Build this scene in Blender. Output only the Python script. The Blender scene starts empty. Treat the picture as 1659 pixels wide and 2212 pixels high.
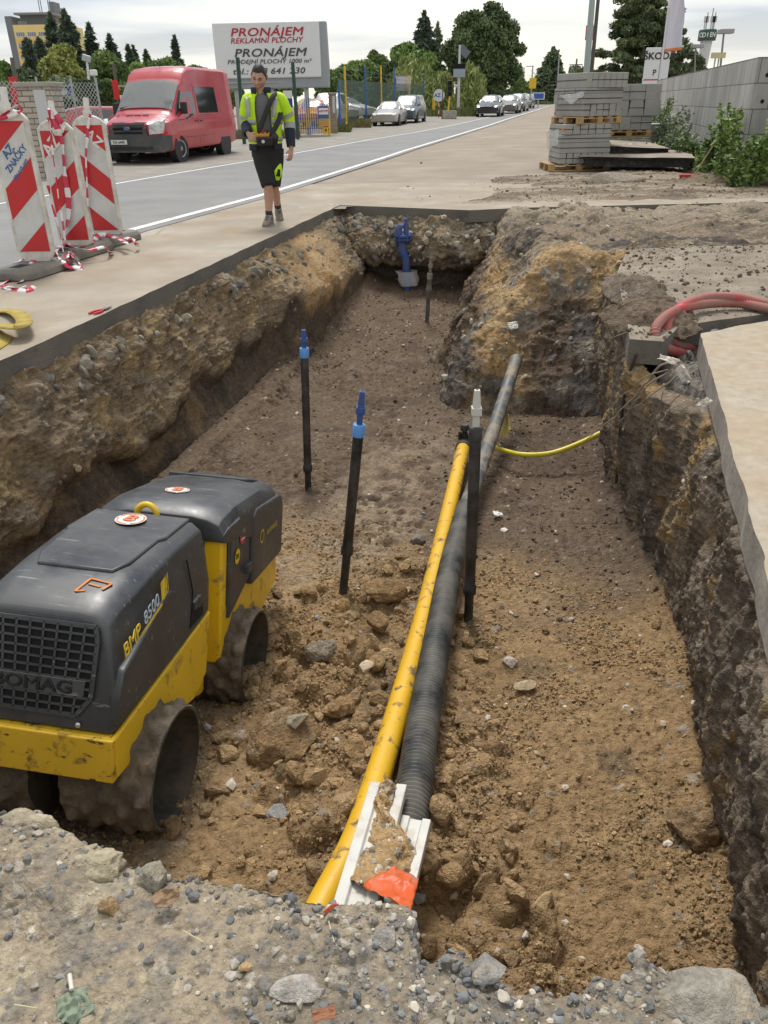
import bpy, bmesh, math, random
import numpy as np
from mathutils import Vector, Matrix
random.seed(7); rng = np.random.default_rng(11)
S = bpy.context.scene
COL = S.collection
R_ = math.radians
PI = math.pi
# ------------------------------------------------------------------ camera
FPX, CX, CY, PITCH, ROLL, CAMH = 1662., 829.5, 1106., R_(28.0), R_(1.0), 1.40
cd = bpy.data.cameras.new('camera'); cam = bpy.data.objects.new('camera', cd); COL.objects.link(cam)
cd.sensor_fit = 'VERTICAL'; cd.sensor_height = 36.0; cd.lens = 36.0 * FPX / 2212.0
cd.clip_start = 0.05; cd.clip_end = 3000
_r0 = Vector((1, 0, 0)); _u0 = Vector((0, math.sin(PITCH), math.cos(PITCH))); _f0 = Vector((0, math.cos(PITCH), -math.sin(PITCH)))
_c, _s = math.cos(ROLL), math.sin(ROLL)
_r = _c * _r0 - _s * _u0; _u = _s * _r0 + _c * _u0
cam.matrix_world = Matrix(((_r.x, _u.x, -_f0.x, 0), (_r.y, _u.y, -_f0.y, 0), (_r.z, _u.z, -_f0.z, CAMH), (0, 0, 0, 1)))
S.camera = cam
# ------------------------------------------------------------------ world: overcast sky
SUN_EL, SUN_AZ = R_(60), R_(-8)          # azimuth measured from +Y towards +X
w = bpy.data.worlds.new('World'); S.world = w; w.use_nodes = True
nt = w.node_tree; nt.nodes.clear()
def N(tree, typ, **kw):
    n = tree.nodes.new(typ)
    for k, v in kw.items(): setattr(n, k, v)
    return n
wo = N(nt, 'ShaderNodeOutputWorld'); bg = N(nt, 'ShaderNodeBackground'); bg.inputs[1].default_value = 0.10
sky = N(nt, 'ShaderNodeTexSky', sky_type='NISHITA'); sky.sun_disc = False; sky.sun_elevation = SUN_EL; sky.sun_rotation = SUN_AZ
tc = N(nt, 'ShaderNodeTexCoord'); sep = N(nt, 'ShaderNodeSeparateXYZ'); nt.links.new(tc.outputs['Generated'], sep.inputs[0])
def wm(op, a, b=None, c=None):
    m = N(nt, 'ShaderNodeMath', operation=op)
    for i, x in enumerate((a, b, c)):
        if x is None: continue
        if isinstance(x, (int, float)): m.inputs[i].default_value = x
        else: nt.links.new(x, m.inputs[i])
    return m.outputs[0]
zc = wm('ADD', wm('MAXIMUM', sep.outputs[2], 0.0), 0.10)
cmb = N(nt, 'ShaderNodeCombineXYZ'); nt.links.new(wm('DIVIDE', sep.outputs[0], zc), cmb.inputs[0]); nt.links.new(wm('DIVIDE', sep.outputs[1], zc), cmb.inputs[1])
n1 = N(nt, 'ShaderNodeTexNoise'); n1.inputs['Scale'].default_value = 0.42; n1.inputs['Detail'].default_value = 7; n1.inputs['Roughness'].default_value = 0.52; n1.inputs['Distortion'].default_value = 0.25
mp = N(nt, 'ShaderNodeMapping'); mp.inputs['Scale'].default_value = (0.75, 1.25, 1); mp.inputs['Location'].default_value = (3.1, 1.4, 0); nt.links.new(cmb.outputs[0], mp.inputs[0]); nt.links.new(mp.outputs[0], n1.inputs['Vector'])
rp = N(nt, 'ShaderNodeValToRGB'); e = rp.color_ramp
e.elements[0].position = 0.40; e.elements[0].color = (2.9, 3.25, 3.85, 1); e.elements[1].position = 0.60; e.elements[1].color = (7.0, 6.8, 6.1, 1)
x = e.elements.new(0.47); x.color = (4.5, 4.75, 5.1, 1)
nt.links.new(n1.outputs[0], rp.inputs[0])
# brighter, warmer cloud low in the sky (thin cloud near the horizon)
hz = N(nt, 'ShaderNodeMapRange'); hz.inputs[1].default_value = 0.0; hz.inputs[2].default_value = 0.11; hz.inputs[3].default_value = 0.6; hz.inputs[4].default_value = 0.0; nt.links.new(sep.outputs[2], hz.inputs[0])
mx = N(nt, 'ShaderNodeMix', data_type='RGBA'); nt.links.new(hz.outputs[0], mx.inputs[0]); nt.links.new(rp.outputs[0], mx.inputs[6]); mx.inputs[7].default_value = (7.1, 6.5, 5.2, 1)
mx2 = N(nt, 'ShaderNodeMix', data_type='RGBA'); mx2.inputs[0].default_value = 0.90; nt.links.new(sky.outputs[0], mx2.inputs[6]); nt.links.new(mx.outputs[2], mx2.inputs[7])
nt.links.new(mx2.outputs[2], bg.inputs[0]); nt.links.new(bg.outputs[0], wo.inputs[0])
sd = bpy.data.lights.new('sun', 'SUN'); sd.energy = 1.9; sd.angle = R_(18); sd.color = (1.0, 0.96, 0.9)
so = bpy.data.objects.new('sun', sd); COL.objects.link(so)
sdir = Vector((math.sin(SUN_AZ) * math.cos(SUN_EL), math.cos(SUN_AZ) * math.cos(SUN_EL), math.sin(SUN_EL)))
so.rotation_euler = sdir.to_track_quat('Z', 'Y').to_euler(); so.location = (0, 0, 30)
S.view_settings.view_transform = 'Standard'; S.view_settings.look = 'None'; S.view_settings.exposure = 0.76; S.view_settings.gamma = 1.0
S.cycles.max_bounces = 6; S.cycles.diffuse_bounces = 3; S.cycles.glossy_bounces = 3; S.cycles.transparent_max_bounces = 12
# ------------------------------------------------------------------ projection helpers (photo measured in 1659 x 2212 units)
def ray(px, py):
    u = (px - CX); v = (CY - py)
    return np.array(_f0) + (np.array(_r) * u + np.array(_u) * v) / FPX
def at(px, py, z=None, Y=None):
    d = ray(px, py); t = (z - CAMH) / d[2] if z is not None else Y / d[1]
    return np.array([0, 0, CAMH]) + d * t
PY = [-50, 25, 50, 70, 90, 110, 150, 700]; PZ = [0, 0, .18, .40, .60, .72, .70, .2]
def prof(y): return np.interp(y, PY, PZ)
def atp(px, py):
    """pixel on the rising street surface"""
    z = 0.0
    for _ in range(12):
        p = at(px, py, z=z); z = .5 * z + .5 * float(prof(min(max(p[1], 0), 400)))
    return at(px, py, z=z)
# ------------------------------------------------------------------ vector noise
def _h(ix, iy, iz, s):
    h = (ix.astype(np.int64) * 374761393 + iy.astype(np.int64) * 668265263 + iz.astype(np.int64) * 2147483647 + s * 974634777) & 0xffffffff
    h = ((h ^ (h >> 13)) * 1274126177) & 0xffffffff
    h = ((h ^ (h >> 16)) * 2246822519) & 0xffffffff
    return ((h ^ (h >> 15)) & 0xffffff) / float(0xffffff)
def vnoise(p, s=0):
    i = np.floor(p); f = p - i; f = f * f * f * (f * (f * 6 - 15) + 10); i = i.astype(np.int64)
    o = 0
    for a in (0, 1):
        for b in (0, 1):
            for c in (0, 1):
                wgt = (f[:, 0] if a else 1 - f[:, 0]) * (f[:, 1] if b else 1 - f[:, 1]) * (f[:, 2] if c else 1 - f[:, 2])
                o = o + wgt * _h(i[:, 0] + a, i[:, 1] + b, i[:, 2] + c, s)
    return o * 2 - 1
def fbm(p, sc, oct=4, s=0, g=.5, ridge=False):
    p = np.asarray(p) / sc; o = 0; a = 1; t = 0
    for k in range(oct):
        n = vnoise(p, s + k * 7)
        if ridge: n = 1 - 2 * np.abs(n)
        o = o + a * n; t += a; a *= g; p = p * 2.03 + 5.7
    return o / t
def clods(p, sc, s=0, dens=.8, flat=.7):
    """height of the tallest stone-like bump over each point, and its random id"""
    q = np.asarray(p) / sc; i = np.floor(q).astype(np.int64); best = np.zeros(len(q)); bid = np.zeros(len(q))
    for a in (-1, 0, 1):
        for b in (-1, 0, 1):
            for c in (-1, 0, 1):
                X, Y, Z = i[:, 0] + a, i[:, 1] + b, i[:, 2] + c
                r1 = _h(X, Y, Z, s); r2 = _h(X, Y, Z, s + 1); r3 = _h(X, Y, Z, s + 2); r4 = _h(X, Y, Z, s + 3)
                dx = q[:, 0] - X - r1; dy = q[:, 1] - Y - r2; dz = q[:, 2] - Z - r3
                rad = np.where(r4 < dens, .28 + .5 * _h(X, Y, Z, s + 4) ** 2, 0)
                # angular blobs: mix of round and boxy distance
                th = r1 * 6.28; ux = dx * np.cos(th) + dy * np.sin(th); uy = -dx * np.sin(th) + dy * np.cos(th)
                d2 = .5 * (ux * ux + uy * uy * 1.5 + dz * dz) + .5 * np.maximum(np.maximum(np.abs(ux), np.abs(uy) * 1.2), np.abs(dz)) ** 2 * 1.3
                h = np.sqrt(np.maximum(rad * rad - d2, 0)); h = np.minimum(h, flat * rad)
                m = h > best; best = np.where(m, h, best); bid = np.where(m, r3 * .5 + r2 * .5, bid)
    return best * sc, bid
def mixc(a, b, t): return np.asarray(a) * (1 - t[:, None]) + np.asarray(b) * t[:, None]
def sst(x, a, b):
    t = np.clip((x - a) / (b - a), 0, 1); return t * t * (3 - 2 * t)
# ------------------------------------------------------------------ mesh helpers
def mesh_np(name, V, Fq, col=None, smooth=True):
    me = bpy.data.meshes.new(name); V = np.asarray(V, np.float32); Fq = np.asarray(Fq, np.int32); k = Fq.shape[1]
    me.vertices.add(len(V)); me.vertices.foreach_set('co', V.ravel())
    me.loops.add(Fq.size); me.loops.foreach_set('vertex_index', Fq.ravel())
    me.polygons.add(len(Fq)); me.polygons.foreach_set('loop_start', np.arange(0, Fq.size, k, dtype=np.int32))
    me.polygons.foreach_set('use_smooth', np.full(len(Fq), smooth))
    me.update(calc_edges=True)
    if col is not None:
        at_ = me.color_attributes.new('Col', 'FLOAT_COLOR', 'POINT'); c4 = np.ones((len(V), 4), np.float32); c4[:, :3] = col
        at_.data.foreach_set('color', c4.ravel())
    return me
def link(name, me, mats=None, parent=None, loc=None):
    o = bpy.data.objects.new(name, me); COL.objects.link(o)
    if mats is not None and me is not None:
        if not isinstance(mats, (list, tuple)): mats = [mats]
        me.materials.clear()
        for m in mats: me.materials.append(m)
    if parent is not None: o.parent = parent
    if loc is not None: o.location = loc
    return o
def tag(o, label=None, cat=None, group=None, kind=None):
    if label: o['label'] = label
    if cat: o['category'] = cat
    if group: o['group'] = group
    if kind: o['kind'] = kind
    return o
def struct(o): o['kind'] = 'structure'; return o
def empty(name, loc=(0, 0, 0), rz=0, label=None, cat=None, group=None):
    o = bpy.data.objects.new(name, None); COL.objects.link(o); o.location = loc; o.rotation_euler = (0, 0, rz); o.empty_display_size = .1
    return tag(o, label, cat, group)
def kids(o): return [c for c in bpy.data.objects if c.parent == o]
def dup(o, parent=None, _idx=None):
    if _idx is None:
        _idx = {}
        for c in bpy.data.objects:
            if c.parent: _idx.setdefault(c.parent.name, []).append(c)
    c = o.copy(); COL.objects.link(c)
    if parent is not None: c.parent = parent
    for ch in _idx.get(o.name, []): dup(ch, c, _idx)
    return c
class MB:
    """collects shapes into one mesh"""
    def __init__(s): s.v = []; s.f = []; s.m = []
    def add(s, V, F, mi=0):
        b = len(s.v); s.v += [tuple(map(float, p)) for p in V]; s.f += [tuple(b + i for i in f) for f in F]; s.m += [mi] * len(F); return s
    def box(s, c, d, rot=None, mi=0, taper=None):
        hx, hy, hz = d[0] / 2, d[1] / 2, d[2] / 2; V = [Vector((sx * hx, sy * hy, sz * hz)) for sz in (-1, 1) for sy in (-1, 1) for sx in (-1, 1)]
        if taper: V = [Vector((p.x * (taper[0] if p.z > 0 else 1), p.y * (taper[1] if p.z > 0 else 1), p.z)) for p in V]
        if rot is not None:
            if not isinstance(rot, Matrix): rot = Matrix.Rotation(rot, 3, 'Z')
            V = [rot @ p for p in V]
        c = Vector(c); V = [p + c for p in V]
        return s.add(V, [(0, 2, 3, 1), (4, 5, 7, 6), (0, 1, 5, 4), (2, 6, 7, 3), (0, 4, 6, 2), (1, 3, 7, 5)], mi)
    def beam(s, a, b, w, h, mi=0, up=(0, 0, 1)):
        a, b = Vector(a), Vector(b); d = b - a; L = d.length; d.normalize(); up = Vector(up)
        if abs(d.dot(up)) > .99: up = Vector((0, 1, 0))
        x = d.cross(up).normalized(); z = x.cross(d)
        V = [p + x * sx * w / 2 + z * sz * h / 2 for p in (a, b) for sx, sz in ((-1, -1), (1, -1), (1, 1), (-1, 1))]
        return s.add(V, [(0, 1, 2, 3), (7, 6, 5, 4), (0, 4, 5, 1), (1, 5, 6, 2), (2, 6, 7, 3), (3, 7, 4, 0)], mi)
    def rings(s, rings, closed=True, cap=True, mi=0):
        n = len(rings[0]); V = [p for r in rings for p in r]; F = []
        for i in range(len(rings) - 1):
            for j in range(n if closed else n - 1):
                a = i * n + j; b = i * n + (j + 1) % n; F.append((a, b, b + n, a + n))
        if cap: F.append(tuple(range(n - 1, -1, -1))); F.append(tuple((len(rings) - 1) * n + j for j in range(n)))
        return s.add(V, F, mi)
    def tube(s, path, r, n=10, mi=0, cap=True):
        path = [Vector(p) for p in path]; rr = r if hasattr(r, '__len__') else [r] * len(path); rings = []; nrm = None
        for i, p in enumerate(path):
            t = (path[min(i + 1, len(path) - 1)] - path[max(i - 1, 0)]).normalized()
            if nrm is None:
                nrm = t.cross(Vector((0, 0, 1)) if abs(t.z) < .9 else Vector((1, 0, 0))).normalized()
            else: nrm = (nrm - t * nrm.dot(t)).normalized()
            bn = t.cross(nrm)
            rings.append([p + (nrm * math.cos(a) + bn * math.sin(a)) * rr[i] for a in [2 * PI * k / n for k in range(n)]])
        return s.rings(rings, cap=cap, mi=mi)
    def cyl(s, a, b, r, r2=None, n=16, mi=0): return s.tube([a, b], [r, r if r2 is None else r2], n, mi)
    def lathe(s, prof_, n=20, c=(0, 0, 0), mi=0, rot=None):
        c = Vector(c); rings = []
        for r, z in prof_:
            ring = [Vector((r * math.cos(2 * PI * k / n), r * math.sin(2 * PI * k / n), z)) for k in range(n)]
            if rot is not None: ring = [rot @ p for p in ring]
            rings.append([p + c for p in ring])
        return s.rings(rings, mi=mi)
    def prism(s, poly, f0, f1, mi=0, mside=None):
        """poly: 2-D points, f0/f1: functions mapping (x,y) to 3-D for bottom / top"""
        n = len(poly); V = [f0(*p) for p in poly] + [f1(*p) for p in poly]
        s.add(V, [tuple(range(n - 1, -1, -1)), tuple(range(n, 2 * n))], mi); b = len(s.v) - 2 * n
        for i in range(n): s.f.append((b + i, b + (i + 1) % n, b + n + (i + 1) % n, b + n + i)); s.m.append(mi if mside is None else mside)
        return s
    def build(s, name, mats, parent=None, smooth=None, bevel=None, seg=2, sub=0, loc=None):
        me = bpy.data.meshes.new(name); me.from_pydata(s.v, [], s.f); me.validate()
        bm = bmesh.new(); bm.from_mesh(me); bmesh.ops.recalc_face_normals(bm, faces=bm.faces[:]); bm.to_mesh(me); bm.free()
        o = link(name, me, mats, parent, loc)
        if len(me.polygons) == len(s.m): me.polygons.foreach_set('material_index', s.m)
        if smooth is not None:
            me.polygons.foreach_set('use_smooth', [True] * len(me.polygons))
            if smooth < 179: me.set_sharp_from_angle(angle=R_(smooth))
        if bevel:
            b = o.modifiers.new('b', 'BEVEL'); b.width = bevel; b.segments = seg; b.limit_method = 'ANGLE'; b.angle_limit = R_(35)
        if sub:
            q = o.modifiers.new('s', 'SUBSURF'); q.levels = sub; q.render_levels = sub
        return o
def text_mesh(body, size, bold=0.0, shear=0.0, sx=1.0, align='CENTER', depth=0.0, spacing=1.0):
    c = bpy.data.curves.new('txt', 'FONT'); c.body = body; c.size = size; c.bevel_depth = bold; c.bevel_resolution = 0; c.shear = shear; c.align_x = align; c.align_y = 'CENTER'; c.extrude = depth; c.space_character = spacing; c.resolution_u = 3
    o = bpy.data.objects.new('txt', c); COL.objects.link(o); dg = bpy.context.evaluated_depsgraph_get()
    me = bpy.data.meshes.new_from_object(o.evaluated_get(dg)); bpy.data.objects.remove(o); bpy.data.curves.remove(c)
    if sx != 1:
        for v in me.vertices: v.co.x *= sx
    return me
def text(name, body, size, mat, M, parent=None, **kw):
    me = text_mesh(body, size, **kw); me.transform(M); return link(name, me, mat, parent)
def frame_m(o, x, y):
    """matrix with local X along x, local Y along y, at o"""
    x = Vector(x).normalized(); y = Vector(y); y = (y - x * y.dot(x)).normalized(); z = x.cross(y)
    return Matrix(((x.x, y.x, z.x, o[0]), (x.y, y.y, z.y, o[1]), (x.z, y.z, z.z, o[2]), (0, 0, 0, 1)))
def merge_meshes(name, mes, mats, parent=None):
    m = MB()
    for me, mi in mes: m.add([v.co for v in me.vertices], [tuple(p.vertices) for p in me.polygons], mi)
    return m.build(name, mats, parent)
# ------------------------------------------------------------------ materials
_M = {}
def mat(name, col, rough=.6, metal=0., var=0., vscale=8., bump=0., bscale=40., dirt=None, dirt_amt=0., dscale=3., coat=0., spec=.5, trans=0., alpha=1., emit=0., attr=False, bdist=.004, dedge=.12, scratch=None, samt=0., sscale=9., stretch=(1, 1, 1), grain=0., gstr=1.):
    if name in _M: return _M[name]
    m = bpy.data.materials.new(name); m.use_nodes = True; t = m.node_tree; b = t.nodes['Principled BSDF']; L = t.links.new
    b.inputs['Roughness'].default_value = rough; b.inputs['Metallic'].default_value = metal; b.inputs['Specular IOR Level'].default_value = spec
    b.inputs['Coat Weight'].default_value = coat; b.inputs['Coat Roughness'].default_value = .08
    b.inputs['Transmission Weight'].default_value = trans; b.inputs['Alpha'].default_value = alpha
    tc = N(t, 'ShaderNodeTexCoord'); cs = None
    if attr:
        a = N(t, 'ShaderNodeAttribute', attribute_name='Col'); cs = a.outputs['Color']
    def noise(sc, det=5, ro=.6, vec=None):
        n = N(t, 'ShaderNodeTexNoise'); n.inputs['Scale'].default_value = sc; n.inputs['Detail'].default_value = det; n.inputs['Roughness'].default_value = ro
        L(vec or tc.outputs['Object'], n.inputs['Vector']); return n.outputs[0]
    def mixrgb(f, a, b_, typ='MIX'):
        q = N(t, 'ShaderNodeMix', data_type='RGBA', blend_type=typ)
        for s_, v in ((0, f), (6, a), (7, b_)):
            if isinstance(v, (int, float)): q.inputs[s_].default_value = v
            elif isinstance(v, tuple): q.inputs[s_].default_value = (*v, 1) if len(v) == 3 else v
            else: L(v, q.inputs[s_])
        return q.outputs[2]
    def ramp(v, a, b_, lo=0., hi=1.):
        q = N(t, 'ShaderNodeMapRange'); q.inputs[1].default_value = a; q.inputs[2].default_value = b_; q.inputs[3].default_value = lo; q.inputs[4].default_value = hi; L(v, q.inputs[0]); return q.outputs[0]
    cur = cs if attr else tuple(col)
    if var:
        v1 = ramp(noise(vscale), .3, .7, 1 - var, 1 + var); cc = N(t, 'ShaderNodeCombineColor')
        for k in range(3): L(v1, cc.inputs[k])
        cur = mixrgb(1., cur, cc.outputs[0], 'MULTIPLY')
    if dirt is not None:
        f = ramp(noise(dscale, 8, .68), .5 - dedge + (.5 - dirt_amt) * .5, .5 + dedge + (.5 - dirt_amt) * .5); cur = mixrgb(f, cur, tuple(dirt))
        rr = ramp(f, 0, 1, rough, .9); L(rr, b.inputs['Roughness'])
    if scratch is not None:
        mpn = N(t, 'ShaderNodeMapping'); mpn.inputs['Scale'].default_value = stretch; mpn.inputs['Rotation'].default_value = (.3, .5, .4); L(tc.outputs['Object'], mpn.inputs[0])
        f = ramp(noise(sscale, 9, .75, mpn.outputs[0]), .72 - samt, .76 - samt); cur = mixrgb(f, cur, tuple(scratch))
    if isinstance(cur, tuple): b.inputs['Base Color'].default_value = (*cur, 1)
    else: L(cur, b.inputs['Base Color'])
    if bump:
        bp = N(t, 'ShaderNodeBump'); bp.inputs['Strength'].default_value = bump; bp.inputs['Distance'].default_value = bdist
        hgt = noise(bscale, 8, .7)
        if grain:
            for gs, ga in ((grain, .55), (grain * 2.9, .3)):
                v = N(t, 'ShaderNodeTexVoronoi'); v.inputs['Scale'].default_value = gs; v.inputs['Randomness'].default_value = 1.; mv = N(t, 'ShaderNodeVectorMath', operation='ADD'); nn_ = N(t, 'ShaderNodeTexNoise'); nn_.inputs['Scale'].default_value = gs * .8; sv = N(t, 'ShaderNodeVectorMath', operation='SCALE'); sv.inputs['Scale'].default_value = .6 / gs; L(tc.outputs['Object'], nn_.inputs['Vector']); L(nn_.outputs['Color'], sv.inputs[0]); L(tc.outputs['Object'], mv.inputs[0]); L(sv.outputs[0], mv.inputs[1]); L(mv.outputs[0], v.inputs['Vector'])
                ma = N(t, 'ShaderNodeMath', operation='MULTIPLY_ADD'); ma.inputs[1].default_value = -ga * gstr; L(v.outputs['Distance'], ma.inputs[0]); L(hgt, ma.inputs[2]); hgt = ma.outputs[0]
        L(hgt, bp.inputs['Height']); L(bp.outputs[0], b.inputs['Normal'])
    if emit:
        b.inputs['Emission Strength'].default_value = emit; b.inputs['Emission Color'].default_value = (*col, 1)
    _M[name] = m; return m
# ================================================================== GROUND, ROAD, TRENCH
SOIL = mat('soil', (0, 0, 0), rough=.95, attr=True, var=.34, vscale=26, bump=1., bscale=48, spec=.15, bdist=.020, grain=48)
SOILN = mat('soil_near', (0, 0, 0), rough=.93, attr=True, var=.28, vscale=60, bump=.9, bscale=150, spec=.2, bdist=.006, grain=150)
STONE = mat('stone', (0, 0, 0), rough=.85, attr=True, var=.22, vscale=70, bump=.5, bscale=160, spec=.25, bdist=.003)
OCH, OCHD = (.42, .285, .15), (.325, .215, .112)
DRK, DRK2 = (.17, .123, .084), (.115, .083, .060)
GRY, GRY2, TAN = (.235, .205, .165), (.12, .105, .09), (.40, .335, .25)
SAND = (.43, .30, .165)
def grid_faces(nv, nu):
    i = np.arange(nv - 1)[:, None] * nu + np.arange(nu - 1)[None, :]
    return np.stack([i, i + 1, i + 1 + nu, i + nu], -1).reshape(-1, 4)
def normals_of(P):
    du = np.gradient(P, axis=1); dv = np.gradient(P, axis=0); n = np.cross(du, dv)
    return n / (np.linalg.norm(n, axis=-1, keepdims=True) + 1e-9)
def hgrid(name, P, disp, colf, m=None, flip=False):
    """P (nv,nu,3) base surface, displaced along its normal"""
    nv, nu, _ = P.shape; n = normals_of(P)
    if flip: n = -n
    p = P.reshape(-1, 3); d, info = disp(p); q = p + n.reshape(-1, 3) * d[:, None]
    c = np.clip(colf(q, info), .01, .9); F = grid_faces(nv, nu)
    if flip: F = F[:, ::-1]
    o = link(name, mesh_np(name, q, F, c), m or SOIL); struct(o)
    return o, q.reshape(nv, nu, 3), normals_of(q.reshape(nv, nu, 3)) * (-1 if flip else 1)
def Lx(y): return -2.4 + .222 * (y - 4.75)
RBY = [0, 1.5, 2.0, 2.7, 3.85, 4.6, 5.5, 6.5, 7.2, 8.0, 14]; RBX = [1.05, 1.27, 1.36, 1.5, 1.73, 1.79, 1.87, 2.03, 2.2, 2.3, 2.3]
FB = [0.3, 2.0, 2.5, 3.2, 4.2, 8, 10, 12, 13.8]; FZL = [-1.12, -1.14, -1.24, -1.40, -1.41, -1.38, -1.28, -1.12, -1.05]; FZR = [-1.22, -1.24, -1.26, -1.3, -1.36, -1.38, -1.28, -1.12, -1.05]
BUMPS = [(-.27, 3.55, .28, .07), (-.55, 2.75, .3, .05), (.05, 3.1, .22, .06), (-.15, 2.2, .3, .06), (-.42, 2.35, .15, -.10), (.75, 2.6, .5, .03), (1.15, 3.2, .4, .04), (.1, 4.3, .35, .07), (1.35, 4.9, .5, .05), (.5, 10.6, .6, .05)]
def floor_z(x, y):
    t = sst(x, -.2, .7); z = np.interp(y, FB, FZL) * (1 - t) + np.interp(y, FB, FZR) * t
    for bx, by, s, h in BUMPS: z = z + h * np.exp(-((x - bx) ** 2 + (y - by) ** 2) / (s * s))
    lb = Lx(y) + .57; rb = np.interp(y, RBY, RBX)
    return z + .14 * np.exp(-np.maximum(x - lb, 0) / .13) + .10 * np.exp(-np.maximum(rb - x, 0) / .12)
ys = .75 * np.exp(np.linspace(0, math.log(13.9 / .75), 760)); us = np.linspace(0, 1, 430)
xl = Lx(ys) + .35; xr = np.interp(ys, RBY, RBX) + .2
X = xl[:, None] + (xr - xl)[:, None] * us[None]; Yg = np.repeat(ys[:, None], len(us), 1)
P = np.stack([X, Yg, floor_z(X, Yg)], -1)
def fl_zone(p):
    n = fbm(p, .9, 3, 31)
    rub = sst(-(p[:, 1] + .5 * n) + .45 * np.clip(p[:, 0], -2, .6), -4.75, -4.15) * sst(p[:, 0], -1.0, -.55)   # loose rubble, centre
    och = np.maximum(sst(-(p[:, 1] + 1.0 * n + .35 * p[:, 0]), -5.2, -4.0), 0)
    return n, rub, och
def fl_disp(p):
    n, rub, och = fl_zone(p)
    q = p * np.array([1, 1, 0.0]) + np.array([0, 0, .37])
    c1, i1 = clods(q, .30, 3, .42); c2, i2 = clods(q, .115, 9, .6); c3, i3 = clods(q, .05, 15, .75); c4, i4 = clods(q, .024, 21, .8)
    comp = 1 - och
    rgt = sst(p[:, 0], .45, .8); d = rub * (1 - rgt) * (.60 * c1 + .75 * c2) + och * (.5 * c3 + (.14 - .08 * rgt) * c2 + (.1 - .08 * rgt) * c1) + (.75 - .2 * comp) * c4 + .35 * comp * c3
    d = d + .035 * fbm(p, .5, 4, 41) + .012 * fbm(p, .09, 4, 43)
    # drum pad imprints on the compacted ground
    im = (1 - rub) * sst(p[:, 1], 3.1, 3.6) * (1 - sst(p[:, 1], 8.2, 9.5)) * sst(-p[:, 0], -.55, -.2)
    a = .21; ux = (p[:, 0] * math.cos(a) - p[:, 1] * math.sin(a)) / .11; uy = (p[:, 0] * math.sin(a) + p[:, 1] * math.cos(a)) / .10; ux = ux + .5 * (np.floor(uy) % 2)
    ux = ux + .45 * vnoise(p / .16, 78); uy = uy + .45 * vnoise(p / .16 + 9, 79); fx = np.abs(ux - np.floor(ux) - .5); fy = np.abs(uy - np.floor(uy) - .5); im = im * sst(fbm(p, .6, 3, 80), -.25, .2) * (_h(np.floor(ux).astype(np.int64), np.floor(uy).astype(np.int64), np.zeros(len(p), np.int64), 5) > .25)
    d = d * (1 - .35 * im) - im * .062 * np.clip(1.35 - 3.6 * np.maximum(fx, fy), 0, 1) * (.5 + .7 * np.clip(vnoise(p / .5, 77) + .4, 0, 1))
    return d, (n, rub, och, c1, c2, c3, c4, i2, i3, i4)
def fl_col(p, I):
    n, rub, och, c1, c2, c3, c4, i2, i3, i4 = I
    f = fbm(p, .35, 4, 51); g = fbm(p, .12, 3, 57)
    c = mixc(DRK, DRK2, sst(f, -.1, .4)); c = mixc(c, (.2, .15, .115), sst(g, .1, .5) * .7)
    wet = (1 - rub) * (sst(-p[:, 0], -.1, .3) * sst(-p[:, 1], -5.8, -4.6) + 1.1 * sst(-p[:, 1], -7.6, -5.6) * np.clip(1.2 - np.abs(p[:, 0] + .05 - .22 * (p[:, 1] - 5)) / .55, 0, 1) * sst(p[:, 1], 4, 5)); wet = np.clip(wet, 0, 1)
    oc = mixc(OCH, OCHD, sst(f + .5 * rub, -.1, .5)); oc = mixc(oc, (.44, .30, .155), sst(g, .15, .5) * .55 * (1 - rub))
    c = mixc(c, oc, och); c = mixc(c, (.33, .255, .175), wet * .8 * sst(g, -.4, .3))
    dk = sst(fbm(p, .25, 3, 61), .25, .42) * rub; c = mixc(c, (.15, .115, .08), dk * .5)
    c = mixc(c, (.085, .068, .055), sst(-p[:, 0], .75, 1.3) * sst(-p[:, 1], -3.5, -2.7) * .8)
    pale = (i4 > .86) & (c4 > .004); c = np.where(pale[:, None], np.array((.50, .43, .34)) * (.6 + .5 * i2[:, None]), c)
    gs = (i3 > .88) & (c3 > .01) & (och > .2); c = np.where(gs[:, None], np.array((.33, .28, .22)), c)
    return c * (1 + .18 * f[:, None])
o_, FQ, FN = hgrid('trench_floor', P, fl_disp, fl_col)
# ---- left trench wall: rubble base under the slab over darker subsoil
ys = .9 * np.exp(np.linspace(0, math.log(13.3 / .9), 620)); ts = np.concatenate([np.linspace(0, .6, 130, False), np.linspace(.6, 1, 80)])
T0, Yg = np.meshgrid(ts, ys); y3 = np.stack([Yg.ravel(), 0 * Yg.ravel(), 0 * Yg.ravel()], -1); T = np.clip(T0 + sst(T0, .1, .4) * (1 - sst(T0, .8, 1)) * (.17 * fbm(y3, 1.0, 2, 551) + .09 * fbm(y3, .25, 3, 552)).reshape(Yg.shape), 0, 1); nearb = 1 - sst(Yg, 8.0, 9.5)
zb = np.interp(Yg, FB, FZL) - .12; Z = -.13 + (zb + .13) * T0
wv = fbm(np.stack([Yg.ravel(), Yg.ravel() * 0, Yg.ravel() * 0], -1), 1.3, 3, 5).reshape(Yg.shape)
off = np.interp(T, [0, .1, .3, .45, .52, .57, .64, .85, 1], [-.02, .04, .11, .17, .185, .15, .12, .28, .64])
offf = np.interp(T, [0, .1, .3, .48, .56, .62, .7, .85, 1], [0, .1, .3, .42, .46, .46, .47, .52, .62])
off = off * nearb + offf * (1 - nearb)
off = off + .10 * wv * np.sin(np.clip(T, 0, 1) * PI) - .26 * np.exp(-((Yg - 5.9) / .42) ** 2) * sst(T, .55, .66) * (1 - sst(T, .9, 1))
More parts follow.
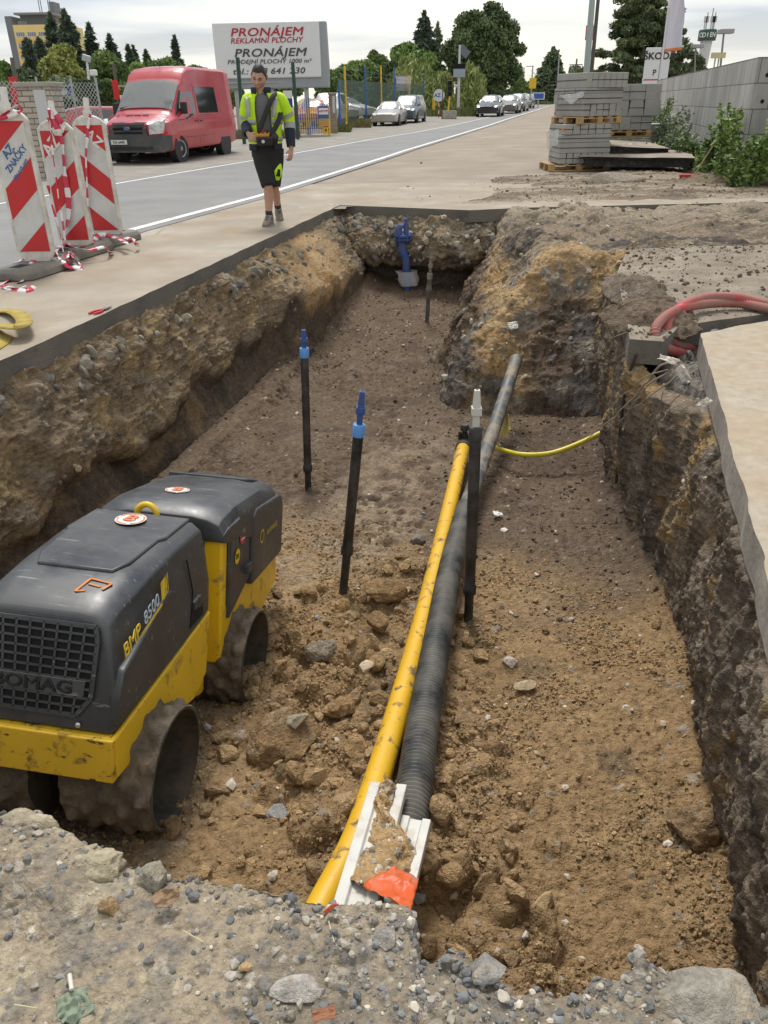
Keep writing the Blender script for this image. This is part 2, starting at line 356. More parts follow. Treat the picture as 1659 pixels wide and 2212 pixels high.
sandb = np.exp(-((Yg - 10.3) / 1.2) ** 2); off = off + .20 * sandb * np.interp(T, [0, .1, .45, .7, 1], [-.05, .5, 1, .35, 0])
P = np.stack([Lx(Yg) + off, Yg, Z], -1); LT = T.ravel(); LS = sandb.ravel()
def lw_disp(p):
    up = 1 - sst(LT + .16 * fbm(p, .5, 3, 8), .46, .62); sd = sst(LS + .5 * fbm(p, .6, 3, 12), .35, .75) * (1 - sst(LT, .5, .75))
    c1, i1 = clods(p, .20, 103, .5); c2, i2 = clods(p, .09, 109, .65); c3, i3 = clods(p, .04, 115, .75)
    rock = up * (1 - .85 * sd)
    top = np.exp(-((LT - .12) / .10) ** 2)
    pt = sst(fbm(p, .45, 3, 29), -.15, .25); d = rock * ((.1 + .5 * top) * c1 + (.08 + .35 * pt) * c2 + (.2 + .4 * pt) * c3) + rock * (.085 * fbm(p, .26, 6, 27, g=.62) + .02 * fbm(p, .09, 5, 28, ridge=True)) + (1 - rock) * (.2 * c3 + .15 * c2)
    st = fbm(p * np.array([1, 2.6, .6]), .16, 4, 17)
    d = d + .05 * fbm(p, .35, 4, 19) * (.4 + .6 * rock) + (1 - up) * .025 * st + .02 * fbm(p, .06, 3, 25) * rock
    return d, (up, sd, rock, c1, c2, c3, i1, i2, i3, st)
def lw_col(p, I):
    up, sd, rock, c1, c2, c3, i1, i2, i3, st = I
    f = fbm(p, .5, 4, 71); g = fbm(p, .14, 4, 73)
    c = mixc((.34, .25, .155), (.24, .18, .12), sst(f, -.2, .3)); c = mixc(c, (.39, .285, .15), sst(fbm(p, .3, 4, 79), .12, .4) * .8)
    c = mixc(c, (.16, .12, .082), sst(g, .1, .45) * .6)
    rk = sst(c1, .03, .05) * (i1 > .35) * up; c = mixc(c, (.24, .20, .155), rk * .6)
    rk2 = sst(c2, .012, .02) * (i2 > .55); c = mixc(c, (.16, .135, .105), rk2 * .6); rk3 = sst(c3, .006, .01) * (i3 > .78); c = mixc(c, (.34, .27, .18), rk3 * .7)
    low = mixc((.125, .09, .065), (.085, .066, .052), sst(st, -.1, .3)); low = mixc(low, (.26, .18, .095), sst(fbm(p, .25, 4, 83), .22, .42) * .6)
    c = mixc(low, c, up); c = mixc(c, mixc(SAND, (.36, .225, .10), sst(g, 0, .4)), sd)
    far = sst(p[:, 1], 10.5, 12.0); c = mixc(c, (.2, .165, .125), far * .5)
    return c * (1 + .15 * f[:, None])
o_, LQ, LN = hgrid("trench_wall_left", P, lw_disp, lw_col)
# ---- right trench wall
tr = np.array([(.8, .75, -.14), (1.22, 2.0, -.14), (1.29, 2.22, -.14), (1.72, 3.58, -.14), (1.84, 4.1, -.17), (1.74, 4.7, -.25), (1.66, 5.05, -.15), (2.14, 7.2, -.14), (2.4, 8.4, -.14)])
br = np.array([(1.1, .75), (1.38, 2.0), (1.42, 2.22), (1.73, 3.6), (1.80, 4.3), (1.84, 4.9), (1.88, 5.5), (2.2, 7.3), (2.4, 8.4)])
sarc = np.concatenate([[0], np.cumsum(np.linalg.norm(np.diff(tr[:, :2], axis=0), axis=1))])
ss_ = np.unique(np.concatenate([np.linspace(0, 3.2, 420), np.linspace(3.2, sarc[-1], 260)])); ts = np.linspace(0, 1, 200)
tx = [np.interp(ss_, sarc, tr[:, k]) for k in range(3)]; bx = [np.interp(ss_, sarc, br[:, k]) for k in range(2)]
T, _ = np.meshgrid(ts, ss_); RT = T.ravel(); bz = floor_z(bx[0] - .1, bx[1]) - .2
bow = -.05 * np.sin(T * PI)
P = np.stack([tx[0][:, None] * (1 - T) + bx[0][:, None] * T + bow, tx[1][:, None] * (1 - T) + bx[1][:, None] * T, tx[2][:, None] * (1 - T) + bz[:, None] * T], -1)
def rw_disp(p):
    st = fbm(p * np.array([1, 1, .22]), .11, 5, 201, g=.6); c2, i2 = clods(p, .085, 205, .6); c3, i3 = clods(p, .038, 211, .75); c1, i1 = clods(p, .19, 217, .4)
    up = 1 - sst(RT + .2 * fbm(p, .4, 3, 220), .45, .8)
    d = .085 * st + up * (.12 * c2 + .1 * c1) + (.15 + .12 * up) * c3 + .09 * fbm(p, .4, 5, 223) + .022 * fbm(p, .05, 4, 229, ridge=True) - .10 * (1 - sst(RT, 0, .04))
    return d, (st, up, c2, i2, c3, i3, c1, i1)
def rw_col(p, I):
    st, up, c2, i2, c3, i3, c1, i1 = I
    c = mixc((.255, .20, .148), (.17, .136, .104), sst(st, -.15, .3)); c = mixc(c, (.095, .078, .063), sst(fbm(p, .22, 4, 231), .08, .36) * .75)
    oz = sst(fbm(p * np.array([1, 1, .7]), .2, 4, 239), .16, .32) * (.35 + .65 * up); c = mixc(c, (.40, .27, .12), oz * .8)
    c = mixc(c, (.30, .25, .185), sst(fbm(p, .5, 3, 241), .0, .5) * up * .6)
    rk = sst(c3, .006, .010) * (i3 > .8); c = mixc(c, (.36, .31, .24), rk * .7); rk = sst(c2, .015, .022) * (i2 > .82); c = mixc(c, (.30, .21, .12), rk * .8)
    return c
o_, RQ, RN = hgrid("trench_wall_right", P, rw_disp, rw_col, flip=True)
# ---- end wall under the far edge of the concrete
xs = np.linspace(-.95, 1.7, 220); ts = np.linspace(0, 1, 130); T, Xg = np.meshgrid(ts, xs); ET = T.ravel()
ye = np.interp(Xg, [-.95, -.6, .35, 1.4, 1.7], [13.0, 12.85, 12.35, 11.98, 12.1])
P = np.stack([Xg, ye + np.interp(T, [0, .15, .35, .5, .6, 1], [.02, -.30, -.42, -.28, .12, .16]) + .1 * np.sin(Xg * 5), -.13 - 1.25 * T], -1)
def ew_disp(p):
    c1, i1 = clods(p, .26, 303, .6); c2, i2 = clods(p, .11, 309, .65); up = 1 - sst(ET, .45, .62)
    return up * (.3 * c1 + .4 * c2 + .10 * fbm(p, .22, 5, 315, g=.62)) + (1 - up) * .2 * c1 + .06 * fbm(p, .3, 5, 311) + .03 * fbm(p, .1, 4, 316, ridge=True), (up, c1, i1, i2)
def ew_col(p, I):
    up, c1, i1, i2 = I; f = fbm(p, .4, 4, 313); c = mixc((.30, .23, .15), (.19, .155, .115), sst(f, -.2, .3)); c = mixc(c, (.34, .28, .2), (i1 > .6) * sst(c1, .04, .06) * .7)
    return mixc(c, (.16, .13, .1), (1 - up) * .6)
o_, EQ, EN = hgrid('trench_wall_end', P, ew_disp, ew_col, flip=False)
# ---- unexcavated block (mound) and churned ground behind it, one height field
foot = [(2.75, 6.9), (1.95, 7.2), (1.0, 7.4), (.72, 7.65), (.80, 9.0), (1.02, 10.4), (1.30, 11.5), (1.45, 12.9), (9.5, 12.9), (9.5, 6.9)]
def seg_dist(px, py, pts):
    best = np.full(px.shape, 9.)
    for (x0, y0), (x1, y1) in zip(pts[:-1], pts[1:]):
        dx, dy = x1 - x0, y1 - y0; t = np.clip(((px - x0) * dx + (py - y0) * dy) / (dx * dx + dy * dy), 0, 1)
        best = np.minimum(best, np.hypot(px - x0 - t * dx, py - y0 - t * dy))
    return best
def inside(px, py, poly):
    r = np.zeros(px.shape, bool); n = len(poly)
    for i in range(n):
        x0, y0 = poly[i]; x1, y1 = poly[(i + 1) % n]
        r ^= ((y0 > py) != (y1 > py)) & (px < (x1 - x0) * (py - y0) / (y1 - y0 + 1e-12) + x0)
    return r
xs = np.concatenate([np.linspace(.45, 3.2, 420), np.linspace(3.21, 9, 130)]); ysm = np.concatenate([np.linspace(6.55, 9.6, 420), np.linspace(9.61, 12.45, 220)])
Xg, Yg = np.meshgrid(xs, ysm); dd = seg_dist(Xg, Yg, foot[:8]); ins = inside(Xg, Yg, foot); sd_ = np.where(ins, dd, -dd)
wn = fbm(np.stack([Xg.ravel(), Yg.ravel(), 0 * Xg.ravel()], -1), .7, 4, 401).reshape(Xg.shape)
wid = np.interp(Yg, [7.2, 8.2, 9.5, 12], [1.45, 1.25, 1.05, .6]); tt = np.clip((sd_ + .22 * wn + .05) / wid, 0, 1)
hh = np.interp(tt, [0, .06, .2, .5, .8, 1], [0, .2, .38, .66, .92, 1.0]); zf = floor_z(Xg, Yg) - .06
ztop = -.05 + .06 * wn - .15 * np.exp(-((Yg - 9.25 - .1 * Xg) / .28) ** 2) * (.5 + wn) - .10 * np.exp(-((Yg - 10.3 - .1 * Xg) / .3) ** 2) - .06 * np.exp(-((Yg - 11.2) / .4) ** 2)
slabM = [(1.64, 5.0), (1.84, 4.93), (2.06, 5.3), (3.2, 5.78), (9, 7.2), (9, 8.9), (2.62, 8.45), (2.16, 7.2)]
ztop = np.where(inside(Xg, Yg, slabM), -.06, ztop)
P = np.stack([Xg, Yg, zf * (1 - hh) + ztop * hh], -1); P[..., 2] = np.where(sd_ < -.25, zf - .25, P[..., 2])
P[..., 2] = np.where(inside(Xg, Yg, [(2.0, 6), (2.25, 7.2), (2.7, 8.5), (9, 8.8), (9, 6)]) & (P[..., 2] > -.2), -.2, P[..., 2])
MT = tt.ravel(); MS = sd_.ravel()
def mo_disp(p):
    c1, i1 = clods(p, .22, 403, .35); c2, i2 = clods(p, .09, 409, .5); c3, i3 = clods(p, .04, 415, .7)
    rg = sst(p[:, 1], 8.4, 8.9); rk = sst(fbm(p, .5, 3, 421), -.1, .25)
    return (.1 + .35 * rk) * c2 + .35 * c3 + rk * .25 * c1 + rg * .35 * c1 + .11 * fbm(p, .5, 5, 425) + .03 * fbm(p, .12, 4, 427, ridge=True), (c1, c2, c3, i1, i2, i3, rg, rk)
def mo_col(p, I):
    c1, c2, c3, i1, i2, i3, rg, rk = I; f = fbm(p, .55, 4, 431); g = fbm(p, .18, 4, 433)
    sand = mixc(SAND, (.36, .235, .11), sst(g, -.1, .4)); brn = mixc((.165, .12, .085), (.12, .09, .066), sst(g, -.1, .3))
    # brown scoop at the right of the face, dark foot, sandy left ridge
    lx = p[:, 0] - .16 * (p[:, 1] - 7.3)
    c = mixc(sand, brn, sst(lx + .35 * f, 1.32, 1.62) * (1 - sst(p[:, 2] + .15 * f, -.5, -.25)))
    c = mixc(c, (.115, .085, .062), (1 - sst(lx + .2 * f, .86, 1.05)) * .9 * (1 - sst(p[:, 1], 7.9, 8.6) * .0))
    c = mixc(c, (.24, .215, .18), sst(fbm(p, .3, 4, 441), .1, .3) * .75); c = mixc(c, (.10, .09, .08), sst(fbm(p, .4, 4, 443), .22, .36) * .7)
    gr = mixc((.29, .235, .17), (.195, .155, .118), sst(f, -.2, .3)); gr = mixc(gr, (.085, .075, .068), sst(fbm(p * np.array([.45, 1, 1]), .4, 4, 445), .12, .30) * .85)
    dust = sst(p[:, 1], 10.8, 11.9); gr = mixc(gr, TAN, dust * .7)
    c = mixc(c, gr, np.maximum(rg, sst(p[:, 0], 2.5, 2.9)) * sst(p[:, 2], -.45, -.2))
    c = mixc(c, (.45, .38, .29), (i3 > .86) * sst(c3, .006, .01) * .8); c = mixc(c, (.2, .19, .185), (i2 > .8) * sst(c2, .015, .02) * .7)
    return c
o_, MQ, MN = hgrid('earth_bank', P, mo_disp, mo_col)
# ---- gravelly near edge
NX = [-4, -2.5, -1.3, -.89, -.80, -.68, -.58, -.39, -.18, .0, .035, .05, .15, .21, .29, .38, .46, .54, .66, 1.0, 4]
NY = [1.5, 1.42, 1.28, 1.235, 1.22, 1.14, 1.10, 1.05, 1.00, .975, .965, .865, .85, .79, .80, .83, .85, .81, .78, .76, .8]
xs = np.unique(np.concatenate([np.linspace(-4, -1.25, 60), np.linspace(-1.25, 1.0, 620), np.linspace(1.0, 4, 60)]))
ey = np.interp(xs, NX, NY) + .02 * fbm(np.stack([xs, xs * 0, xs * 0], -1), .12, 4, 500)
vt = np.concatenate([np.linspace(-1.4, .3, 24, False), np.linspace(.3, 1, 300)]); vd = np.linspace(0, 1, 90)[1:]
Pt = np.stack([np.repeat(xs[None], len(vt), 0), np.where(vt[:, None] < .3, vt[:, None], .3 + (ey[None] - .3) * ((vt[:, None] - .3) / .7)), np.zeros((len(vt), len(xs)))], -1)
back = .10 * np.sin(vd * 1.4) + .05
Pd = np.stack([np.repeat(xs[None], len(vd), 0), ey[None] + (.012 * np.sin(vd * PI * .5) + .10 * vd ** 2)[:, None] * np.ones(len(xs))[None], np.repeat(-1.32 * vd[:, None] ** 1.2, len(xs), 1)], -1)
P = np.concatenate([Pt, Pd], 0)
px_, py_ = P[..., 0], P[..., 1]; top_ = P[..., 2] > -.02
edge = (np.interp(px_, NX, NY) - py_)
lift = -.02 * sst(-edge, -.12, 0) + .075 * np.exp(-(((px_ + .93) / .17) ** 2 + ((py_ - 1.1) / .13) ** 2)) + .035 * np.exp(-(((px_ + .62) / .12) ** 2 + ((py_ - 1.02) / .08) ** 2)) - .03 * np.exp(-(((px_ + .75) / .06) ** 2 + ((py_ - .98) / .07) ** 2)) + .015 * np.exp(-(((px_ - .15) / .1) ** 2 + ((py_ - .75) / .06) ** 2))
P[..., 2] += np.where(top_, lift, lift * .6)
NTp = top_.ravel()
def ng_disp(p):
    c1, i1 = clods(p, .075, 503, .35); c2, i2 = clods(p, .032, 509, .55); c3, i3 = clods(p, .014, 515, .7)
    a = sst(p[:, 0] - .5 * (p[:, 1] - 1) + .15 * fbm(p, .2, 3, 517), -.55, -.1)
    return .25 * c1 + (.3 + .3 * a) * c2 + .65 * c3 + .02 * fbm(p, .15, 5, 519), (a, c1, c2, c3, i1, i2, i3)
def ng_col(p, I):
    a, c1, c2, c3, i1, i2, i3 = I; f = fbm(p, .2, 4, 521); g = fbm(p, .06, 4, 523)
    c = mixc((.365, .30, .215), (.275, .232, .172), sst(f, -.2, .3)); c = mixc(c, (.45, .385, .27), sst(fbm(p, .12, 3, 527), .15, .4) * (1 - a) * .8); c = mixc(c, (.2, .185, .17), sst(g, .1, .4) * .5)
    s = sst(c2, .004, .007); c = mixc(c, (.205, .198, .185), s * (i2 > .6) * (.2 + .5 * a)); c = mixc(c, (.42, .37, .30), s * (i2 < .2) * .7)
    s = sst(c3, .002, .003); c = mixc(c, (.19, .188, .182), s * (i3 > .62) * .7); c = mixc(c, (.50, .45, .38), s * (i3 < .25) * .7)
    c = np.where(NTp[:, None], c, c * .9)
    return c
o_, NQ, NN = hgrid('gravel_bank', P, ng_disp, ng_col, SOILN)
# ---- concrete slabs
CONC = mat('dusty_concrete', (.345, .305, .25), rough=.9, var=.2, vscale=1.3, bump=.25, bscale=60, dirt=(.27, .21, .14), dirt_amt=.46, dscale=.8, dedge=.16, scratch=(.26, .235, .2), samt=.13, sscale=1.6, stretch=(2.4, .5, 1), bdist=.006)
CONR = mat('sandy_concrete', (.37, .325, .255), rough=.92, var=.2, vscale=14, bump=.5, bscale=90, dirt=(.36, .265, .165), dirt_amt=.36, dscale=2.2, dedge=.2, scratch=(.26, .23, .2), samt=.02, sscale=5, bdist=.006)
CEDGE = mat('cut_concrete', (.175, .155, .13), rough=.92, var=.25, vscale=6, bump=.9, bscale=16, dirt=(.11, .1, .088), dirt_amt=.45, dscale=3, bdist=.02)
CEDG2 = mat('cut_concrete_pale', (.32, .29, .25), rough=.9, var=.2, vscale=9, bump=.9, bscale=26, dirt=(.2, .175, .15), dirt_amt=.4, dscale=5, bdist=.012)
def slab(name, poly, th, top, side, z=0.0, chamfer=True):
    n = len(poly); V = [(x, y, z) for x, y in poly] + [(x, y, z - th) for x, y in poly]; m = MB()
    m.add(V, [tuple(range(n))], 0); m.f += [(i, i + n, (i + 1) % n + n, (i + 1) % n) for i in range(n)]; m.m += [1] * n
    o = m.build(name, [top, side]); return struct(o)
def wlx(y): return -3.22 + .235 * (y - 10.39)
def ragged(a, b, n, amp, s):
    a, b = np.array(a), np.array(b); d = b - a; nn = np.array([-d[1], d[0]]) / np.hypot(*d); t = np.linspace(0, 1, n); p = a + d * t[:, None]
    q = fbm(np.concatenate([p, p[:, :1] * 0], 1), .25, 4, s); q[0] = q[-1] = 0
    return [tuple(v) for v in (p + nn * (q * amp)[:, None])]
pl = ragged((Lx(0), 0), (Lx(12.87), 12.87), 160, .022, 601)
slab('pavement_left', [(wlx(0) - .1, 0)] + pl + [(.35, 12.42), (1.32, 11.95), (2.2, 12.15), (9.5, 12.5), (9.5, 16.5), (wlx(16.5) - .1, 16.5)], .17, CONC, CEDGE)
pr_ = ragged((.82, .7), (1.29, 2.22), 40, .012, 611) + ragged((1.29, 2.22), (2.15, 5.11), 90, .014, 617)[1:]
slab('pavement_right', pr_ + ragged((2.15, 5.11), (3.4, 5.75), 30, .02, 619)[1:] + [(9.5, 7.0), (9.5, .7)], .155, CONR, CEDG2)
DUSTM = mat('earth_covered_concrete', (.33, .285, .22), rough=.95, var=.35, vscale=5, bump=1., bscale=22, grain=30, dirt=(.19, .15, .11), dirt_amt=.52, dscale=2.2, dedge=.2, bdist=.02, scratch=(.5, .44, .36), samt=.04, sscale=4, stretch=(.5, 2, 1))
slab('broken_pavement', ragged(slabM[0], slabM[1], 8, .01, 620) + ragged(slabM[1], slabM[2], 10, .02, 621)[1:] + ragged(slabM[2], slabM[3], 20, .03, 622)[1:] + slabM[4:7] + ragged(slabM[7], slabM[0], 40, .012, 623)[:-1], .16, DUSTM, CEDGE)
# rubble bed under and between the slabs at the right
xs = np.linspace(1.5, 9, 300); ysm = np.linspace(3.6, 6.9, 160); Xg, Yg = np.meshgrid(xs, ysm); Xg = Xg * 1.0
lft = np.interp(Yg, [3.6, 4.1, 4.7, 5.05, 6.9], [1.78, 1.86, 1.76, 1.72, 2.12]); Xg = lft + (Xg - 1.5) / 7.5 * (9 - lft)
P = np.stack([Xg + .05, Yg, -.2 - .4 * (1 - sst(Xg - lft, 0, .16))], -1); P[..., 2] = np.where(inside(Xg, Yg, [(2.3, 5.3), (3.2, 5.75), (9, 7.1), (9, 6.9), (3.4, 5.7), (2.3, 5.05)]), -.07, P[..., 2])
def rb_disp(p):
    c2, i2 = clods(p, .1, 703, .6); c3, i3 = clods(p, .045, 709, .7); return .8 * c2 + .6 * c3, (i2, i3)
o_, BQ, BN = hgrid('rubble_bed', P, rb_disp, lambda p, I: mixc((.22, .2, .17), (.31, .28, .235), I[0]))
# ---- ground sheet to the horizon with the excavation left open
hole = [(-3.6, -.4), (-1.0, 12.2), (.4, 13.6), (1.2, 13.3), (9.0, 13.6), (9.0, -.4)]
gx = np.unique(np.concatenate([np.linspace(-700, -40, 14), np.linspace(-40, -8, 22), np.arange(-8, 12.01, .25), np.linspace(12, 40, 20), np.linspace(40, 700, 14)]))
gy = np.unique(np.concatenate([np.linspace(-60, -2, 8), np.arange(-2, 17, .25), np.linspace(17, 120, 90), np.linspace(120, 900, 12)]))
Xg, Yg = np.meshgrid(gx, gy); Zg = prof(Yg) - .012
cxg = .25 * (Xg[:-1, :-1] + Xg[1:, :-1] + Xg[:-1, 1:] + Xg[1:, 1:]); cyg = .25 * (Yg[:-1, :-1] + Yg[1:, :-1] + Yg[:-1, 1:] + Yg[1:, 1:])
keep = ~inside(cxg, cyg, hole).ravel()
GRND = mat('dusty_ground', (.33, .285, .225), rough=.95, var=.2, vscale=.7, bump=.5, bscale=12, dirt=(.22, .18, .135), dirt_amt=.52, dscale=.6, dedge=.22, scratch=(.2, .18, .155), samt=.11, sscale=1.2, stretch=(.5, 2.2, 1), bdist=.02)
struct(link('ground', mesh_np('ground', np.stack([Xg, Yg, Zg], -1).reshape(-1, 3), grid_faces(len(gy), len(gx))[keep]), GRND))
# ---- road: strip between its two measured edges, rising and curving away
RE = [(-200, 665), (0, 583), (275, 500), (575, 420), (870, 327), (1000, 288), (1100, 256), (1160, 238), (1205, 226)]
LE = [(-160, 476), (0, 441), (130, 419), (260, 396), (400, 372), (560, 345), (690, 322), (800, 302), (900, 286), (1000, 266), (1090, 246), (1150, 233), (1192, 225.5)]
def strip_pts(px, n=90):
    w_ = np.array([atp(*p) for p in px]); s_ = np.concatenate([[0], np.cumsum(np.linalg.norm(np.diff(w_, axis=0), axis=1))]); q = np.linspace(0, 1, n) ** 1.6 * s_[-1]
    return np.stack([np.interp(q, s_, w_[:, k]) for k in range(2)], -1)
REw, LEw = strip_pts(RE), strip_pts(LE)
def lift3(p, dz): return np.concatenate([p, (prof(p[:, 1]) + dz)[:, None]], 1)
ASPH = mat('asphalt', (.165, .166, .165), rough=.82, var=.10, vscale=1.1, bump=.35, bscale=140, dirt=(.27, .265, .255), dirt_amt=.4, dscale=.6, dedge=.25, scratch=(.29, .28, .26), samt=.05, sscale=.9, stretch=(2.5, .35, 1), bdist=.006)
PAINT = mat('road_paint', (.72, .71, .68), rough=.8, var=.08, vscale=5, dirt=(.36, .34, .31), dirt_amt=.28, dscale=6, dedge=.1)
def strip(name, A, B, dz, m, cols=6):
    G = np.stack([A * (1 - t) + B * t for t in np.linspace(0, 1, cols)], 1); z = prof(G[..., 1]) + dz
    return struct(link(name, mesh_np(name, np.concatenate([G, z[..., None]], -1).reshape(-1, 3), grid_faces(len(A), cols)[:, ::-1]), m))
ROADO = np.array([-.55, 0]);
strip('road', LEw + np.array([-.30, 0]), REw + np.array([.25, 0]), .006, ASPH)
def nrm2(p):
    d = np.gradient(p, axis=0); d /= np.linalg.norm(d, axis=1, keepdims=True); return np.stack([d[:, 1], -d[:, 0]], -1)
strip('road_marking', REw - nrm2(REw) * .07, REw + nrm2(REw) * .07, .010, PAINT, 2)
strip('road_marking', LEw[:52] - nrm2(LEw[:52]) * .05, LEw[:52] + nrm2(LEw[:52]) * .05, .010, PAINT, 2)
# worn grey shoulder on the far side of the road and the strip of earth beyond
GRAV = mat('grey_gravel', (.30, .275, .235), rough=.95, var=.22, vscale=2.2, bump=.8, bscale=26, dirt=(.22, .205, .185), dirt_amt=.45, dscale=.9, dedge=.2, bdist=.02)
strip('road_shoulder', LEw + np.array([-5.2, 0]) - np.linspace(0, 1, len(LEw))[:, None] * np.array([2.0, 0]), LEw + np.array([-.02, 0]), .003, GRAV)

# trodden earth over the concrete, beyond the churned ground
xs = np.linspace(1.0, 10.5, 420); ysm = np.concatenate([np.linspace(12.45, 14, 220), np.linspace(14.01, 19.5, 170)]); Xg, Yg = np.meshgrid(xs, ysm); p_ = np.stack([Xg.ravel(), Yg.ravel(), 0 * Xg.ravel()], -1); cov = sst(fbm(p_, 1.4, 4, 951) + 1.0 * sst(p_[:, 0] - .35 * (p_[:, 1] - 12), .2, 2.4) - .9 * sst(p_[:, 1], 17, 19.3), .05, .75).reshape(Xg.shape) * sst(Yg, 12.5, 13.0)
P = np.stack([Xg, Yg, -.035 + .052 * cov], -1); DC = cov.ravel()
def dg_disp(p):
    c2, i2 = clods(p, .11, 953, .35); c3, i3 = clods(p, .045, 957, .5); tr = fbm(p * np.array([.35, 1.6, 1]), .5, 4, 955); return DC * (.35 * c2 + .5 * c3 + .022 * tr + .02 * fbm(p, .3, 4, 956)), (i3, tr)
o_, DQ, DN = hgrid('trodden_earth', P, dg_disp, lambda p, I: mixc(mixc((.36, .30, .225), (.22, .175, .13), sst(I[1] + .4 * fbm(p, .6, 4, 959), -.15, .4)), (.13, .105, .082), sst(fbm(p * np.array([.5, 1.3, 1]), .5, 4, 961), .18, .4) * .8))
# ================================================================== TRENCH ROLLER
YEL = mat('machine_yellow', (.76, .48, .015), rough=.42, var=.06, vscale=4, dirt=(.24, .16, .05), dirt_amt=.25, dscale=7, dedge=.06, scratch=(.07, .04, .02), samt=.105, sscale=5, stretch=(1.0, 5.5, 1.4), bump=.06, bscale=12, coat=.15)
YELB = mat('machine_yellow_scraped', (.66, .41, .02), rough=.45, var=.08, vscale=4, dirt=(.11, .07, .03), dirt_amt=.33, dscale=9, dedge=.05, scratch=(.05, .03, .02), samt=.13, sscale=7, stretch=(1.6, 1.6, 3.5))
BLK = mat('machine_black_plastic', (.022, .025, .030), rough=.30, var=.25, vscale=6, dirt=(.085, .085, .085), dirt_amt=.22, dscale=2.6, dedge=.28, scratch=(.20, .195, .19), samt=.115, sscale=7, stretch=(.5, 7.0, 3.6), bump=.04, bscale=70, spec=.75)
BLKD = mat('black_and_hole_shade', (.006, .006, .006), rough=.9)  # near-black paints the shade of holes, slots and hollows; also plain black parts
MUD = mat('muddy_steel', (.115, .09, .067), rough=.85, var=.3, vscale=14, dirt=(.24, .19, .13), dirt_amt=.40, dscale=5, dedge=.12, scratch=(.055, .045, .04), samt=.09, sscale=8, bump=1., bscale=22, bdist=.02)
STEEL = mat('worn_steel', (.035, .03, .025), rough=.85, metal=.0, var=.3, vscale=10, dirt=(.10, .08, .055), dirt_amt=.45, dscale=6, bump=.4, bscale=40)
BOLT = mat('zinc', (.55, .56, .58), rough=.35, metal=.9)
WHT = mat('sticker_white', (.72, .71, .68), rough=.5, dirt=(.5, .42, .36), dirt_amt=.28, dscale=30)
ORG = mat('faded_orange', (.62, .17, .06), rough=.6, dirt=(.70, .66, .62), dirt_amt=.34, dscale=40, dedge=.06)
REDS = mat('sticker_red', (.50, .02, .03), rough=.4); YELT = mat('decal_yellow', (.75, .52, .02), rough=.5, dirt=(.05, .05, .05), dirt_amt=.2, dscale=30); GRYT = mat('decal_grey', (.42, .52, .58), rough=.5)
BLKT = mat('lettering_black', (.008, .008, .008), rough=.5)
RL = empty('trench_roller', (-.88, 2.2, -1.22), label='yellow and black articulated trench roller with muddy drums standing in the excavation', cat='roller')
def rbasis(yaw, pitch, roll):
    cy, sy = math.cos(yaw), math.sin(yaw); d = Vector((sy * math.cos(pitch), cy * math.cos(pitch), -math.sin(pitch))); r0 = Vector((cy, -sy, 0)); n0 = r0.cross(d)
    r = r0 * math.cos(roll) + n0 * math.sin(roll); n = r.cross(d); return Matrix(((r.x, d.x, n.x), (r.y, d.y, n.y), (r.z, d.z, n.z)))
RL.rotation_euler = rbasis(R_(8.4), R_(14), R_(-3.2)).to_euler()
CXR = -.425
def yz_prism(m, poly, x0, x1, mi=0, M=None):
    f = lambda X: (lambda a, b: (M @ Vector((X, a, b)) if M else Vector((X, a, b))))
    return m.prism(poly, f(x0), f(x1), mi)
# front frame
m = MB(); yz_prism(m, [(-.31, .40), (-.31, .57), (.64, .69), (.60, .39), (.45, .33), (.36, .345), (.26, .40), (.13, .415), (0, .395)], CXR - .325, CXR - .303)
yz_prism(m, [(-.31, .40), (-.31, .57), (.64, .69), (.60, .39), (.45, .33), (.36, .345), (.26, .40), (.13, .415), (0, .395)], CXR + .303, CXR + .325)
m.build('front_frame', YEL, RL, bevel=.008, smooth=40)
m = MB(); m.box((CXR, -.318, .485), (.65, .03, .17)); m.box((CXR, -.29, .565), (.60, .06, .012)); m.build('bumper', YELB, RL, bevel=.014, smooth=40, seg=3)
m = MB(); m.box((CXR, .16, .50), (.60, .88, .14)); m.box((CXR, .66, .72), (.56, .02, .60)); m.box((CXR, .15, .32), (.3, .5, .3)); m.build('chassis', BLKD, RL)
# hood: sections along y
def hood_sec(y, zb, zt, hb, ht, sh, lean=0.0, y0=0):
    """half section from bottom to the roof centre, mirrored"""
    half = [(hb, zb), (hb, zb + .35 * (zt - zb)), (hb * .55 + ht * .45, zt - sh - .02), (ht + .012, zt - sh * .42), (ht - .03, zt - sh * .1), (ht - .09, zt)]
    pts = half + [(-x, z) for x, z in reversed(half)]
    return [Vector((CXR + x, y + lean * (z - zb), z)) for x, z in pts]
secs = [hood_sec(-.302, .575, .985, .300, .235, .10, .20), hood_sec(-.285, .575, 1.0, .312, .245, .10, .20), hood_sec(-.20, .59, 1.035, .315, .25, .10, .16), hood_sec(.08, .62, 1.08, .318, .26, .10, .05), hood_sec(.36, .655, 1.115, .318, .265, .10), hood_sec(.60, .685, 1.13, .318, .265, .10), hood_sec(.645, .69, 1.12, .312, .258, .10), hood_sec(.66, .70, 1.10, .30, .245, .10)]
m = MB(); m.rings(secs); hood = m.build('front_hood', BLK, RL, smooth=32, bevel=.012, seg=3)
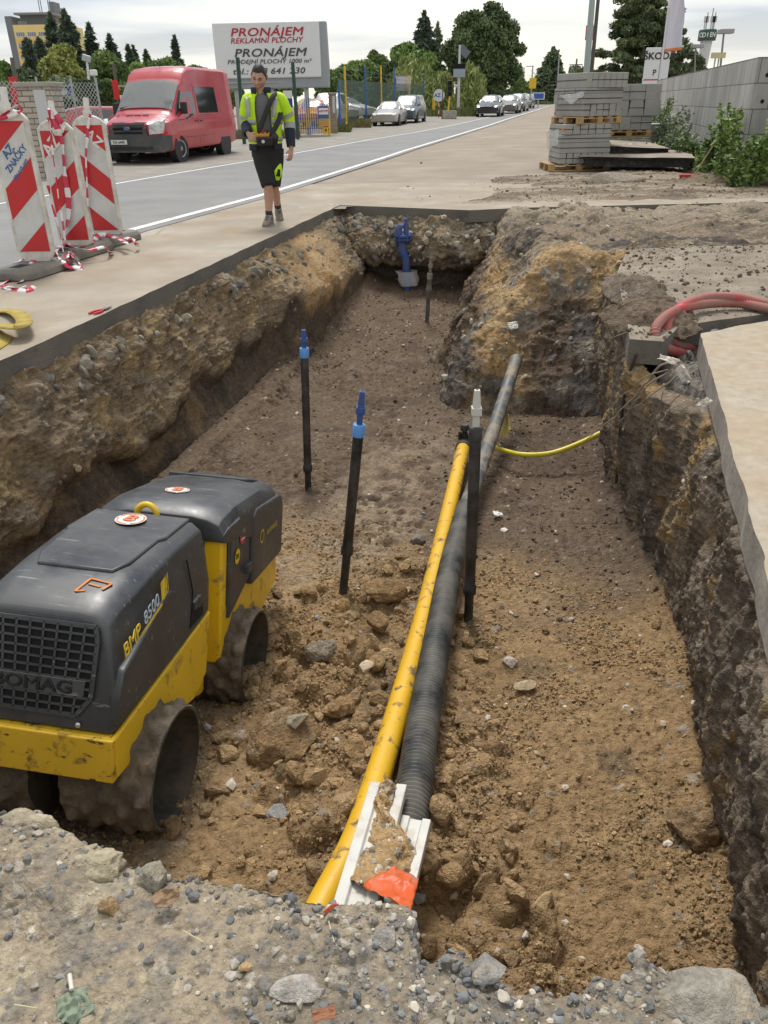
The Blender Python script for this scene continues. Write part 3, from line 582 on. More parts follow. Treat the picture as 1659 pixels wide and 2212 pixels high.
# raised lid panel on the roof, cheek panels, shut line, latches
def roof_z(y): return float(np.interp(y, [-.285 + .085, -.20 + .07, .08, .36, .60], [1.0, 1.035, 1.082, 1.116, 1.131]))
m = MB(); lid = [(-.155, .02), (.155, .02), (.19, .10), (.205, .33), (.225, .36), (.225, .625), (-.225, .625), (-.225, .36), (-.205, .33), (-.19, .10)]
m.prism(lid, lambda x, y: Vector((CXR + x, y, roof_z(y) - .03 - .1 * abs(x))), lambda x, y: Vector((CXR + x, y, roof_z(y) + .013 - .035 * abs(x)))); m.build('lid_panel', BLK, hood, bevel=.007, smooth=40)
for sx in (1, -1):
    m = MB(); cheek = [(-.285, .60), (-.283, .70), (-.235, .80), (.20, .945), (.27, .925), (.335, .76), (.39, .675)]
    xf = lambda z: np.interp(z, [.575, .75, .95, 1.06], [.313, .315, .300, .288])
    m.prism(cheek, lambda y, z: Vector((CXR + sx * (xf(z) - .03), y, z)), lambda y, z: Vector((CXR + sx * (xf(z) + .016 - (.012 if z > .9 else 0)), y, z))); m.build('cheek_panel', BLK, hood, bevel=.012, smooth=40, seg=3)
    m = MB(); m.box((CXR + sx * .318, .46, .80), (.03, .075, .045), Matrix.Rotation(R_(10), 3, 'X')); m.box((CXR + sx * .327, .48, .80), (.02, .03, .055)); m.build('latch', BLK, hood, bevel=.005)
    m = MB(); rec = [(.40, .70), (.405, .77), (.55, .765), (.56, .705)]
    m.prism(rec, lambda y, z: Vector((CXR + sx * .300, y, z)), lambda y, z: Vector((CXR + sx * .3195, y, z))); m.build('latch_recess_shade', BLKD, hood)
# panel gap on the hood side
for sx in (1, -1): m = MB(); m.tube([(CXR + sx * .302, .395, 1.02), (CXR + sx * .3185, .43, .86), (CXR + sx * .3195, .40, .70)], .0035, 6); m.build('panel_gap', BLKD, hood)
# grille: leaning plate with a lattice of bars over a plate blacked in as the hollow's shade
gM = Matrix.Translation((0, 0, 0)); lean = .20
def gp(x, z, o=0.0): return Vector((CXR + x, -.302 + lean * (z - .575) - .004 - o, z))
outl = [(-.17, .635), (.17, .635), (.222, .70), (.232, .90), (.222, .955), (-.222, .955), (-.232, .90), (-.222, .70)]
m = MB(); m.prism(outl, lambda x, z: gp(x, z, -.004), lambda x, z: gp(x, z, .002)); gr_ = m.build('grille', BLKD, RL)
m = MB()
def hw(z): return np.interp(z, [.635, .70, .90, .955], [.17, .222, .232, .222])
def gbar(a, b, wd): m.beam(gp(*a, .005), gp(*b, .005), wd, .010, up=(0, -1, lean))
for k in range(len(outl)): gbar(outl[k], outl[(k + 1) % len(outl)], .016)
for z in np.linspace(.667, .925, 9): gbar((-hw(z), z), (hw(z), z), .0085)
for x in np.linspace(-.17, .17, 8): gbar((x * .93, .635), (x * 1.08, .955), .0085)
m.build('grille_bars', BLK, gr_, smooth=30)
m = MB(); bnd = [(-.195, .705), (.195, .705), (.200, .762), (-.200, .762)]; m.prism(bnd, lambda x, z: gp(x, z, .006), lambda x, z: gp(x, z, .0125)); m.build('name_band', BLK, gr_, bevel=.002)
text('lettering', 'BOMAG', .066, BLKT, frame_m(gp(0, .733, .0138), (1, 0, 0), (0, lean, 1)), gr_, bold=.0022, sx=1.32)
for x in (-.29, .20 - .02):
    m = MB(); m.lathe([(.0, .008), (.006, .007), (.010, .003), (.011, 0)][::-1], 12, rot=Matrix.Rotation(R_(90), 3, 'X')); b = m.build('bolt', BOLT, hood, smooth=60, loc=gp(x, .600, .004))
# decals on the roofs and sides
def decal8(par, c, x, y, r, zr=0):
    Mx = frame_m(c, x, y); m = MB(); n = 28
    m.add([Mx @ Vector((r * math.cos(2 * PI * k / n), r * math.sin(2 * PI * k / n), 0)) for k in range(n)], [tuple(range(n))]); o = m.build('round_sticker', WHT, par)
    m = MB(); V = []; F = []
    for k in range(n):
        for q in (r * .80, r * .93): V.append(Mx @ Vector((q * math.cos(2 * PI * k / n), q * math.sin(2 * PI * k / n), .0012)))
    F = [(2 * k, 2 * k + 1, (2 * k + 3) % (2 * n), (2 * k + 2) % (2 * n)) for k in range(n) if k % 9 != 4]; m.add(V, F); m.build('sticker_ring', ORG, o)
    text('numeral', '8', r * 1.45, ORG, Mx @ Matrix.Translation((0, 0, .0014)), o, bold=.004, sx=1.15)
decal8(hood, (CXR + .0, .50, roof_z(.50) + .0155), (1, -.1, 0), (0, 1, .1), .068)
def side_p(y, z, o=.004): return Vector((CXR + float(np.interp(z, [.575, .75, .93, 1.03], [.315, .318, .308, .296])) + o, y, z))
sd_x = Vector((0, 1, .30)); sd_y = Vector((-.10, -.22, 1))
text('model_lettering', 'BMP', .076, YELT, frame_m(side_p(-.165, .880, .010), sd_x, sd_y), hood, bold=.0014, shear=.25, sx=1.0)
text('model_lettering', '8500', .070, GRYT, frame_m(side_p(.008, .938, .010), sd_x, sd_y), hood, bold=.0009, shear=.25)
m = MB()
for k, (y, h_) in enumerate(((.115, .03), (.135, .016), (.152, .010), (.168, .006))):
    c = side_p(y, .940 + .30 * (y - .008), .010); a = sd_x.normalized(); b = sd_y.normalized()
    m.add([c - a * h_ * .5 - b * .033, c + a * h_ * .5 - b * .033, c + a * h_ * .5 + b * .04 + a * .02, c - a * h_ * .5 + b * .04 + a * .02], [(0, 1, 2, 3)])
c = side_p(.004, .922, .0085); m.add([c - a * .10 - b * .030, c + a * .10 - b * .030, c + a * .10 - b * .018, c - a * .10 - b * .018], [(0, 1, 2, 3)])
m.build('decal_stripes', YELT, hood)
m = MB()
for p_, q_ in (((.10, -.04), (.19, -.055)), ((.10, -.04), (.085, -.13)), ((.085, -.13), (.12, -.12)), ((.11, -.075), (.16, -.085)), ((.19, -.055), (.175, -.10))): m.beam((CXR + p_[0], p_[1], roof_z(p_[1]) + .004 - .02 * p_[0]), (CXR + q_[0], q_[1], roof_z(q_[1]) + .004 - .02 * q_[0]), .010, .003)
m.build('spray_mark', mat('spray_orange', (.55, .20, .06), rough=.7), hood)
# ---- rear unit, slightly turned at the joint
RM = Matrix.Translation((CXR, .74, 0)) @ Matrix.Rotation(R_(.5), 4, 'Z')
RV = lambda x, y, z: RM @ Vector((x, y, z))
rp = [(.09, .40), (.08, .56), (.09, .99), (.15, 1.0), (.15, .62), (1.12, .62), (1.13, .42), (1.02, .39), (.82, .33), (.62, .40), (.50, .42), (.34, .36), (.22, .30), (.12, .27)]
m = MB()
for s0, s1 in ((-.315, -.295), (.295, .315)): m.prism(rp, lambda y, z: RV(s0, y, z), lambda y, z: RV(s1, y, z))
m.build('rear_frame', YEL, RL, bevel=.008, smooth=40)
m = MB(); m.prism([(-.315, .33), (.315, .33), (.315, .99), (-.315, .99)], lambda x, z: RV(x, .075, z), lambda x, z: RV(x, .10, z)); m.build('rear_front_plate', YEL, RL, bevel=.03, seg=3, smooth=40)
m = MB(); m.prism([(.11, .42), (.11, .95), (1.10, .85), (1.10, .45), (.8, .4)], lambda y, z: RV(-.29, y, z), lambda y, z: RV(.29, y, z)); m.build('rear_core', BLKD, RL)
def rsec(y, zb, zt, hb, ht, sh):
    half = [(hb, zb), (hb, zb + .5 * (zt - zb)), (hb - .008, zt - sh), (ht + .02, zt - sh * .4), (ht - .04, zt - sh * .08), (ht - .12, zt + .006)]
    return [RV(x, y, z) for x, z in half + [(-x, z) for x, z in reversed(half)]]
secs = [rsec(.055, .985, 1.05, .325, .27, .05), rsec(.062, .975, 1.085, .335, .28, .07), rsec(.10, .97, 1.115, .338, .285, .08), rsec(.28, .95, 1.135, .338, .285, .08), rsec(.75, .80, 1.12, .338, .28, .08), rsec(1.0, .72, 1.09, .335, .275, .08), rsec(1.11, .68, 1.03, .328, .262, .08), rsec(1.13, .68, .98, .318, .25, .06)]
m = MB(); m.rings(secs); rh = m.build('rear_hood', BLK, RL, smooth=32, bevel=.012, seg=3)
for sx in (1, -1):
    m = MB(); m.prism([(.155, .545), (.15, 1.0), (.46, 1.0), (.50, .66)], lambda y, z: RV(sx * .30, y, z), lambda y, z: RV(sx * .332, y, z)); q = m.build('rear_side_door', BLK, rh, bevel=.01, smooth=40)
    m = MB(); m.prism([(.50, .61), (.50, 1.0), (.56, 1.03), (1.06, 1.0), (1.12, .93), (1.125, .615)], lambda y, z: RV(sx * .30, y, z), lambda y, z: RV(sx * .347, y, z)); m.build('rear_cheek', BLK, rh, bevel=.014, smooth=40, seg=3)
    m = MB(); m.box((0, 0, 0), (.03, .07, .05)); m.v = [tuple(RV(sx * .345 + v[0], .42 + v[1], .74 + v[2])) for v in m.v]; m.build('rear_latch', BLK, rh, bevel=.005)
def rside(y, z, o): return RV(.332 + o, y, z)
rx = (RM.to_3x3() @ Vector((0, 1, 0)))
def disc(par, c, nrm_x, y, r, mt, name):
    Mx = frame_m(c, nrm_x, y); m = MB(); n = 24; m.add([Mx @ Vector((r * math.cos(2 * PI * k / n), r * math.sin(2 * PI * k / n), 0)) for k in range(n)], [tuple(range(n))]); return m.build(name, mt, par), Mx
o, Mx = disc(rh, rside(.34, .945, .004), rx, (0, 0, 1), .052, REDS, 'red_sticker'); text('sticker_letters', 'HR', .05, WHT, Mx @ Matrix.Translation((0, .012, .001)), o, bold=.001); text('sticker_letters', 'system', .022, WHT, Mx @ Matrix.Translation((0, -.022, .001)), o, bold=.0005)
o, Mx = disc(rh, rside(.255, .85, .004), rx, (0, 0, 1), .040, YELT, 'number_sticker'); text('sticker_letters', '321', .036, BLKT, Mx @ Matrix.Translation((0, 0, .001)), o, bold=.001)
text('decal_lettering', 'ecomode', .06, YELT, frame_m(RV(.3495, .86, .845), rx, (0, 0, 1)), rh, shear=.2)
o, Mx = disc(rh, RV(.3485, .66, .845), rx, (0, 0, 1), .04, YELT, 'decal_ring'); disc(o, RV(.3492, .66, .845), rx, (0, 0, 1), .031, BLK, 'decal_ring_centre')
decal8(rh, RV(-.02, .34, 1.145), (1, 0, 0), (0, 1, 0), .062)
m = MB(); m.prism([(-.26, .80), (.20, .80), (.23, .84), (.23, 1.08), (-.26, 1.08)], lambda x, y: RV(x, y, np.interp(y, [.75, 1.0, 1.11], [1.12, 1.09, 1.03]) - .02), lambda x, y: RV(x, y, np.interp(y, [.75, 1.0, 1.11], [1.12, 1.09, 1.03]) + .016)); m.build('rear_lid', BLK, rh, bevel=.006)
m = MB(); m.box((0, 0, 0), (.10, .035, .04)); m.v = [tuple(RV(.05 + v[0], .045 + v[1], 1.03 + v[2])) for v in m.v]; m.build('hood_catch', BLK, rh, bevel=.006)
# lifting eye, joint, hose
m = MB(); ring = [Vector((CXR - .02 + .05 * math.cos(t), .71, 1.10 + .055 * math.sin(t))) for t in np.linspace(0, 2 * PI, 25)[:-1]]
m.tube(ring + ring[:2], .015, 8); m.beam((CXR - .02, .71, 1.05), (CXR - .02, .73, .6), .07, .02); m.build('lifting_eye', YEL, RL, smooth=50)
m = MB(); m.lathe([(.062, .22), (.07, .235), (.07, .46), (.085, .465), (.085, .485), (.06, .49), (.06, .8)], 22, c=(CXR + .20, .70, 0)); m.box((CXR + .2, .77, .33), (.05, .1, .12)); m.box((CXR, .72, .33), (.4, .10, .12)); m.build('articulation_joint', YEL, RL, bevel=.004, smooth=40)
m = MB(); m.beam((CXR + .12, .62, .30), (CXR + .12, .62, .42), .05, .03); m.build('warning_flap', mat('red_plastic', (.45, .02, .02), rough=.5), RL)
# ---- drums
def drum(x0, x1, yc, rear, seed):
    n = 72; k = 14; V = []; r0 = .245; out = 1 if x1 > CXR else -1
    xs_ = np.linspace(x0, x1, k); m = MB()
    pads = []
    for row in range(5):
        for j in range(12):
            pads.append((x0 + (x1 - x0) * (row + .5) / 5, 2 * PI * (j + .5 * (row % 2)) / 12))
    pa = np.array(pads); rings = []
    nn = 96; kk = 44; xx = np.linspace(x0, x1, kk); th = np.linspace(0, 2 * PI, nn, endpoint=False); A, B = np.meshgrid(th, xx)
    pt = np.stack([B.ravel(), r0 * np.cos(A.ravel()), r0 * np.sin(A.ravel())], -1); rad = np.full(len(pt), r0)
    for (px, pa_) in pads:
        da = (A.ravel() - pa_ + PI) % (2 * PI) - PI; d = np.sqrt((da * r0) ** 2 + ((B.ravel() - px)) ** 2); rad = np.maximum(rad, r0 + .024 * (1 - sst(d, .010, .036)))
    rad = rad + .026 * fbm(pt + seed, .10, 5, 900, g=.6) + .008 * fbm(pt, .02, 3, 905)
    P3 = np.stack([B.ravel(), rad * np.cos(A.ravel()), rad * np.sin(A.ravel())], -1)
    rings = [[Vector(P3[i * nn + j]) for j in range(nn)] for i in range(kk)]
    if out < 0: rings = rings[::-1]
    xo = rings[-1][0].x; xi = rings[0][0].x
    def circ(x, r, w=.0): return [Vector((x, r * math.cos(t), r * math.sin(t))) for t in th]
    rings += [circ(xo + out * .004, r0 - .002), circ(xo + out * .004, r0 - .012), circ(xo - out * .02, r0 - .014), circ(xo - out * .19, r0 - .03), circ(xo - out * .20, .10), circ(xo - out * .17, .06)]
    m.rings(rings)
    M_ = (RM @ Matrix.Translation((-CXR, 0, 0))) if rear else Matrix.Identity(4)
    m.v = [tuple(M_ @ Vector((v[0], v[1] + yc, v[2] + .275))) for v in m.v]; m.m = [0] * (nn * (kk - 1)) + [1] * (len(m.f) - nn * (kk - 1))
    return m.build('drum', [MUD, STEEL], RL, smooth=50)
for rear, yc in ((False, .0), (True, .33)):
    drum(CXR + .06, -.0, yc, rear, 3.1 + yc); drum(-.85, CXR - .06, yc, rear, 9.7 + yc)
# ================================================================== STONES
def ico(sub):
    bm = bmesh.new(); bmesh.ops.create_icosphere(bm, subdivisions=sub, radius=1.0); V = np.array([v.co[:] for v in bm.verts]); F = np.array([[v.index for v in f.verts] for f in bm.faces]); bm.free(); return V, F
ICO = {k: ico(k) for k in (1, 2, 3, 5)}
def rock_shape(V, seed, cuts=7, rough=.12, sq=(1, .8, .6)):
    r = np.random.default_rng(seed); P = V.copy()
    for _ in range(cuts):
        n = r.normal(size=3); n /= np.linalg.norm(n); h = r.uniform(.45, .85); d = P @ n - h; P = np.where((d > 0)[:, None], P - n * d[:, None], P)
    P = P * (1 + rough * fbm(P + seed * 3.7, .8, 4, 33))[:, None] * np.array(sq); return P
ROCKV = {k: [rock_shape(ICO[k][0], 100 + i, 7, .10, (1, .78, .6)) for i in range(14)] for k in (1, 2)}
def scatter(name, Q, Nn, mask, count, smin, smax, pal, sub=1, power=2.2, sink=.25, m=None, seed=1, label=None, cat=None):
    r = np.random.default_rng(seed); q = Q.reshape(-1, 3); nn = Nn.reshape(-1, 3)
    # weight by cell area so that dense rows are not favoured
    du = np.linalg.norm(np.gradient(Q, axis=1), axis=-1); dv = np.linalg.norm(np.gradient(Q, axis=0), axis=-1); wgt = (du * dv).ravel() * mask(q)
    idx = r.choice(len(q), count, p=wgt / wgt.sum()); Vs = []; Fs = []; Cs = []; base = 0
    for i in idx:
        s = smin * (smax / smin) ** (r.random() ** power); n = nn[i]
        # lie flat: random spin, mostly aligned to the surface
        z = n + r.normal(size=3) * .35; z /= np.linalg.norm(z); x = np.cross(z, r.normal(size=3)); x /= np.linalg.norm(x); y = np.cross(z, x)
        v = ROCKV[sub][r.integers(14)] * s; v = v[:, :1] * x + v[:, 1:2] * y + v[:, 2:] * z + q[i] + n * s * (.6 - sink) * .55
        c = np.array(pal[r.integers(len(pal))]) * r.uniform(.75, 1.25); Vs.append(v); Fs.append(ICO[sub][1] + base); Cs.append(np.repeat(c[None], len(v), 0)); base += len(v)
    me = mesh_np(name, np.concatenate(Vs), np.concatenate(Fs), np.clip(np.concatenate(Cs), .01, .9), smooth=False)
    o = link(name, me, m or STONE); o['kind'] = 'stuff'; return tag(o, label, cat)
PAL_G = [(.19, .192, .192), (.165, .168, .17), (.24, .235, .22), (.33, .30, .25), (.40, .36, .30), (.28, .26, .23), (.22, .22, .215), (.50, .45, .37), (.15, .155, .16)]
PAL_O = [OCH, OCHD, (.40, .27, .14), (.44, .30, .16), (.48, .34, .19), (.36, .25, .14)]
PAL_P = [(.50, .44, .36), (.42, .37, .30), (.56, .51, .44), (.36, .30, .23), (.30, .29, .28), (.45, .36, .24)]
PAL_B = [(.16, .12, .088), (.12, .093, .07), (.19, .145, .105), (.23, .185, .14), (.15, .12, .1)]
def zone(p): n, rub, och = fl_zone(p); return n, rub, och
onT = lambda q: (q[:, 2] > -.06) & (q[:, 1] > .35) & (np.abs(q[:, 0]) < 1.3)
scatter('gravel', NQ, NN, lambda q: onT(q) * (.25 + .9 * sst(q[:, 0] - .5 * (q[:, 1] - 1), -.45, .15)), 6500, .002, .015, PAL_G, 1, 2.4, .2, seed=2, label='loose grey and beige gravel on the near edge of the trench', cat='gravel')
scatter('gravel', NQ, NN, lambda q: ((q[:, 2] > -.35) & (np.abs(q[:, 0]) < 1.2)) * np.clip(1 - np.abs(np.interp(q[:, 0], NX, NY) - q[:, 1]) / .10, 0, 1), 1800, .003, .016, PAL_G, 2, 2.0, .2, seed=3, label='broken stones along the crumbling rim of the trench', cat='gravel')
scatter('soil_crumbs', FQ, FN, lambda q: zone(q)[2] * (q[:, 1] < 5.6) * (.10 + sst(fbm(q, .30, 4, 91), -.12, .30)), 50000, .003, .017, PAL_O, 1, 2.0, .15, m=SOIL, seed=4, label='loose ochre soil crumbs on the trench floor', cat='soil')
scatter('soil_clods', FQ, FN, lambda q: zone(q)[1] * (1 - sst(q[:, 0], .35, .6)) * (q[:, 1] < 4.8) + .05 * zone(q)[2], 800, .014, .075, PAL_O, 2, 1.7, .25, m=SOIL, seed=5, label='lumpy ochre clods heaped between the roller and the pipes', cat='soil')
scatter('pebbles', FQ, FN, lambda q: .25 + zone(q)[2], 1000, .004, .036, PAL_P, 1, 2.2, .25, seed=6, label='pale pebbles scattered over the trench floor', cat='pebbles')
scatter('soil_crumbs', FQ, FN, lambda q: (1 - zone(q)[2]) * (q[:, 1] > 3.2) * (1 - .8 * (sst(-q[:, 0], -.55, -.2) * (q[:, 1] < 8.5))), 7000, .005, .030, PAL_B, 1, 2.3, .25, m=SOIL, seed=7, label='dark crumbs and chips of earth on the packed trench floor', cat='soil')
scatter('wall_stones', LQ, LN, lambda q: (q[:, 2] > -.85) * (1 - .8 * np.exp(-((q[:, 1] - 10.3) / 1.0) ** 2)) * (q[:, 1] > 2.2), 380, .008, .05, [(.22, .19, .15), (.19, .16, .125), (.28, .235, .17), (.33, .265, .175), (.14, .13, .115), (.36, .27, .16)], 1, 2.2, .45, seed=8, label='broken stones packed in the left wall of the trench', cat='stones')
topl = lambda q: np.exp(-((q[:, 2] + .27) / .07) ** 2) * (q[:, 1] > 2.5) * (1 - .9 * np.exp(-((q[:, 1] - 10.6) / 1.1) ** 2))
scatter('wall_cobbles', LQ, LN, topl, 100, .035, .085, [(.19, .18, .16), (.22, .205, .175), (.15, .145, .135), (.26, .23, .18)], 2, 1.0, .55, seed=9, label='row of grey cobbles bedded right under the edge of the concrete', cat='stones')
scatter('wall_stones', EQ, EN, lambda q: (q[:, 2] > -.7) * 1.0, 260, .02, .09, [(.30, .27, .22), (.22, .21, .19), (.36, .31, .24), (.16, .15, .14)], 1, 1.8, .4, seed=10, label='jagged stones in the end wall of the trench', cat='stones')
scatter('bank_stones', MQ, MN, lambda q: (q[:, 2] > -1.2) * (q[:, 0] < 8), 1900, .006, .06, PAL_P + PAL_G + PAL_O + PAL_B, 1, 2.6, .3, seed=12, label='stones and crumbs strewn over the sandy bank', cat='stones')
scatter('wall_stones', RQ, RN, lambda q: (q[:, 2] > -1.25) * (q[:, 1] > 1.0), 260, .006, .03, [(.30, .26, .2), (.2, .18, .16), (.12, .11, .1), (.36, .25, .12), (.45, .40, .32)], 1, 2.4, .45, seed=13, label='bits of stone sticking out of the dark right wall', cat='stones')
scatter('soil_crumbs', DQ, DN, lambda q: (q[:, 2] > .005) * (1. / (.3 + .1 * q[:, 1])), 1300, .008, .045, PAL_B + [(.3, .25, .19), (.36, .3, .23)], 1, 2.4, .25, m=SOIL, seed=15, label='crumbs of earth on the trodden ground beyond the trench', cat='soil')
xs = np.linspace(1.5, 7, 150); ysm = np.linspace(4.9, 8.7, 120); Xg, Yg = np.meshgrid(xs, ysm); SMQ = np.stack([Xg, Yg, 0 * Xg + .002], -1)
scatter('soil_crumbs', SMQ, np.tile(np.array([0, 0, 1.]), (120, 150, 1)), lambda q: inside(q[:, 0], q[:, 1], slabM) * (.15 + np.exp(-(np.abs(q[:, 0] - np.interp(q[:, 1], [5, 7.2, 8.5], [1.65, 2.16, 2.6])) / .5)) + .6 * sst(fbm(q, .6, 3, 71), .1, .4)), 2200, .005, .032, PAL_B + [(.3, .25, .19), (.36, .3, .23), (.26, .2, .14)], 1, 2.2, .2, m=SOIL, seed=16, label='crumbs of earth strewn over the broken pavement', cat='soil')
scatter('rubble', BQ, BN, lambda q: (q[:, 1] > 4.4) * (q[:, 0] < 5), 700, .012, .06, PAL_G, 1, 1.8, .2, seed=14, label='grey rubble in the gap between the two concrete slabs', cat='rubble')
def rock(px, z, size, seed, colr, label, sq=(1, .8, .6), cat='stone', rz=0., name='rock', cuts=None, rough=.16, group=None, m=None, sub=5, pos=None, tilt=0., fine=.02):
    soft = name == 'earth_clod'; cuts = cuts or (4 if soft else 8); fine = .075 if soft else fine; m = m or (SOIL if soft else None)
    V = rock_shape(ICO[sub][0], seed, cuts, rough, sq); V = V * (1 + fine * fbm(V + seed, .22, 4, 77) + fine * .6 * fbm(V + seed, .07, 3, 79))[:, None]
    c = np.array(colr)[None] * (1 + .35 * fbm(V, .5, 4, seed))[:, None]; sp = sst(fbm(V + 9, .4, 4, seed + 1), .1, .35); c = c * (1 - .35 * sp[:, None]) + .35 * sp[:, None] * np.array((.42, .33, .21))
    p = at(*px, z=z) if pos is None else np.array(pos); o = link(name, mesh_np(name, V * size, ICO[sub][1], np.clip(c, .01, .9)), m or SOILN); o.location = p; o.rotation_euler = (tilt, 0, rz); return tag(o, label, cat, group)
CL = (.31, .20, .10)
rock((832, 1275), -1.30, .155, 1, CL, 'long flat ochre clod of earth at the foot of the leaning blue-tipped rod', (1, .62, .42), 'clod', .1, 'earth_clod', rough=.25)
rock((622, 1600), -1.22, .20, 2, (.27, .175, .09), 'largest ochre boulder of earth, lying between the front drum and the yellow pipe', (1, .72, .62), 'clod', .7, 'earth_clod', rough=.28, tilt=.2)
rock((640, 1555), -1.14, .075, 12, (.33, .29, .22), 'grey-topped stone wedged on the largest earth boulder', (1, .7, .5), 'stone', .2)
rock((692, 1405), -1.26, .10, 3, (.28, .24, .18), 'broad greyish clod beside the rear drum', (1, .8, .5), 'clod', .4, 'earth_clod', rough=.25)
rock((815, 1345), -1.30, .075, 4, CL, 'round ochre clod just below the long flat clod', (1, .9, .8), 'clod', .9, 'earth_clod', rough=.25)
rock((788, 1445), -1.24, .062, 5, (.52, .42, .30), 'pale buff stone left of the yellow pipe', (1, .8, .6), 'stone', 1.2)
rock((1135, 1480), -1.24, .062, 6, (.48, .38, .24), 'flat buff stone right of the corrugated pipe, nearest of the pair', (1, .62, .35), 'stone', .2)
rock((1102, 1432), -1.26, .050, 7, (.52, .44, .36), 'pinkish pale stone right of the corrugated pipe, farther of the pair', (.8, 1, .6), 'stone', .5)
rock((1508, 1795), -1.20, .125, 8, (.27, .18, .10), 'large brown clod leaning against the foot of the dark right wall', (1, .8, .85), 'clod', .3, 'earth_clod', rough=.3)
rock((1172, 1955), -1.20, .062, 9, (.46, .33, .18), 'light ochre stone on the loose soil near the right gravel edge', (1, .5, .6), 'stone', .7)
rock((1015, 1560), -1.26, .075, 10, (.30, .21, .12), 'flat brown clod touching the right side of the corrugated pipe', (1, .6, .4), 'clod', .1, 'earth_clod', rough=.25)
rock((510, 1490), -1.30, .035, 11, (.42, .33, .22), 'smooth round tan pebble behind the front drum', (1, .85, .7), 'stone', .0, rough=.04)
rock((735, 1525), -1.24, .085, 13, CL, 'ochre clod between the largest earth boulder and the yellow pipe', (1, .8, .55), 'clod', .5, 'earth_clod', rough=.28)
rock((600, 1755), -1.16, .05, 14, (.26, .26, .26), 'blue-grey stone in front of the roller drum', (1, .8, .6), 'stone', .5)
rock((575, 1845), -1.16, .055, 15, (.46, .36, .26), 'flat buff stone lying just beyond the gravel edge', (1, .6, .4), 'stone', .1)
rock((900, 1165), -1.34, .07, 16, (.19, .17, .155), 'dark grey stone left of the yellow pipe', (1, .8, .7), 'stone', .9)
rock((755, 1390), -1.28, .07, 17, CL, 'small ochre clod amid the rubble left of the buff stone', (1, .8, .7), 'clod', .9, 'earth_clod', rough=.25)
rock((1500, 2165), -.035, .125, 21, (.30, .275, .23), 'big pale chunk of old concrete lying on the gravel rim at the right', (1, .62, .36), 'concrete chunk', -.15, 'concrete_chunk', rough=.3, fine=.035)
rock((640, 2140), .0, .048, 22, (.40, .37, .335), 'flat pale slab of stone set in the gravel at the near edge', (1, .6, .3), 'stone', .1, cuts=10, rough=.05)
rock((60, 1800), -.02, .085, 23, (.40, .345, .25), 'pale clay lump at the left end of the near gravel edge', (1, .8, .55), 'clay lump', .3, 'clay_lump', rough=.3, fine=.05)
rock((40, 1890), -.005, .07, 24, (.31, .285, .24), 'dull grey clay lump in front of the pale one at the near left corner', (.9, 1, .6), 'clay lump', .8, 'clay_lump', rough=.3, fine=.05)
rock((215, 1880), .0, .065, 25, (.46, .40, .28), 'crumbly yellowish clay lump on the gravel beside the roller', (1, .7, .6), 'clay lump', .1, 'clay_lump', rough=.35, fine=.06)
rock((338, 1895), .0, .036, 26, (.33, .30, .24), 'rounded grey-buff lump in the gravel, right of the crumbly yellowish one', (1, .9, .9), 'clay lump', .1, 'clay_lump', rough=.3, fine=.04)
rock((100, 1922), .02, .026, 27, (.36, .34, .30), 'pointed pale grey stone standing in the gravel at the left', (1, .7, .8), 'stone', .9, cuts=12, rough=.03)
rock((155, 1968), .01, .026, 28, (.44, .27, .12), 'elongated orange-brown stone in the gravel', (1, .5, .45), 'stone', .5, rough=.1)
rock((236, 1965), .01, .026, 29, (.22, .14, .07), 'dark brown lump of earth in the gravel, next to the orange-brown stone', (.9, 1, .8), 'stone', .5, rough=.2)
rock((530, 2090), .005, .013, 30, (.52, .36, .18), 'small rounded orange pebble amid the gravel', (1, .7, .7), 'pebble', .3, rough=.03)
rock((1048, 2095), .0, .040, 31, (.30, .285, .26), 'grey stone with a flat top on the gravel rim below the cable covers', (1, .8, .6), 'stone', .3)
rock((835, 2030), .005, .028, 32, (.33, .31, .28), 'angular grey stone at the corner of the gravel rim', (1, .8, .8), 'stone', .3, cuts=12, rough=.04)
# ================================================================== PIPES AND RODS IN THE TRENCH
PIPEY = mat('gas_yellow', (.66, .385, .02), rough=.38, var=.06, vscale=3, dirt=(.17, .115, .06), dirt_amt=.31, dscale=13, dedge=.045, scratch=(.13, .085, .04), samt=.085, sscale=9)
PIPEYF = mat('gas_yellow_muddy', (.66, .385, .02), rough=.4, dirt=(.13, .09, .055), dirt_amt=.46, dscale=9, dedge=.05)
CORR = mat('corrugated_dark', (.028, .031, .034), rough=.42, var=.2, vscale=6, dirt=(.24, .215, .175), dirt_amt=.36, dscale=3, dedge=.2)
PGREY = mat('pipe_grey', (.085, .09, .095), rough=.5, dirt=(.33, .27, .19), dirt_amt=.40, dscale=6, dedge=.10)
PBLK = mat('sleeve_black', (.012, .0125, .0135), rough=.42, dirt=(.10, .09, .08), dirt_amt=.36, dscale=4, dedge=.14, spec=.5)
BLUE1 = mat('tip_blue', (.028, .075, .27), rough=.5, var=.1, dirt=(.12, .13, .16), dirt_amt=.25, dscale=30); BLUE2 = mat('collar_blue', (.10, .28, .62), rough=.45)
WTIP = mat('tip_white', (.55, .55, .50), rough=.6); HBLUE = mat('hydrant_blue', (.04, .085, .28), rough=.45, dirt=(.14, .13, .13), dirt_amt=.32, dscale=5)
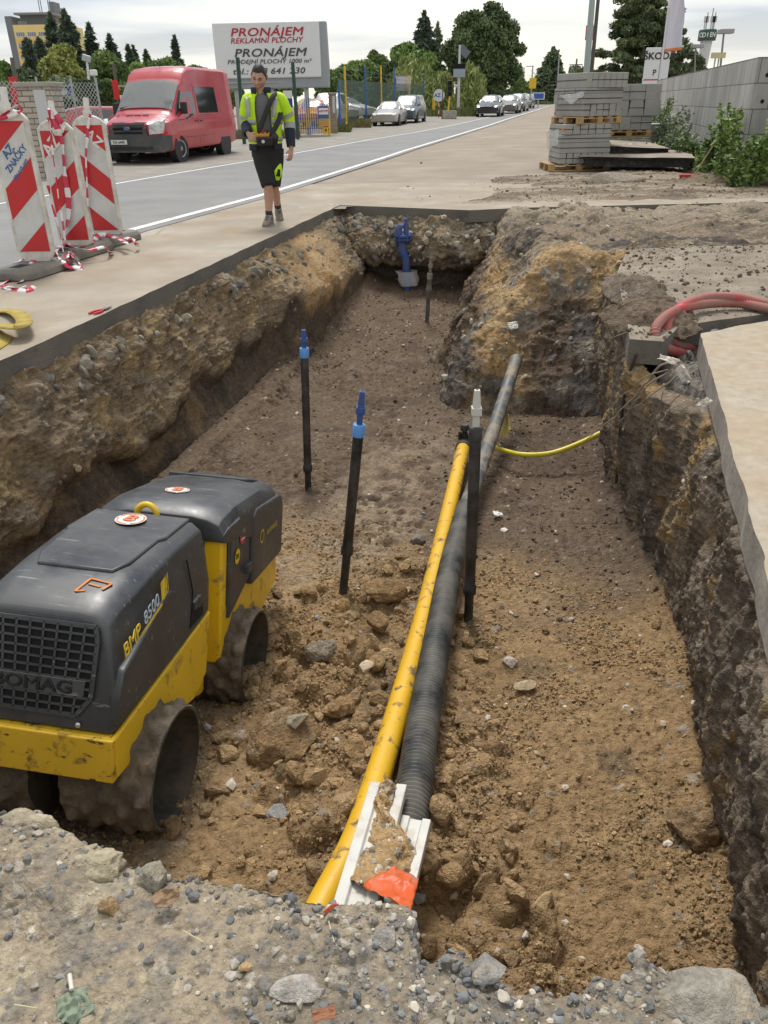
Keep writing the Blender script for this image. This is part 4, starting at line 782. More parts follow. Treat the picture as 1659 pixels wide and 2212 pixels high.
def cm(pts, n):
    """smooth curve through points"""
    P = [Vector(p) for p in pts]; P = [2 * P[0] - P[1]] + P + [2 * P[-1] - P[-2]]; out = []
    for i in range(1, len(P) - 2):
        for k in range(n):
            t = k / n; out.append(.5 * ((2 * P[i]) + (P[i + 1] - P[i - 1]) * t + (2 * P[i - 1] - 5 * P[i] + 4 * P[i + 1] - P[i + 2]) * t * t + (3 * P[i] - P[i - 1] - 3 * P[i + 1] + P[i + 2]) * t ** 3))
    out.append(P[-2]); return out
def resample(path, step):
    P = np.array([p[:] for p in path]); s = np.concatenate([[0], np.cumsum(np.linalg.norm(np.diff(P, axis=0), axis=1))]); q = np.linspace(0, s[-1], max(2, int(s[-1] / step)))
    return [Vector((np.interp(a, s, P[:, 0]), np.interp(a, s, P[:, 1]), np.interp(a, s, P[:, 2]))) for a in q]
ypx = [((1001, 965), -1.22), ((976, 1075), -1.235), ((926, 1290), -1.20), ((858, 1540), -1.13), ((778, 1790), -1.06), ((690, 1970), -1.02), ((640, 2080), -1.0)]
yp_ = resample(cm([at(*p, z=z) for p, z in ypx], 12), .05)
t = tag(MB().tube(yp_, .056, 28).build('gas_pipe', PIPEY, smooth=60), 'long yellow gas pipe running along the trench floor', 'pipe')
m = MB(); a, b = yp_[0], yp_[1]; dr = (a - b).normalized(); m.tube([a - dr * .04, a + dr * .03, a + dr * .05, a + dr * .10], [.066, .066, .05, .05], 20); m.tube([a + dr * .07, a + dr * .07 + Vector((0, 0, .10))], .034, 16); m.tube([a + dr * .07 + Vector((0, 0, .10)), a + dr * .07 + Vector((0, 0, .125))], .022, 14)
m.tube([a + dr * .07 + Vector((0, 0, .125)), a + dr * .07 + Vector((0, 0, .16)), a + dr * .07 + Vector((0, 0, .175))], [.036, .036, .028], 12); m.tube([a + dr * .07 + Vector((-.01, 0, .05)), a + dr * .07 + Vector((.09, .02, .05))], .028, 12); m.tube([a + dr * .05 + Vector((-.04, 0, .04)), a + dr * .05 + Vector((-.04, 0, .12))], .012, 8)
m.build('pipe_valve', PBLK, t, smooth=40)
gpx = [((1116, 775), -.78), ((1108, 800), -.84), ((1092, 850), -.95), ((1066, 930), -1.08), ((1036, 1015), -1.16), ((1003, 1110), -1.18)]
g1 = resample(cm([at(*p, z=z) for p, z in gpx], 10), .04); t = tag(MB().tube(g1, .058, 24).build('duct_pipe', PGREY, smooth=60), 'smooth grey duct pipe coming out of the sandy bank', 'pipe')
cpx = [((1008, 1096), -1.18), ((976, 1215), -1.17), ((945, 1380), -1.13), ((914, 1560), -1.07), ((888, 1750), -1.03), ((858, 1900), -1.03)]
g2 = resample(cm([at(*p, z=z) for p, z in cpx], 16), .0055)
rr = [.070 + .0055 * (1 if (i % 4) in (0, 1) else -1) for i in range(len(g2))]
tag(MB().tube(g2, rr, 24).build('corrugated_duct', CORR, smooth=75), 'ribbed dark corrugated duct lying beside the yellow gas pipe', 'pipe')
spx = [((1062, 962), -1.27), ((1085, 972), -1.25), ((1130, 982), -1.22), ((1190, 979), -1.20), ((1250, 958), -1.13), ((1300, 934), -1.05), ((1345, 912), -1.0)]
tag(MB().tube(resample(cm([at(*p, z=z) for p, z in spx], 8), .03), .021, 14).build('gas_pipe', mat('gas_yellow_thin', (.62, .52, .03), rough=.4, dirt=(.2, .15, .07), dirt_amt=.2, dscale=12), smooth=60), 'thin bright yellow pipe curving out of the right wall', 'pipe')
def valve_rod(bpx, tpx, z, label, tipm, colm, scale=1., sleeve=.62, body=None, tip=True, joint=.78, tl=.20):
    B = Vector(at(*bpx, z=z)); T = Vector(at(*tpx, Y=B.y + .0)); d = (T - B); L = d.length; u = d.normalized(); r = .031 * scale
    root = empty('valve_rod', B, label=label, cat='valve rod'); q = u.to_track_quat('Z', 'Y').to_matrix(); tipL = tl if tip else .04
    body = body or PBLK; s1 = L - tipL
    MB().lathe([(r * .86, -.12), (r * .86, L * (1 - joint))], 20, rot=q).build('lower_tube', body, root, smooth=50)
    MB().lathe([(r, L * (1 - joint)), (r, s1 - .07 * scale)], 20, rot=q).build('sleeve', body, root, smooth=50)
    MB().lathe([(r * 1.02, L * (1 - joint) - .06), (r * 1.25, L * (1 - joint) - .055), (r * 1.28, L * (1 - joint) - .01), (r * 1.05, L * (1 - joint)), (r * 1.05, L * (1 - joint) + .05), (r * 1.0, L * (1 - joint) + .055)], 20, rot=q).build('coupling', body, root, smooth=40)
    MB().lathe([(r * 1.0, s1 - .075 * scale), (r * 1.16, s1 - .072 * scale), (r * 1.16, s1 - .003), (r * 1.08, s1), (r * .5, s1 + .004)], 20, rot=q).build('collar', colm, root, smooth=40)
    if tip:
        m = MB(); k = scale; X = q
        def bx(z0, z1, w0, w1):
            V = [X @ Vector((sx * w, sy * w, zz)) for zz, w in ((z0, w0), (z1, w1)) for sx, sy in ((-1, -1), (1, -1), (1, 1), (-1, 1))]
            m.add(V, [(3, 2, 1, 0), (4, 5, 6, 7), (0, 1, 5, 4), (1, 2, 6, 5), (2, 3, 7, 6), (3, 0, 4, 7)])
        bx(s1, s1 + tl * .34, .017 * k, .017 * k); bx(s1 + tl * .33, s1 + tl * .54, .026 * k, .026 * k); bx(s1 + tl * .53, L, .020 * k, .0145 * k); m.build('square_tip', tipm, root, bevel=.003)
        MB().lathe([(.007, L - .002), (.007, L + .0008)], 10, rot=q).build('tip_hole_shade', BLKD, root)
    return root
r1 = valve_rod((666, 1058), (656, 712), -1.44, 'black valve rod with blue tip nearest the left wall', BLUE1, BLUE2, 1.0, joint=.83, tl=.14)
r2 = valve_rod((742, 1272), (783, 845), -1.36, 'leaning black valve rod with blue tip behind the roller, left of the pipes', BLUE1, BLUE2, 1.0, joint=.76)
r3 = valve_rod((1012, 1332), (1031, 842), -1.30, 'black valve rod with off-white tip standing at the corrugated duct', WTIP, PBLK, 1.0, joint=.84)
r4 = valve_rod((922, 697), (931, 556), -1.22, 'thin dull grey valve rod at the far end, right of the blue hydrant', PGREY, PGREY, 1.0, body=mat('rod_grey', (.06, .062, .062), rough=.6, dirt=(.2, .17, .13), dirt_amt=.4, dscale=5), joint=.45)
# label sticker on the leaning rod
q = empty('tmp'); bpy.data.objects.remove(q)
B = Vector(at(880, 632, z=-1.17)); T = Vector(at(874, 490, Y=B.y)); H_ = (T - B).length
hy = empty('hydrant', B, label='bright blue underground hydrant standing at the far end of the trench', cat='hydrant')
dx_ = T.x - B.x
def hp(t): return Vector((dx_ * t, -.02 * math.sin(t * 3), H_ * t))
m = MB(); m.tube([hp(-.1), hp(.2), hp(.45), hp(.55) + Vector((-.005, 0, 0)), hp(.64) + Vector((-.05, 0, 0)), hp(.70) + Vector((-.055, 0, 0)), hp(.80) + Vector((-.03, 0, 0))], [.060, .060, .060, .062, .064, .062, .060], 22); m.build('riser', HBLUE, hy, smooth=60)
c = hp(.80) + Vector((-.03, 0, 0)); m = MB(); m.lathe([(.07, 0), (.125, .01), (.13, .035), (.09, .04), (.09, .05), (.125, .055), (.125, .085), (.08, .09)], 24, c=c); 
for k in range(6): m.cyl(c + Vector((.11 * math.cos(k * PI / 3), .11 * math.sin(k * PI / 3), -.01)), c + Vector((.11 * math.cos(k * PI / 3), .11 * math.sin(k * PI / 3), .11)), .014, n=8)
m.build('flange', HBLUE, hy, smooth=40); m = MB(); m.tube([c + Vector((-.06, 0, .085)), c + Vector((-.065, 0, .17)), c + Vector((-.04, 0, .2)), c + Vector((.0, 0, .2))], [.05, .05, .045, .03], 14); m.tube([c + Vector((.045, 0, .085)), c + Vector((.045, 0, .25))], .04, 14); m.box(tuple(c + Vector((.045, 0, .28))), (.045, .045, .06)); m.build('outlet', HBLUE, hy, smooth=40)
def crumple(name, w_, h_, m, loc, seed, amp=.3, n=26, rot=(0, 0, 0), label=None, cat=None, shape=None, stretch=1.):
    x, y = np.meshgrid(np.linspace(-.5, .5, n), np.linspace(-.5, .5, n)); p = np.stack([x, y, 0 * x], -1).reshape(-1, 3); k = fbm(p + seed, .45, 4, seed, ridge=True); z = amp * k * min(w_, h_)
    wv = fbm(p * np.array([1, 0, 0]) + seed, .3, 3, seed + 3); V = np.stack([(p[:, 0] + .12 * fbm(p + 7, .5, 3, seed)) * w_, (p[:, 1] * (1 + .35 * wv) + .12 * fbm(p + 17, .5, 3, seed)) * h_, z], -1)
    F = grid_faces(n, n); 
    if shape is not None:
        cen = p[F].mean(1); F = F[[shape(a, b) for a, b in cen[:, :2]]]
    o = link(name, mesh_np(name, V, F), m); o.location = loc; o.rotation_euler = rot; s = o.modifiers.new('t', 'SOLIDIFY'); s.thickness = .002; return tag(o, label, cat)
FILM = mat('clear_film', (.75, .77, .78), rough=.25, alpha=.45, spec=.6); RAG = mat('white_rag', (.55, .51, .45), rough=.95, dirt=(.3, .25, .2), dirt_amt=.35, dscale=12)
q = hp(.18); m = MB(); th = np.linspace(0, 2 * PI, 26, endpoint=False)
rg = [[B + hp(tt) + Vector(((.11 + .03 * vnoise(np.array([[a * 2.2, tt * 9, 1.]]), 5)[0]) * math.cos(a) * k + (.03 if math.cos(a) > .3 else 0), (.11) * math.sin(a), 0)) for a in th] for tt, k in ((.12, 1.15), (.16, 1.2), (.22, 1.25), (.29, 1.1), (.34, 1.2))]
tag(m.rings(rg, cap=False).build('plastic_wrap', FILM, smooth=60), 'torn clear plastic wrap around the foot of the blue hydrant', 'plastic film')
# concrete-white cable covers with sand on them
COVER = mat('cover_white', (.58, .57, .53), rough=.7, var=.06, vscale=12, dirt=(.42, .35, .25), dirt_amt=.30, dscale=10, dedge=.12, bump=.15, bscale=60)
def cover(A0, A1, B0, B1, label):
    A0, A1, B0, B1 = map(Vector, (A0, A1, B0, B1)); U = Vector((0, 0, 1)); prof_ = [(0, -.035), (0, .004), (.02, .007), (.27, .007), (.32, -.006), (.68, -.006), (.73, .007), (.98, .007), (1, .004), (1, -.035), (.94, -.035), (.74, -.006), (.72, -.028), (.28, -.028), (.26, -.006), (.06, -.035)]
    rings = [[(A0.lerp(A1, s)).lerp(B0.lerp(B1, s), u) + U * h for u, h in prof_] for s in np.linspace(0, 1, 12)]
    o = MB().rings(rings).build('cable_cover', COVER, bevel=.004, smooth=35); return tag(o, label, 'cable cover')
zc_ = -.90
A0, B0 = at(800, 1690, z=zc_), at(879, 1697, z=zc_); dirp = (at(735, 1900, z=zc_ + .05) - A0); A1 = A0 + dirp * 1.25; B1 = B0 + dirp * 1.25 * .98
cover(A0, A1, B0, B1, 'white cable cover under sand between the two pipes')
C0 = at(931, 1773, z=zc_ - .01); D0 = at(868, 1762, z=zc_ - .035); dp2 = at(889, 1950, z=zc_ + .03) - C0
cover(D0, D0 + dp2 * 1.2, C0, C0 + dp2 * 1.2, 'white cable cover next to the right side of the first one')
# sand lying on the covers
s_ = np.linspace(0, 1, 90); u_ = np.linspace(0, 1, 60); Sg, Ug = np.meshgrid(s_, u_, indexing='ij')
a0 = np.array(A0) + .24 * (np.array(B0) - np.array(A0)); b0 = np.array(C0) - .14 * (np.array(C0) - np.array(D0)); dm = (dirp * 1.15 + dp2 * 1.1) * .5
b0s = np.array(A0) + .80 * (np.array(B0) - np.array(A0))
lt = a0[None, None] + dm[None, None] * Sg[..., None]; wr = sst(Sg, .30, .40)[..., None]; rt = (b0s[None, None] + dm[None, None] * Sg[..., None]) * (1 - wr) + (b0[None, None] + dm[None, None] * (Sg[..., None] - .05)) * wr
rgd = .35 * fbm(np.stack([Sg.ravel() * 4, Sg.ravel() * 0, Sg.ravel() * 0], -1), .5, 3, 640).reshape(Sg.shape)
P = lt * (1 - Ug[..., None]) + rt * Ug[..., None]; P[..., 2] = zc_ - .006 + .058 * np.sin(np.clip(Ug * (1 + .15 * rgd), 0, 1) * PI) ** .7 * sst(Sg, 0, .06) + .05 * sst(Sg, .55, 1)
def sc_disp(p):
    c3, i3 = clods(p, .035, 651, .55); c4, i4 = clods(p, .014, 657, .7); return .8 * c3 + .6 * c4 + .01 * fbm(p, .05, 3, 659), (c3, i3)
o_, SQ, SN = hgrid('sand', P, sc_disp, lambda p, I: mixc(mixc((.44, .29, .14), (.36, .24, .12), sst(fbm(p, .08, 3, 661), -.2, .3)), (.46, .39, .29), (I[1] > .6) * sst(I[0], .004, .006) * .8), SOILN); o_['kind'] = 'stuff'; tag(o_, 'ochre sand and pebbles lying on the white cable covers', 'sand')
scatter('pebbles', SQ, SN, lambda q: np.ones(len(q)), 240, .006, .022, PAL_P + [(.15, .145, .14), (.2, .2, .2)], 1, 1.5, .1, seed=22, label='pebbles mixed in the sand on the cable covers', cat='pebbles')
FOIL = mat('orange_foil', (.62, .11, .03), rough=.42, var=.08, vscale=9, dirt=(.30, .22, .17), dirt_amt=.30, dscale=9, dedge=.1, spec=.4)
def sheet(name, corners, m, seed, amp, label, cat, n=26):
    c = [np.array(x) for x in corners]; U, V = np.meshgrid(np.linspace(0, 1, n), np.linspace(0, 1, n)); U = U[..., None]; V = V[..., None]
    P = (c[0] * (1 - U) + c[1] * U) * (1 - V) + (c[3] * (1 - U) + c[2] * U) * V; p = P.reshape(-1, 3); p = p + np.array([0, 0, 1]) * (amp * fbm(p + seed, .10, 4, seed, ridge=True))[:, None] + (amp * .4 * fbm(p, .05, 3, seed))[:, None]
    o = link(name, mesh_np(name, p, grid_faces(n, n)), m); s = o.modifiers.new('t', 'SOLIDIFY'); s.thickness = .0015; return tag(o, label, cat)
sheet('warning_foil', [at(783, 1920, z=-.72), at(852, 1872, z=-.74), at(906, 1902, z=-.76), at(886, 1975, z=-.60)], FOIL, 5, .022, 'torn orange warning foil draped over the near end of the cable covers', 'warning foil')
sheet('warning_foil', [at(697, 1968, z=.02), at(716, 1952, z=.022), at(732, 1950, z=.015), at(706, 1972, z=.0)], FOIL, 6, .004, 'small scrap of orange foil on the gravel rim at the end of the yellow pipe', 'warning foil', 10)
sheet('plastic_offcut', [at(1080, 915, z=-1.22), at(1098, 895, z=-1.05), at(1103, 930, z=-1.15), at(1085, 955, z=-1.25)], mat('offcut_yellow', (.45, .36, .10), rough=.6), 8, .02, 'yellowish plastic offcut behind the grey duct pipe', 'offcut', 10)
# red corrugated hose: two runs of one loop coming out of the hole in the pavement
HOSE = mat('hose_red', (.46, .045, .055), rough=.55, var=.15, vscale=8, dirt=(.28, .19, .155), dirt_amt=.56, dscale=4.5, dedge=.14)
def hose(pts, label):
    pth = resample(cm([at(*p, z=z) for p, z in pts], 14), .0045); rr = [.0315 + .0028 * (1 if (i % 4) in (0, 1) else -1) for i in range(len(pth))]
    return tag(MB().tube(pth, rr, 16).build('hose', HOSE, smooth=75), label, 'hose', None)
hose([((1492, 770), -.19), ((1468, 762), -.16), ((1440, 752), -.10), ((1418, 730), -.02), ((1418, 706), .04), ((1440, 682), .07), ((1480, 664), .075), ((1540, 655), .06), ((1600, 656), .045), ((1665, 668), .04), ((1740, 684), .04)], 'red corrugated hose, nearer run, bending down into the gap in the pavement')
hose([((1500, 752), -.2), ((1470, 748), -.14), ((1446, 730), -.06), ((1440, 708), .0), ((1452, 680), .05), ((1480, 658), .09), ((1530, 642), .10), ((1590, 642), .09), ((1650, 655), .05), ((1740, 672), .04)], 'red corrugated hose, farther run, looping behind the nearer one')
# roots, rod, rags on the right wall
ROOT = mat('root', (.28, .235, .18), rough=.9)
def root_(pts, r, label):
    P = [at(x, y, Y=Y) for x, y, Y in pts]; pth = resample(cm(P, 6), .02); n = len(pth); pth = [p + Vector((vnoise(np.array([[i * .3, 1, 2]]), 3)[0], 0, vnoise(np.array([[i * .3, 5, 2]]), 4)[0])) * .008 for i, p in enumerate(pth)]
    return tag(MB().tube(pth, [r * (1 - .7 * i / n) for i in range(n)], 7).build('root', ROOT, smooth=60), label, 'root', 'roots hanging from the right wall')
LR = 'bare pale root sticking out of the right trench wall'
for pts, r in (([(1468, 783, 4.2), (1430, 790, 4.35), (1395, 828, 4.5), (1360, 868, 4.7), (1320, 905, 4.8), (1265, 952, 4.9)], .008), ([(1450, 800, 4.2), (1405, 830, 4.35), (1370, 870, 4.5), (1335, 918, 4.7)], .006), ([(1462, 812, 4.1), (1430, 838, 4.2), (1400, 862, 4.3), (1385, 885, 4.4)], .006), ([(1440, 800, 4.2), (1410, 808, 4.3), (1380, 825, 4.4), (1352, 850, 4.5), (1330, 862, 4.6)], .004), ([(1475, 845, 3.9), (1452, 870, 4.0), (1440, 910, 4.05)], .004), ([(1395, 860, 4.4), (1372, 880, 4.5), (1355, 885, 4.6)], .004), ([(1430, 845, 4.1), (1422, 900, 4.2), (1428, 945, 4.2), (1440, 960, 4.2)], .003), ([(1398, 740, 5.0), (1360, 757, 5.1), (1335, 775, 5.2)], .004), ([(1368, 712, 5.2), (1330, 728, 5.3), (1305, 745, 5.5)], .004), ([(1420, 880, 4.2), (1400, 940, 4.3), (1392, 990, 4.35)], .003)): root_(pts, r, LR)
tag(MB().tube([at(1375, 765, Y=4.95), at(1356, 815, Y=5.0), at(1343, 890, Y=5.05), at(1331, 1042, Y=5.15)], .011, 8).build('steel_rod', mat('rusty_steel', (.05, .04, .035), rough=.8), smooth=60), 'dark rusty rod standing against the right wall by the thin yellow pipe', 'steel rod')
crumple('rag', .12, .045, RAG, at(1445, 778, Y=4.25), 3, rot=(.6, .2, -.4), label='dirty white rag below the mouth of the red hose', cat='rag')
crumple('rag', .05, .08, RAG, at(1475, 806, Y=4.02), 4, rot=(1.1, -.6, -.2), label='crumpled white scrap hanging on the right wall under the hose', cat='rag')
crumple('rag', .07, .045, RAG, at(1521, 872, Y=3.55), 5, rot=(.9, -.6, .5), label='torn whitish scrap high on the right wall beside the sandy slab', cat='rag')
crumple('paper_scrap', .07, .05, mat('paper_white', (.7, .7, .68), rough=.8), at(1076, 1110, z=-1.31), 6, rot=(.3, .2, .2), label='crumpled white paper scrap on the dark soil right of the corrugated duct', cat='paper scrap')
crumple('foam_scrap', .11, .07, mat('paper_white', (.7, .7, .68)), at(1108, 703, Y=7.72), 7, rot=(.9, 0, .2), label='white foam scrap on the face of the sandy bank', cat='foam scrap')
crumple('leaf_litter', .05, .03, mat('dry_leaf', (.26, .17, .10), rough=.9), at(360, 1938, z=.03), 8, rot=(.2, .1, .6), label='dry brown leaf on the gravel at the near edge', cat='leaf')
crumple('leaf_litter', .04, .02, mat('dry_leaf2', (.30, .13, .07), rough=.9), at(700, 2190, z=.02), 9, rot=(.2, .1, .3), label='reddish curled leaf at the bottom of the gravel', cat='leaf')
crumple('cloth_scrap', .05, .05, mat('green_cloth', (.22, .27, .20), rough=.95), at(160, 2175, z=.01), 10, rot=(.1, .1, .6), label='dull green cloth scrap half buried in the gravel', cat='cloth scrap')
tag(MB().tube([at(150, 2105, z=.02), at(155, 2138, z=.018)], .004, 10).build('cigarette_butt', mat('butt', (.6, .57, .5), rough=.8), smooth=50), 'white cigarette butt on the gravel', 'cigarette butt')
STRAW = mat('straw', (.5, .45, .28), rough=.8)
for i, (a, b) in enumerate((((960, 0), (0, 0)),)): pass
for a, b, l in (((710, 1990), (722, 2035), 'dry straw beside the scrap of orange foil'), ((395, 2010), (440, 2035), 'dry straw in the middle of the gravel'), ((30, 2170), (80, 2178), 'dry straw near the green cloth scrap')): tag(MB().tube([at(*a, z=.022), at(*b, z=.022)], .0012, 5).build('straw', STRAW), l, 'straw')
# pliers and lifting sling on the left pavement
pc = Vector(at(224, 668, z=.012)); pl_ = empty('pliers', pc, R_(-20), 'pliers with red handles lying at the edge of the left pavement', 'pliers')
for s in (1, -1): MB().tube([(0, 0, 0), (s * .018, -.04, 0), (s * .030, -.09, 0), (s * .022, -.15, 0)], [.006, .009, .010, .008], 8).build('handle', REDS, pl_, smooth=60)
m = MB(); m.box((0, .02, 0), (.034, .05, .014)); m.box((.006, .06, 0), (.010, .05, .012)); m.box((-.008, .06, 0), (.010, .05, .012)); m.build('jaws', mat('tool_steel', (.22, .22, .22), rough=.4, metal=.8), pl_, bevel=.003)
SLING = mat('sling_yellow', (.42, .31, .045), rough=.85, var=.15, vscale=20, dirt=(.2, .15, .07), dirt_amt=.35, dscale=10, bump=.3, bscale=150)
def ribbon(name, pts, w_, m, up=(0, 0, 1), n=8, twist=None, thick=.002):
    pth = cm(pts, n); R = []; up = Vector(up)
    for i, p in enumerate(pth):
        t = (pth[min(i + 1, len(pth) - 1)] - pth[max(i - 1, 0)]).normalized(); sd = t.cross(up); sd = sd.normalized() if sd.length > .01 else Vector((1, 0, 0))
        if twist: sd = Matrix.Rotation(twist(i / len(pth)), 3, t) @ sd
        R.append((p - sd * w_ / 2, p + sd * w_ / 2))
    V = [x for a in R for x in a]; F = [(2 * i, 2 * i + 1, 2 * i + 3, 2 * i + 2) for i in range(len(R) - 1)]; o = MB().add(V, F).build(name, m, smooth=180); s = o.modifiers.new('t', 'SOLIDIFY'); s.thickness = thick; return o
z3 = lambda x, y, z: Vector(at(x, y, z=z))
tag(ribbon('lifting_sling', [z3(-60, 690, .01), z3(-10, 672, .02), z3(30, 672, .05), z3(52, 690, .09), z3(40, 705, .10), z3(0, 702, .07), z3(-30, 705, .04), z3(-10, 720, .02), z3(5, 735, .01), z3(-30, 760, .01), z3(-70, 780, .01)], .11, SLING, thick=.008, n=8), 'folded yellow lifting sling on the left pavement at the picture edge', 'lifting sling')
# ================================================================== BARRIER BOARDS AND TAPE
RED = mat('sign_red', (.50, .018, .022), rough=.4, var=.05, vscale=6, dirt=(.30, .06, .05), dirt_amt=.22, dscale=5)
WPL = mat('dirty_white_plastic', (.66, .645, .60), rough=.5, dirt=(.34, .30, .24), dirt_amt=.34, dscale=5, dedge=.16)
WREF = mat('reflective_white', (.58, .585, .575), rough=.4, dirt=(.42, .42, .40), dirt_amt=.35, dscale=3.5, dedge=.15)
BTXT = mat('ink_blue', (.045, .13, .33), rough=.6, dirt=(.55, .56, .56), dirt_amt=.25, dscale=25, dedge=.04); WTXT = mat('lettering_white', (.70, .69, .67), rough=.5)
RUB = mat('grey_rubber', (.15, .145, .135), rough=.85, var=.2, vscale=6, dirt=(.24, .21, .17), dirt_amt=.4, dscale=4, bump=.3, bscale=40, scratch=(.12, .22, .23), samt=.05, sscale=2)
def clip(poly, a, b, c):
    """keep a*x+b*y<=c"""
    out = []
    for i in range(len(poly)):
        p, q = poly[i], poly[(i + 1) % len(poly)]; fp, fq = a * p[0] + b * p[1] - c, a * q[0] + b * q[1] - c
        if fp <= 0: out.append(p)
        if fp * fq < 0: t = fp / (fp - fq); out.append((p[0] + t * (q[0] - p[0]), p[1] + t * (q[1] - p[1])))
    return out
def board(bot, top, base, mirror, label, txt, yaw=0.0, foot=False):
    Bp = Vector(at(*base, z=0)); root = empty('barrier_board', Bp, label=label, cat='barrier board', group='striped barrier boards by the road')
    b = Vector(at(*bot, Y=Bp.y)) - Bp; t = Vector(at(*top, Y=Bp.y)) - Bp; up = (t - b).normalized(); Hh = (t - b).length; xv = Vector((math.cos(yaw), math.sin(yaw), 0)); Mx = frame_m(b, xv, up); W = .355
    o = lambda x, y, z=0: Mx @ Vector((x, y, z))
    shape = [(-W / 2, .06), (-W / 2 + .03, .0), (-.08, -.10 if foot else -.02), (.08, -.10 if foot else -.02), (W / 2 - .03, .0), (W / 2, .06), (W / 2, Hh - .07), (W / 2 - .05, Hh - .02), (.06, Hh + .01), (-.06, Hh + .01), (-W / 2 + .05, Hh - .02), (-W / 2, Hh - .07)]
    m = MB(); m.prism(shape, lambda x, y: o(x, y, -.065), lambda x, y: o(x, y, .0)); m.build('frame', WPL, root, bevel=.014, seg=2, smooth=40)
    # sunken face with its stripes
    w2, y0, y1 = .145, .055, Hh - .085; m = MB(); m.add([o(-w2, y0, .0025), o(w2, y0, .0025), o(w2, y1, .0025), o(-w2, y1, .0025)], [(0, 1, 2, 3)]); fc = m.build('face_panel', WREF, root)
    m = MB(); rect = [(0, 0), (1, 0), (1, 1), (0, 1)]
    for lo, hi in ((0, .24), (.5, .745), (1.0, 1.24)):
        s = -1 if mirror else 1; k = .235; off = k if mirror else 0
        p = clip(rect, s * k, 1, hi - off); p = clip(p, -s * k, -1, -(lo - off))
        if len(p) > 2: m.add([o(-w2 + 2 * w2 * u, y1 + (y0 - y1) * v, .004) for u, v in p], [tuple(range(len(p)))])
    m.build('red_stripes', RED, root)
    m = MB(); m.lathe([(.045, -.02), (.045, .05), (.03, .07), (.03, .17), (.026, .18)], 16, c=o(0, Hh, -.03), rot=up.to_track_quat('Z', 'Y').to_matrix()); m.build('lamp_peg', WPL, root, smooth=40)
    for body, x, y, sz, ang, mt, sx in txt: text('lettering', body, sz, mt, Mx @ Matrix.Translation((x, y0 + (y1 - y0) * (1 - y), .0055)) @ Matrix.Rotation(R_(ang), 4, 'Z'), fc, bold=sz * .03, sx=sx)
    # rubber foot, its slots painted as black shade
    m = MB(); Rz = Matrix.Rotation(R_(-14), 3, 'Z'); L, Wd, h = .46, .21, .105; outer = [(-Wd, -L + .08), (-Wd + .10, -L), (Wd - .10, -L), (Wd, -L + .08), (Wd, L - .08), (Wd - .10, L), (-Wd + .10, L), (-Wd, L - .08)]
    fo = Vector((b.x, b.y, 0)); R3 = lambda x, y, z: fo + Rz @ Vector((x, y, z)); rings = [[R3(x, y, .004) for x, y in outer], [R3(x, y, .065) for x, y in outer], [R3(x * .86, y * .93, h) for x, y in outer]]
    m.rings(rings); ft = m.build('rubber_foot', RUB, root, bevel=.01, smooth=35)
    for y in (-.27, .25): m = MB(); m.box(R3(0, y, h - .018), (.10, .16, .04), Rz); m.build('foot_slot_shade', BLKD, ft)
    return root
board((79, 556), (46, 240), (85, 588), False, 'nearest red and white barrier board, lettered in blue on its white stripe', (('AZ', -.045, .22, .095, 45, BTXT, 1.0), ('ZNAČKY', .015, .275, .075, 45, BTXT, .95), ('606 647 607', .035, .36, .050, 45, BTXT, .9)), foot=True)
board((165, 530), (128, 262), (168, 552), False, 'middle barrier board, half hidden behind the nearest one and hung with tape', (('AZ', -.05, .13, .16, 45, WTXT, 1.0),))
board((232, 508), (205, 252), (236, 527), True, 'farthest barrier board, its stripes sloping down to the right', (('AZ', .035, .125, .15, -45, WTXT, 1.0),))
TRED, TWHT = mat('tape_red', (.55, .03, .07), rough=.35, spec=.6), mat('tape_white', (.72, .70, .70), rough=.35, spec=.6)
def tape(pts, label, wd=.055, tw=3.0, phase=0., ground=False):
    """pts: zoomed photo points with a height (ground=True) or a distance"""
    P = []
    for x, y, q in pts:
        px, py = x * .2267, 162 + y * .2267; P.append(Vector(at(px, py, z=q)) if ground else Vector(at(px, py, Y=q)))
    pth = resample(cm(P, 10), .018); R = []; s = 0
    for i, p in enumerate(pth):
        t = (pth[min(i + 1, len(pth) - 1)] - pth[max(i - 1, 0)]).normalized(); sd = t.cross(Vector((0, 0, 1)) if ground else Vector((0, 1, .1))).normalized()
        a = tw * vnoise(np.array([[i * .11 + phase, phase, .5]]), 3)[0]; sd = Matrix.Rotation(a, 3, t) @ sd; w_ = wd * (.45 + .55 * abs(vnoise(np.array([[i * .15, phase, 2.5]]), 9)[0])) 
        R.append((p - sd * w_ / 2, p, p + sd * w_ / 2 + t.cross(sd) * .01))
    m = MB(); V = [x for r in R for x in r]; F = []; M_ = []
    for i in range(len(R) - 1):
        for k in (0, 1): F.append((3 * i + k, 3 * i + k + 1, 3 * i + k + 4, 3 * i + k + 3)); M_.append(int(i * .018 / .10 + phase) % 2)
    m.add(V, F); m.m = M_; o = m.build('barrier_tape', [TRED, TWHT], smooth=180); q = o.modifiers.new('t', 'SOLIDIFY'); q.thickness = .001; return tag(o, label, 'barrier tape')
Y1, Y2, Y3 = at(85, 588, z=0)[1] - .02, at(168, 552, z=0)[1] - .02, at(236, 527, z=0)[1] - .02
tape([(-160, 500, Y1), (-60, 440, Y1), (60, 360, Y1), (160, 290, Y1), (210, 330, Y1 + .04), (120, 380, Y1 - .02), (-20, 420, Y1), (-160, 455, Y1)], 'red and white tape tied around the top of the nearest barrier board', .05, 1.2, .3)
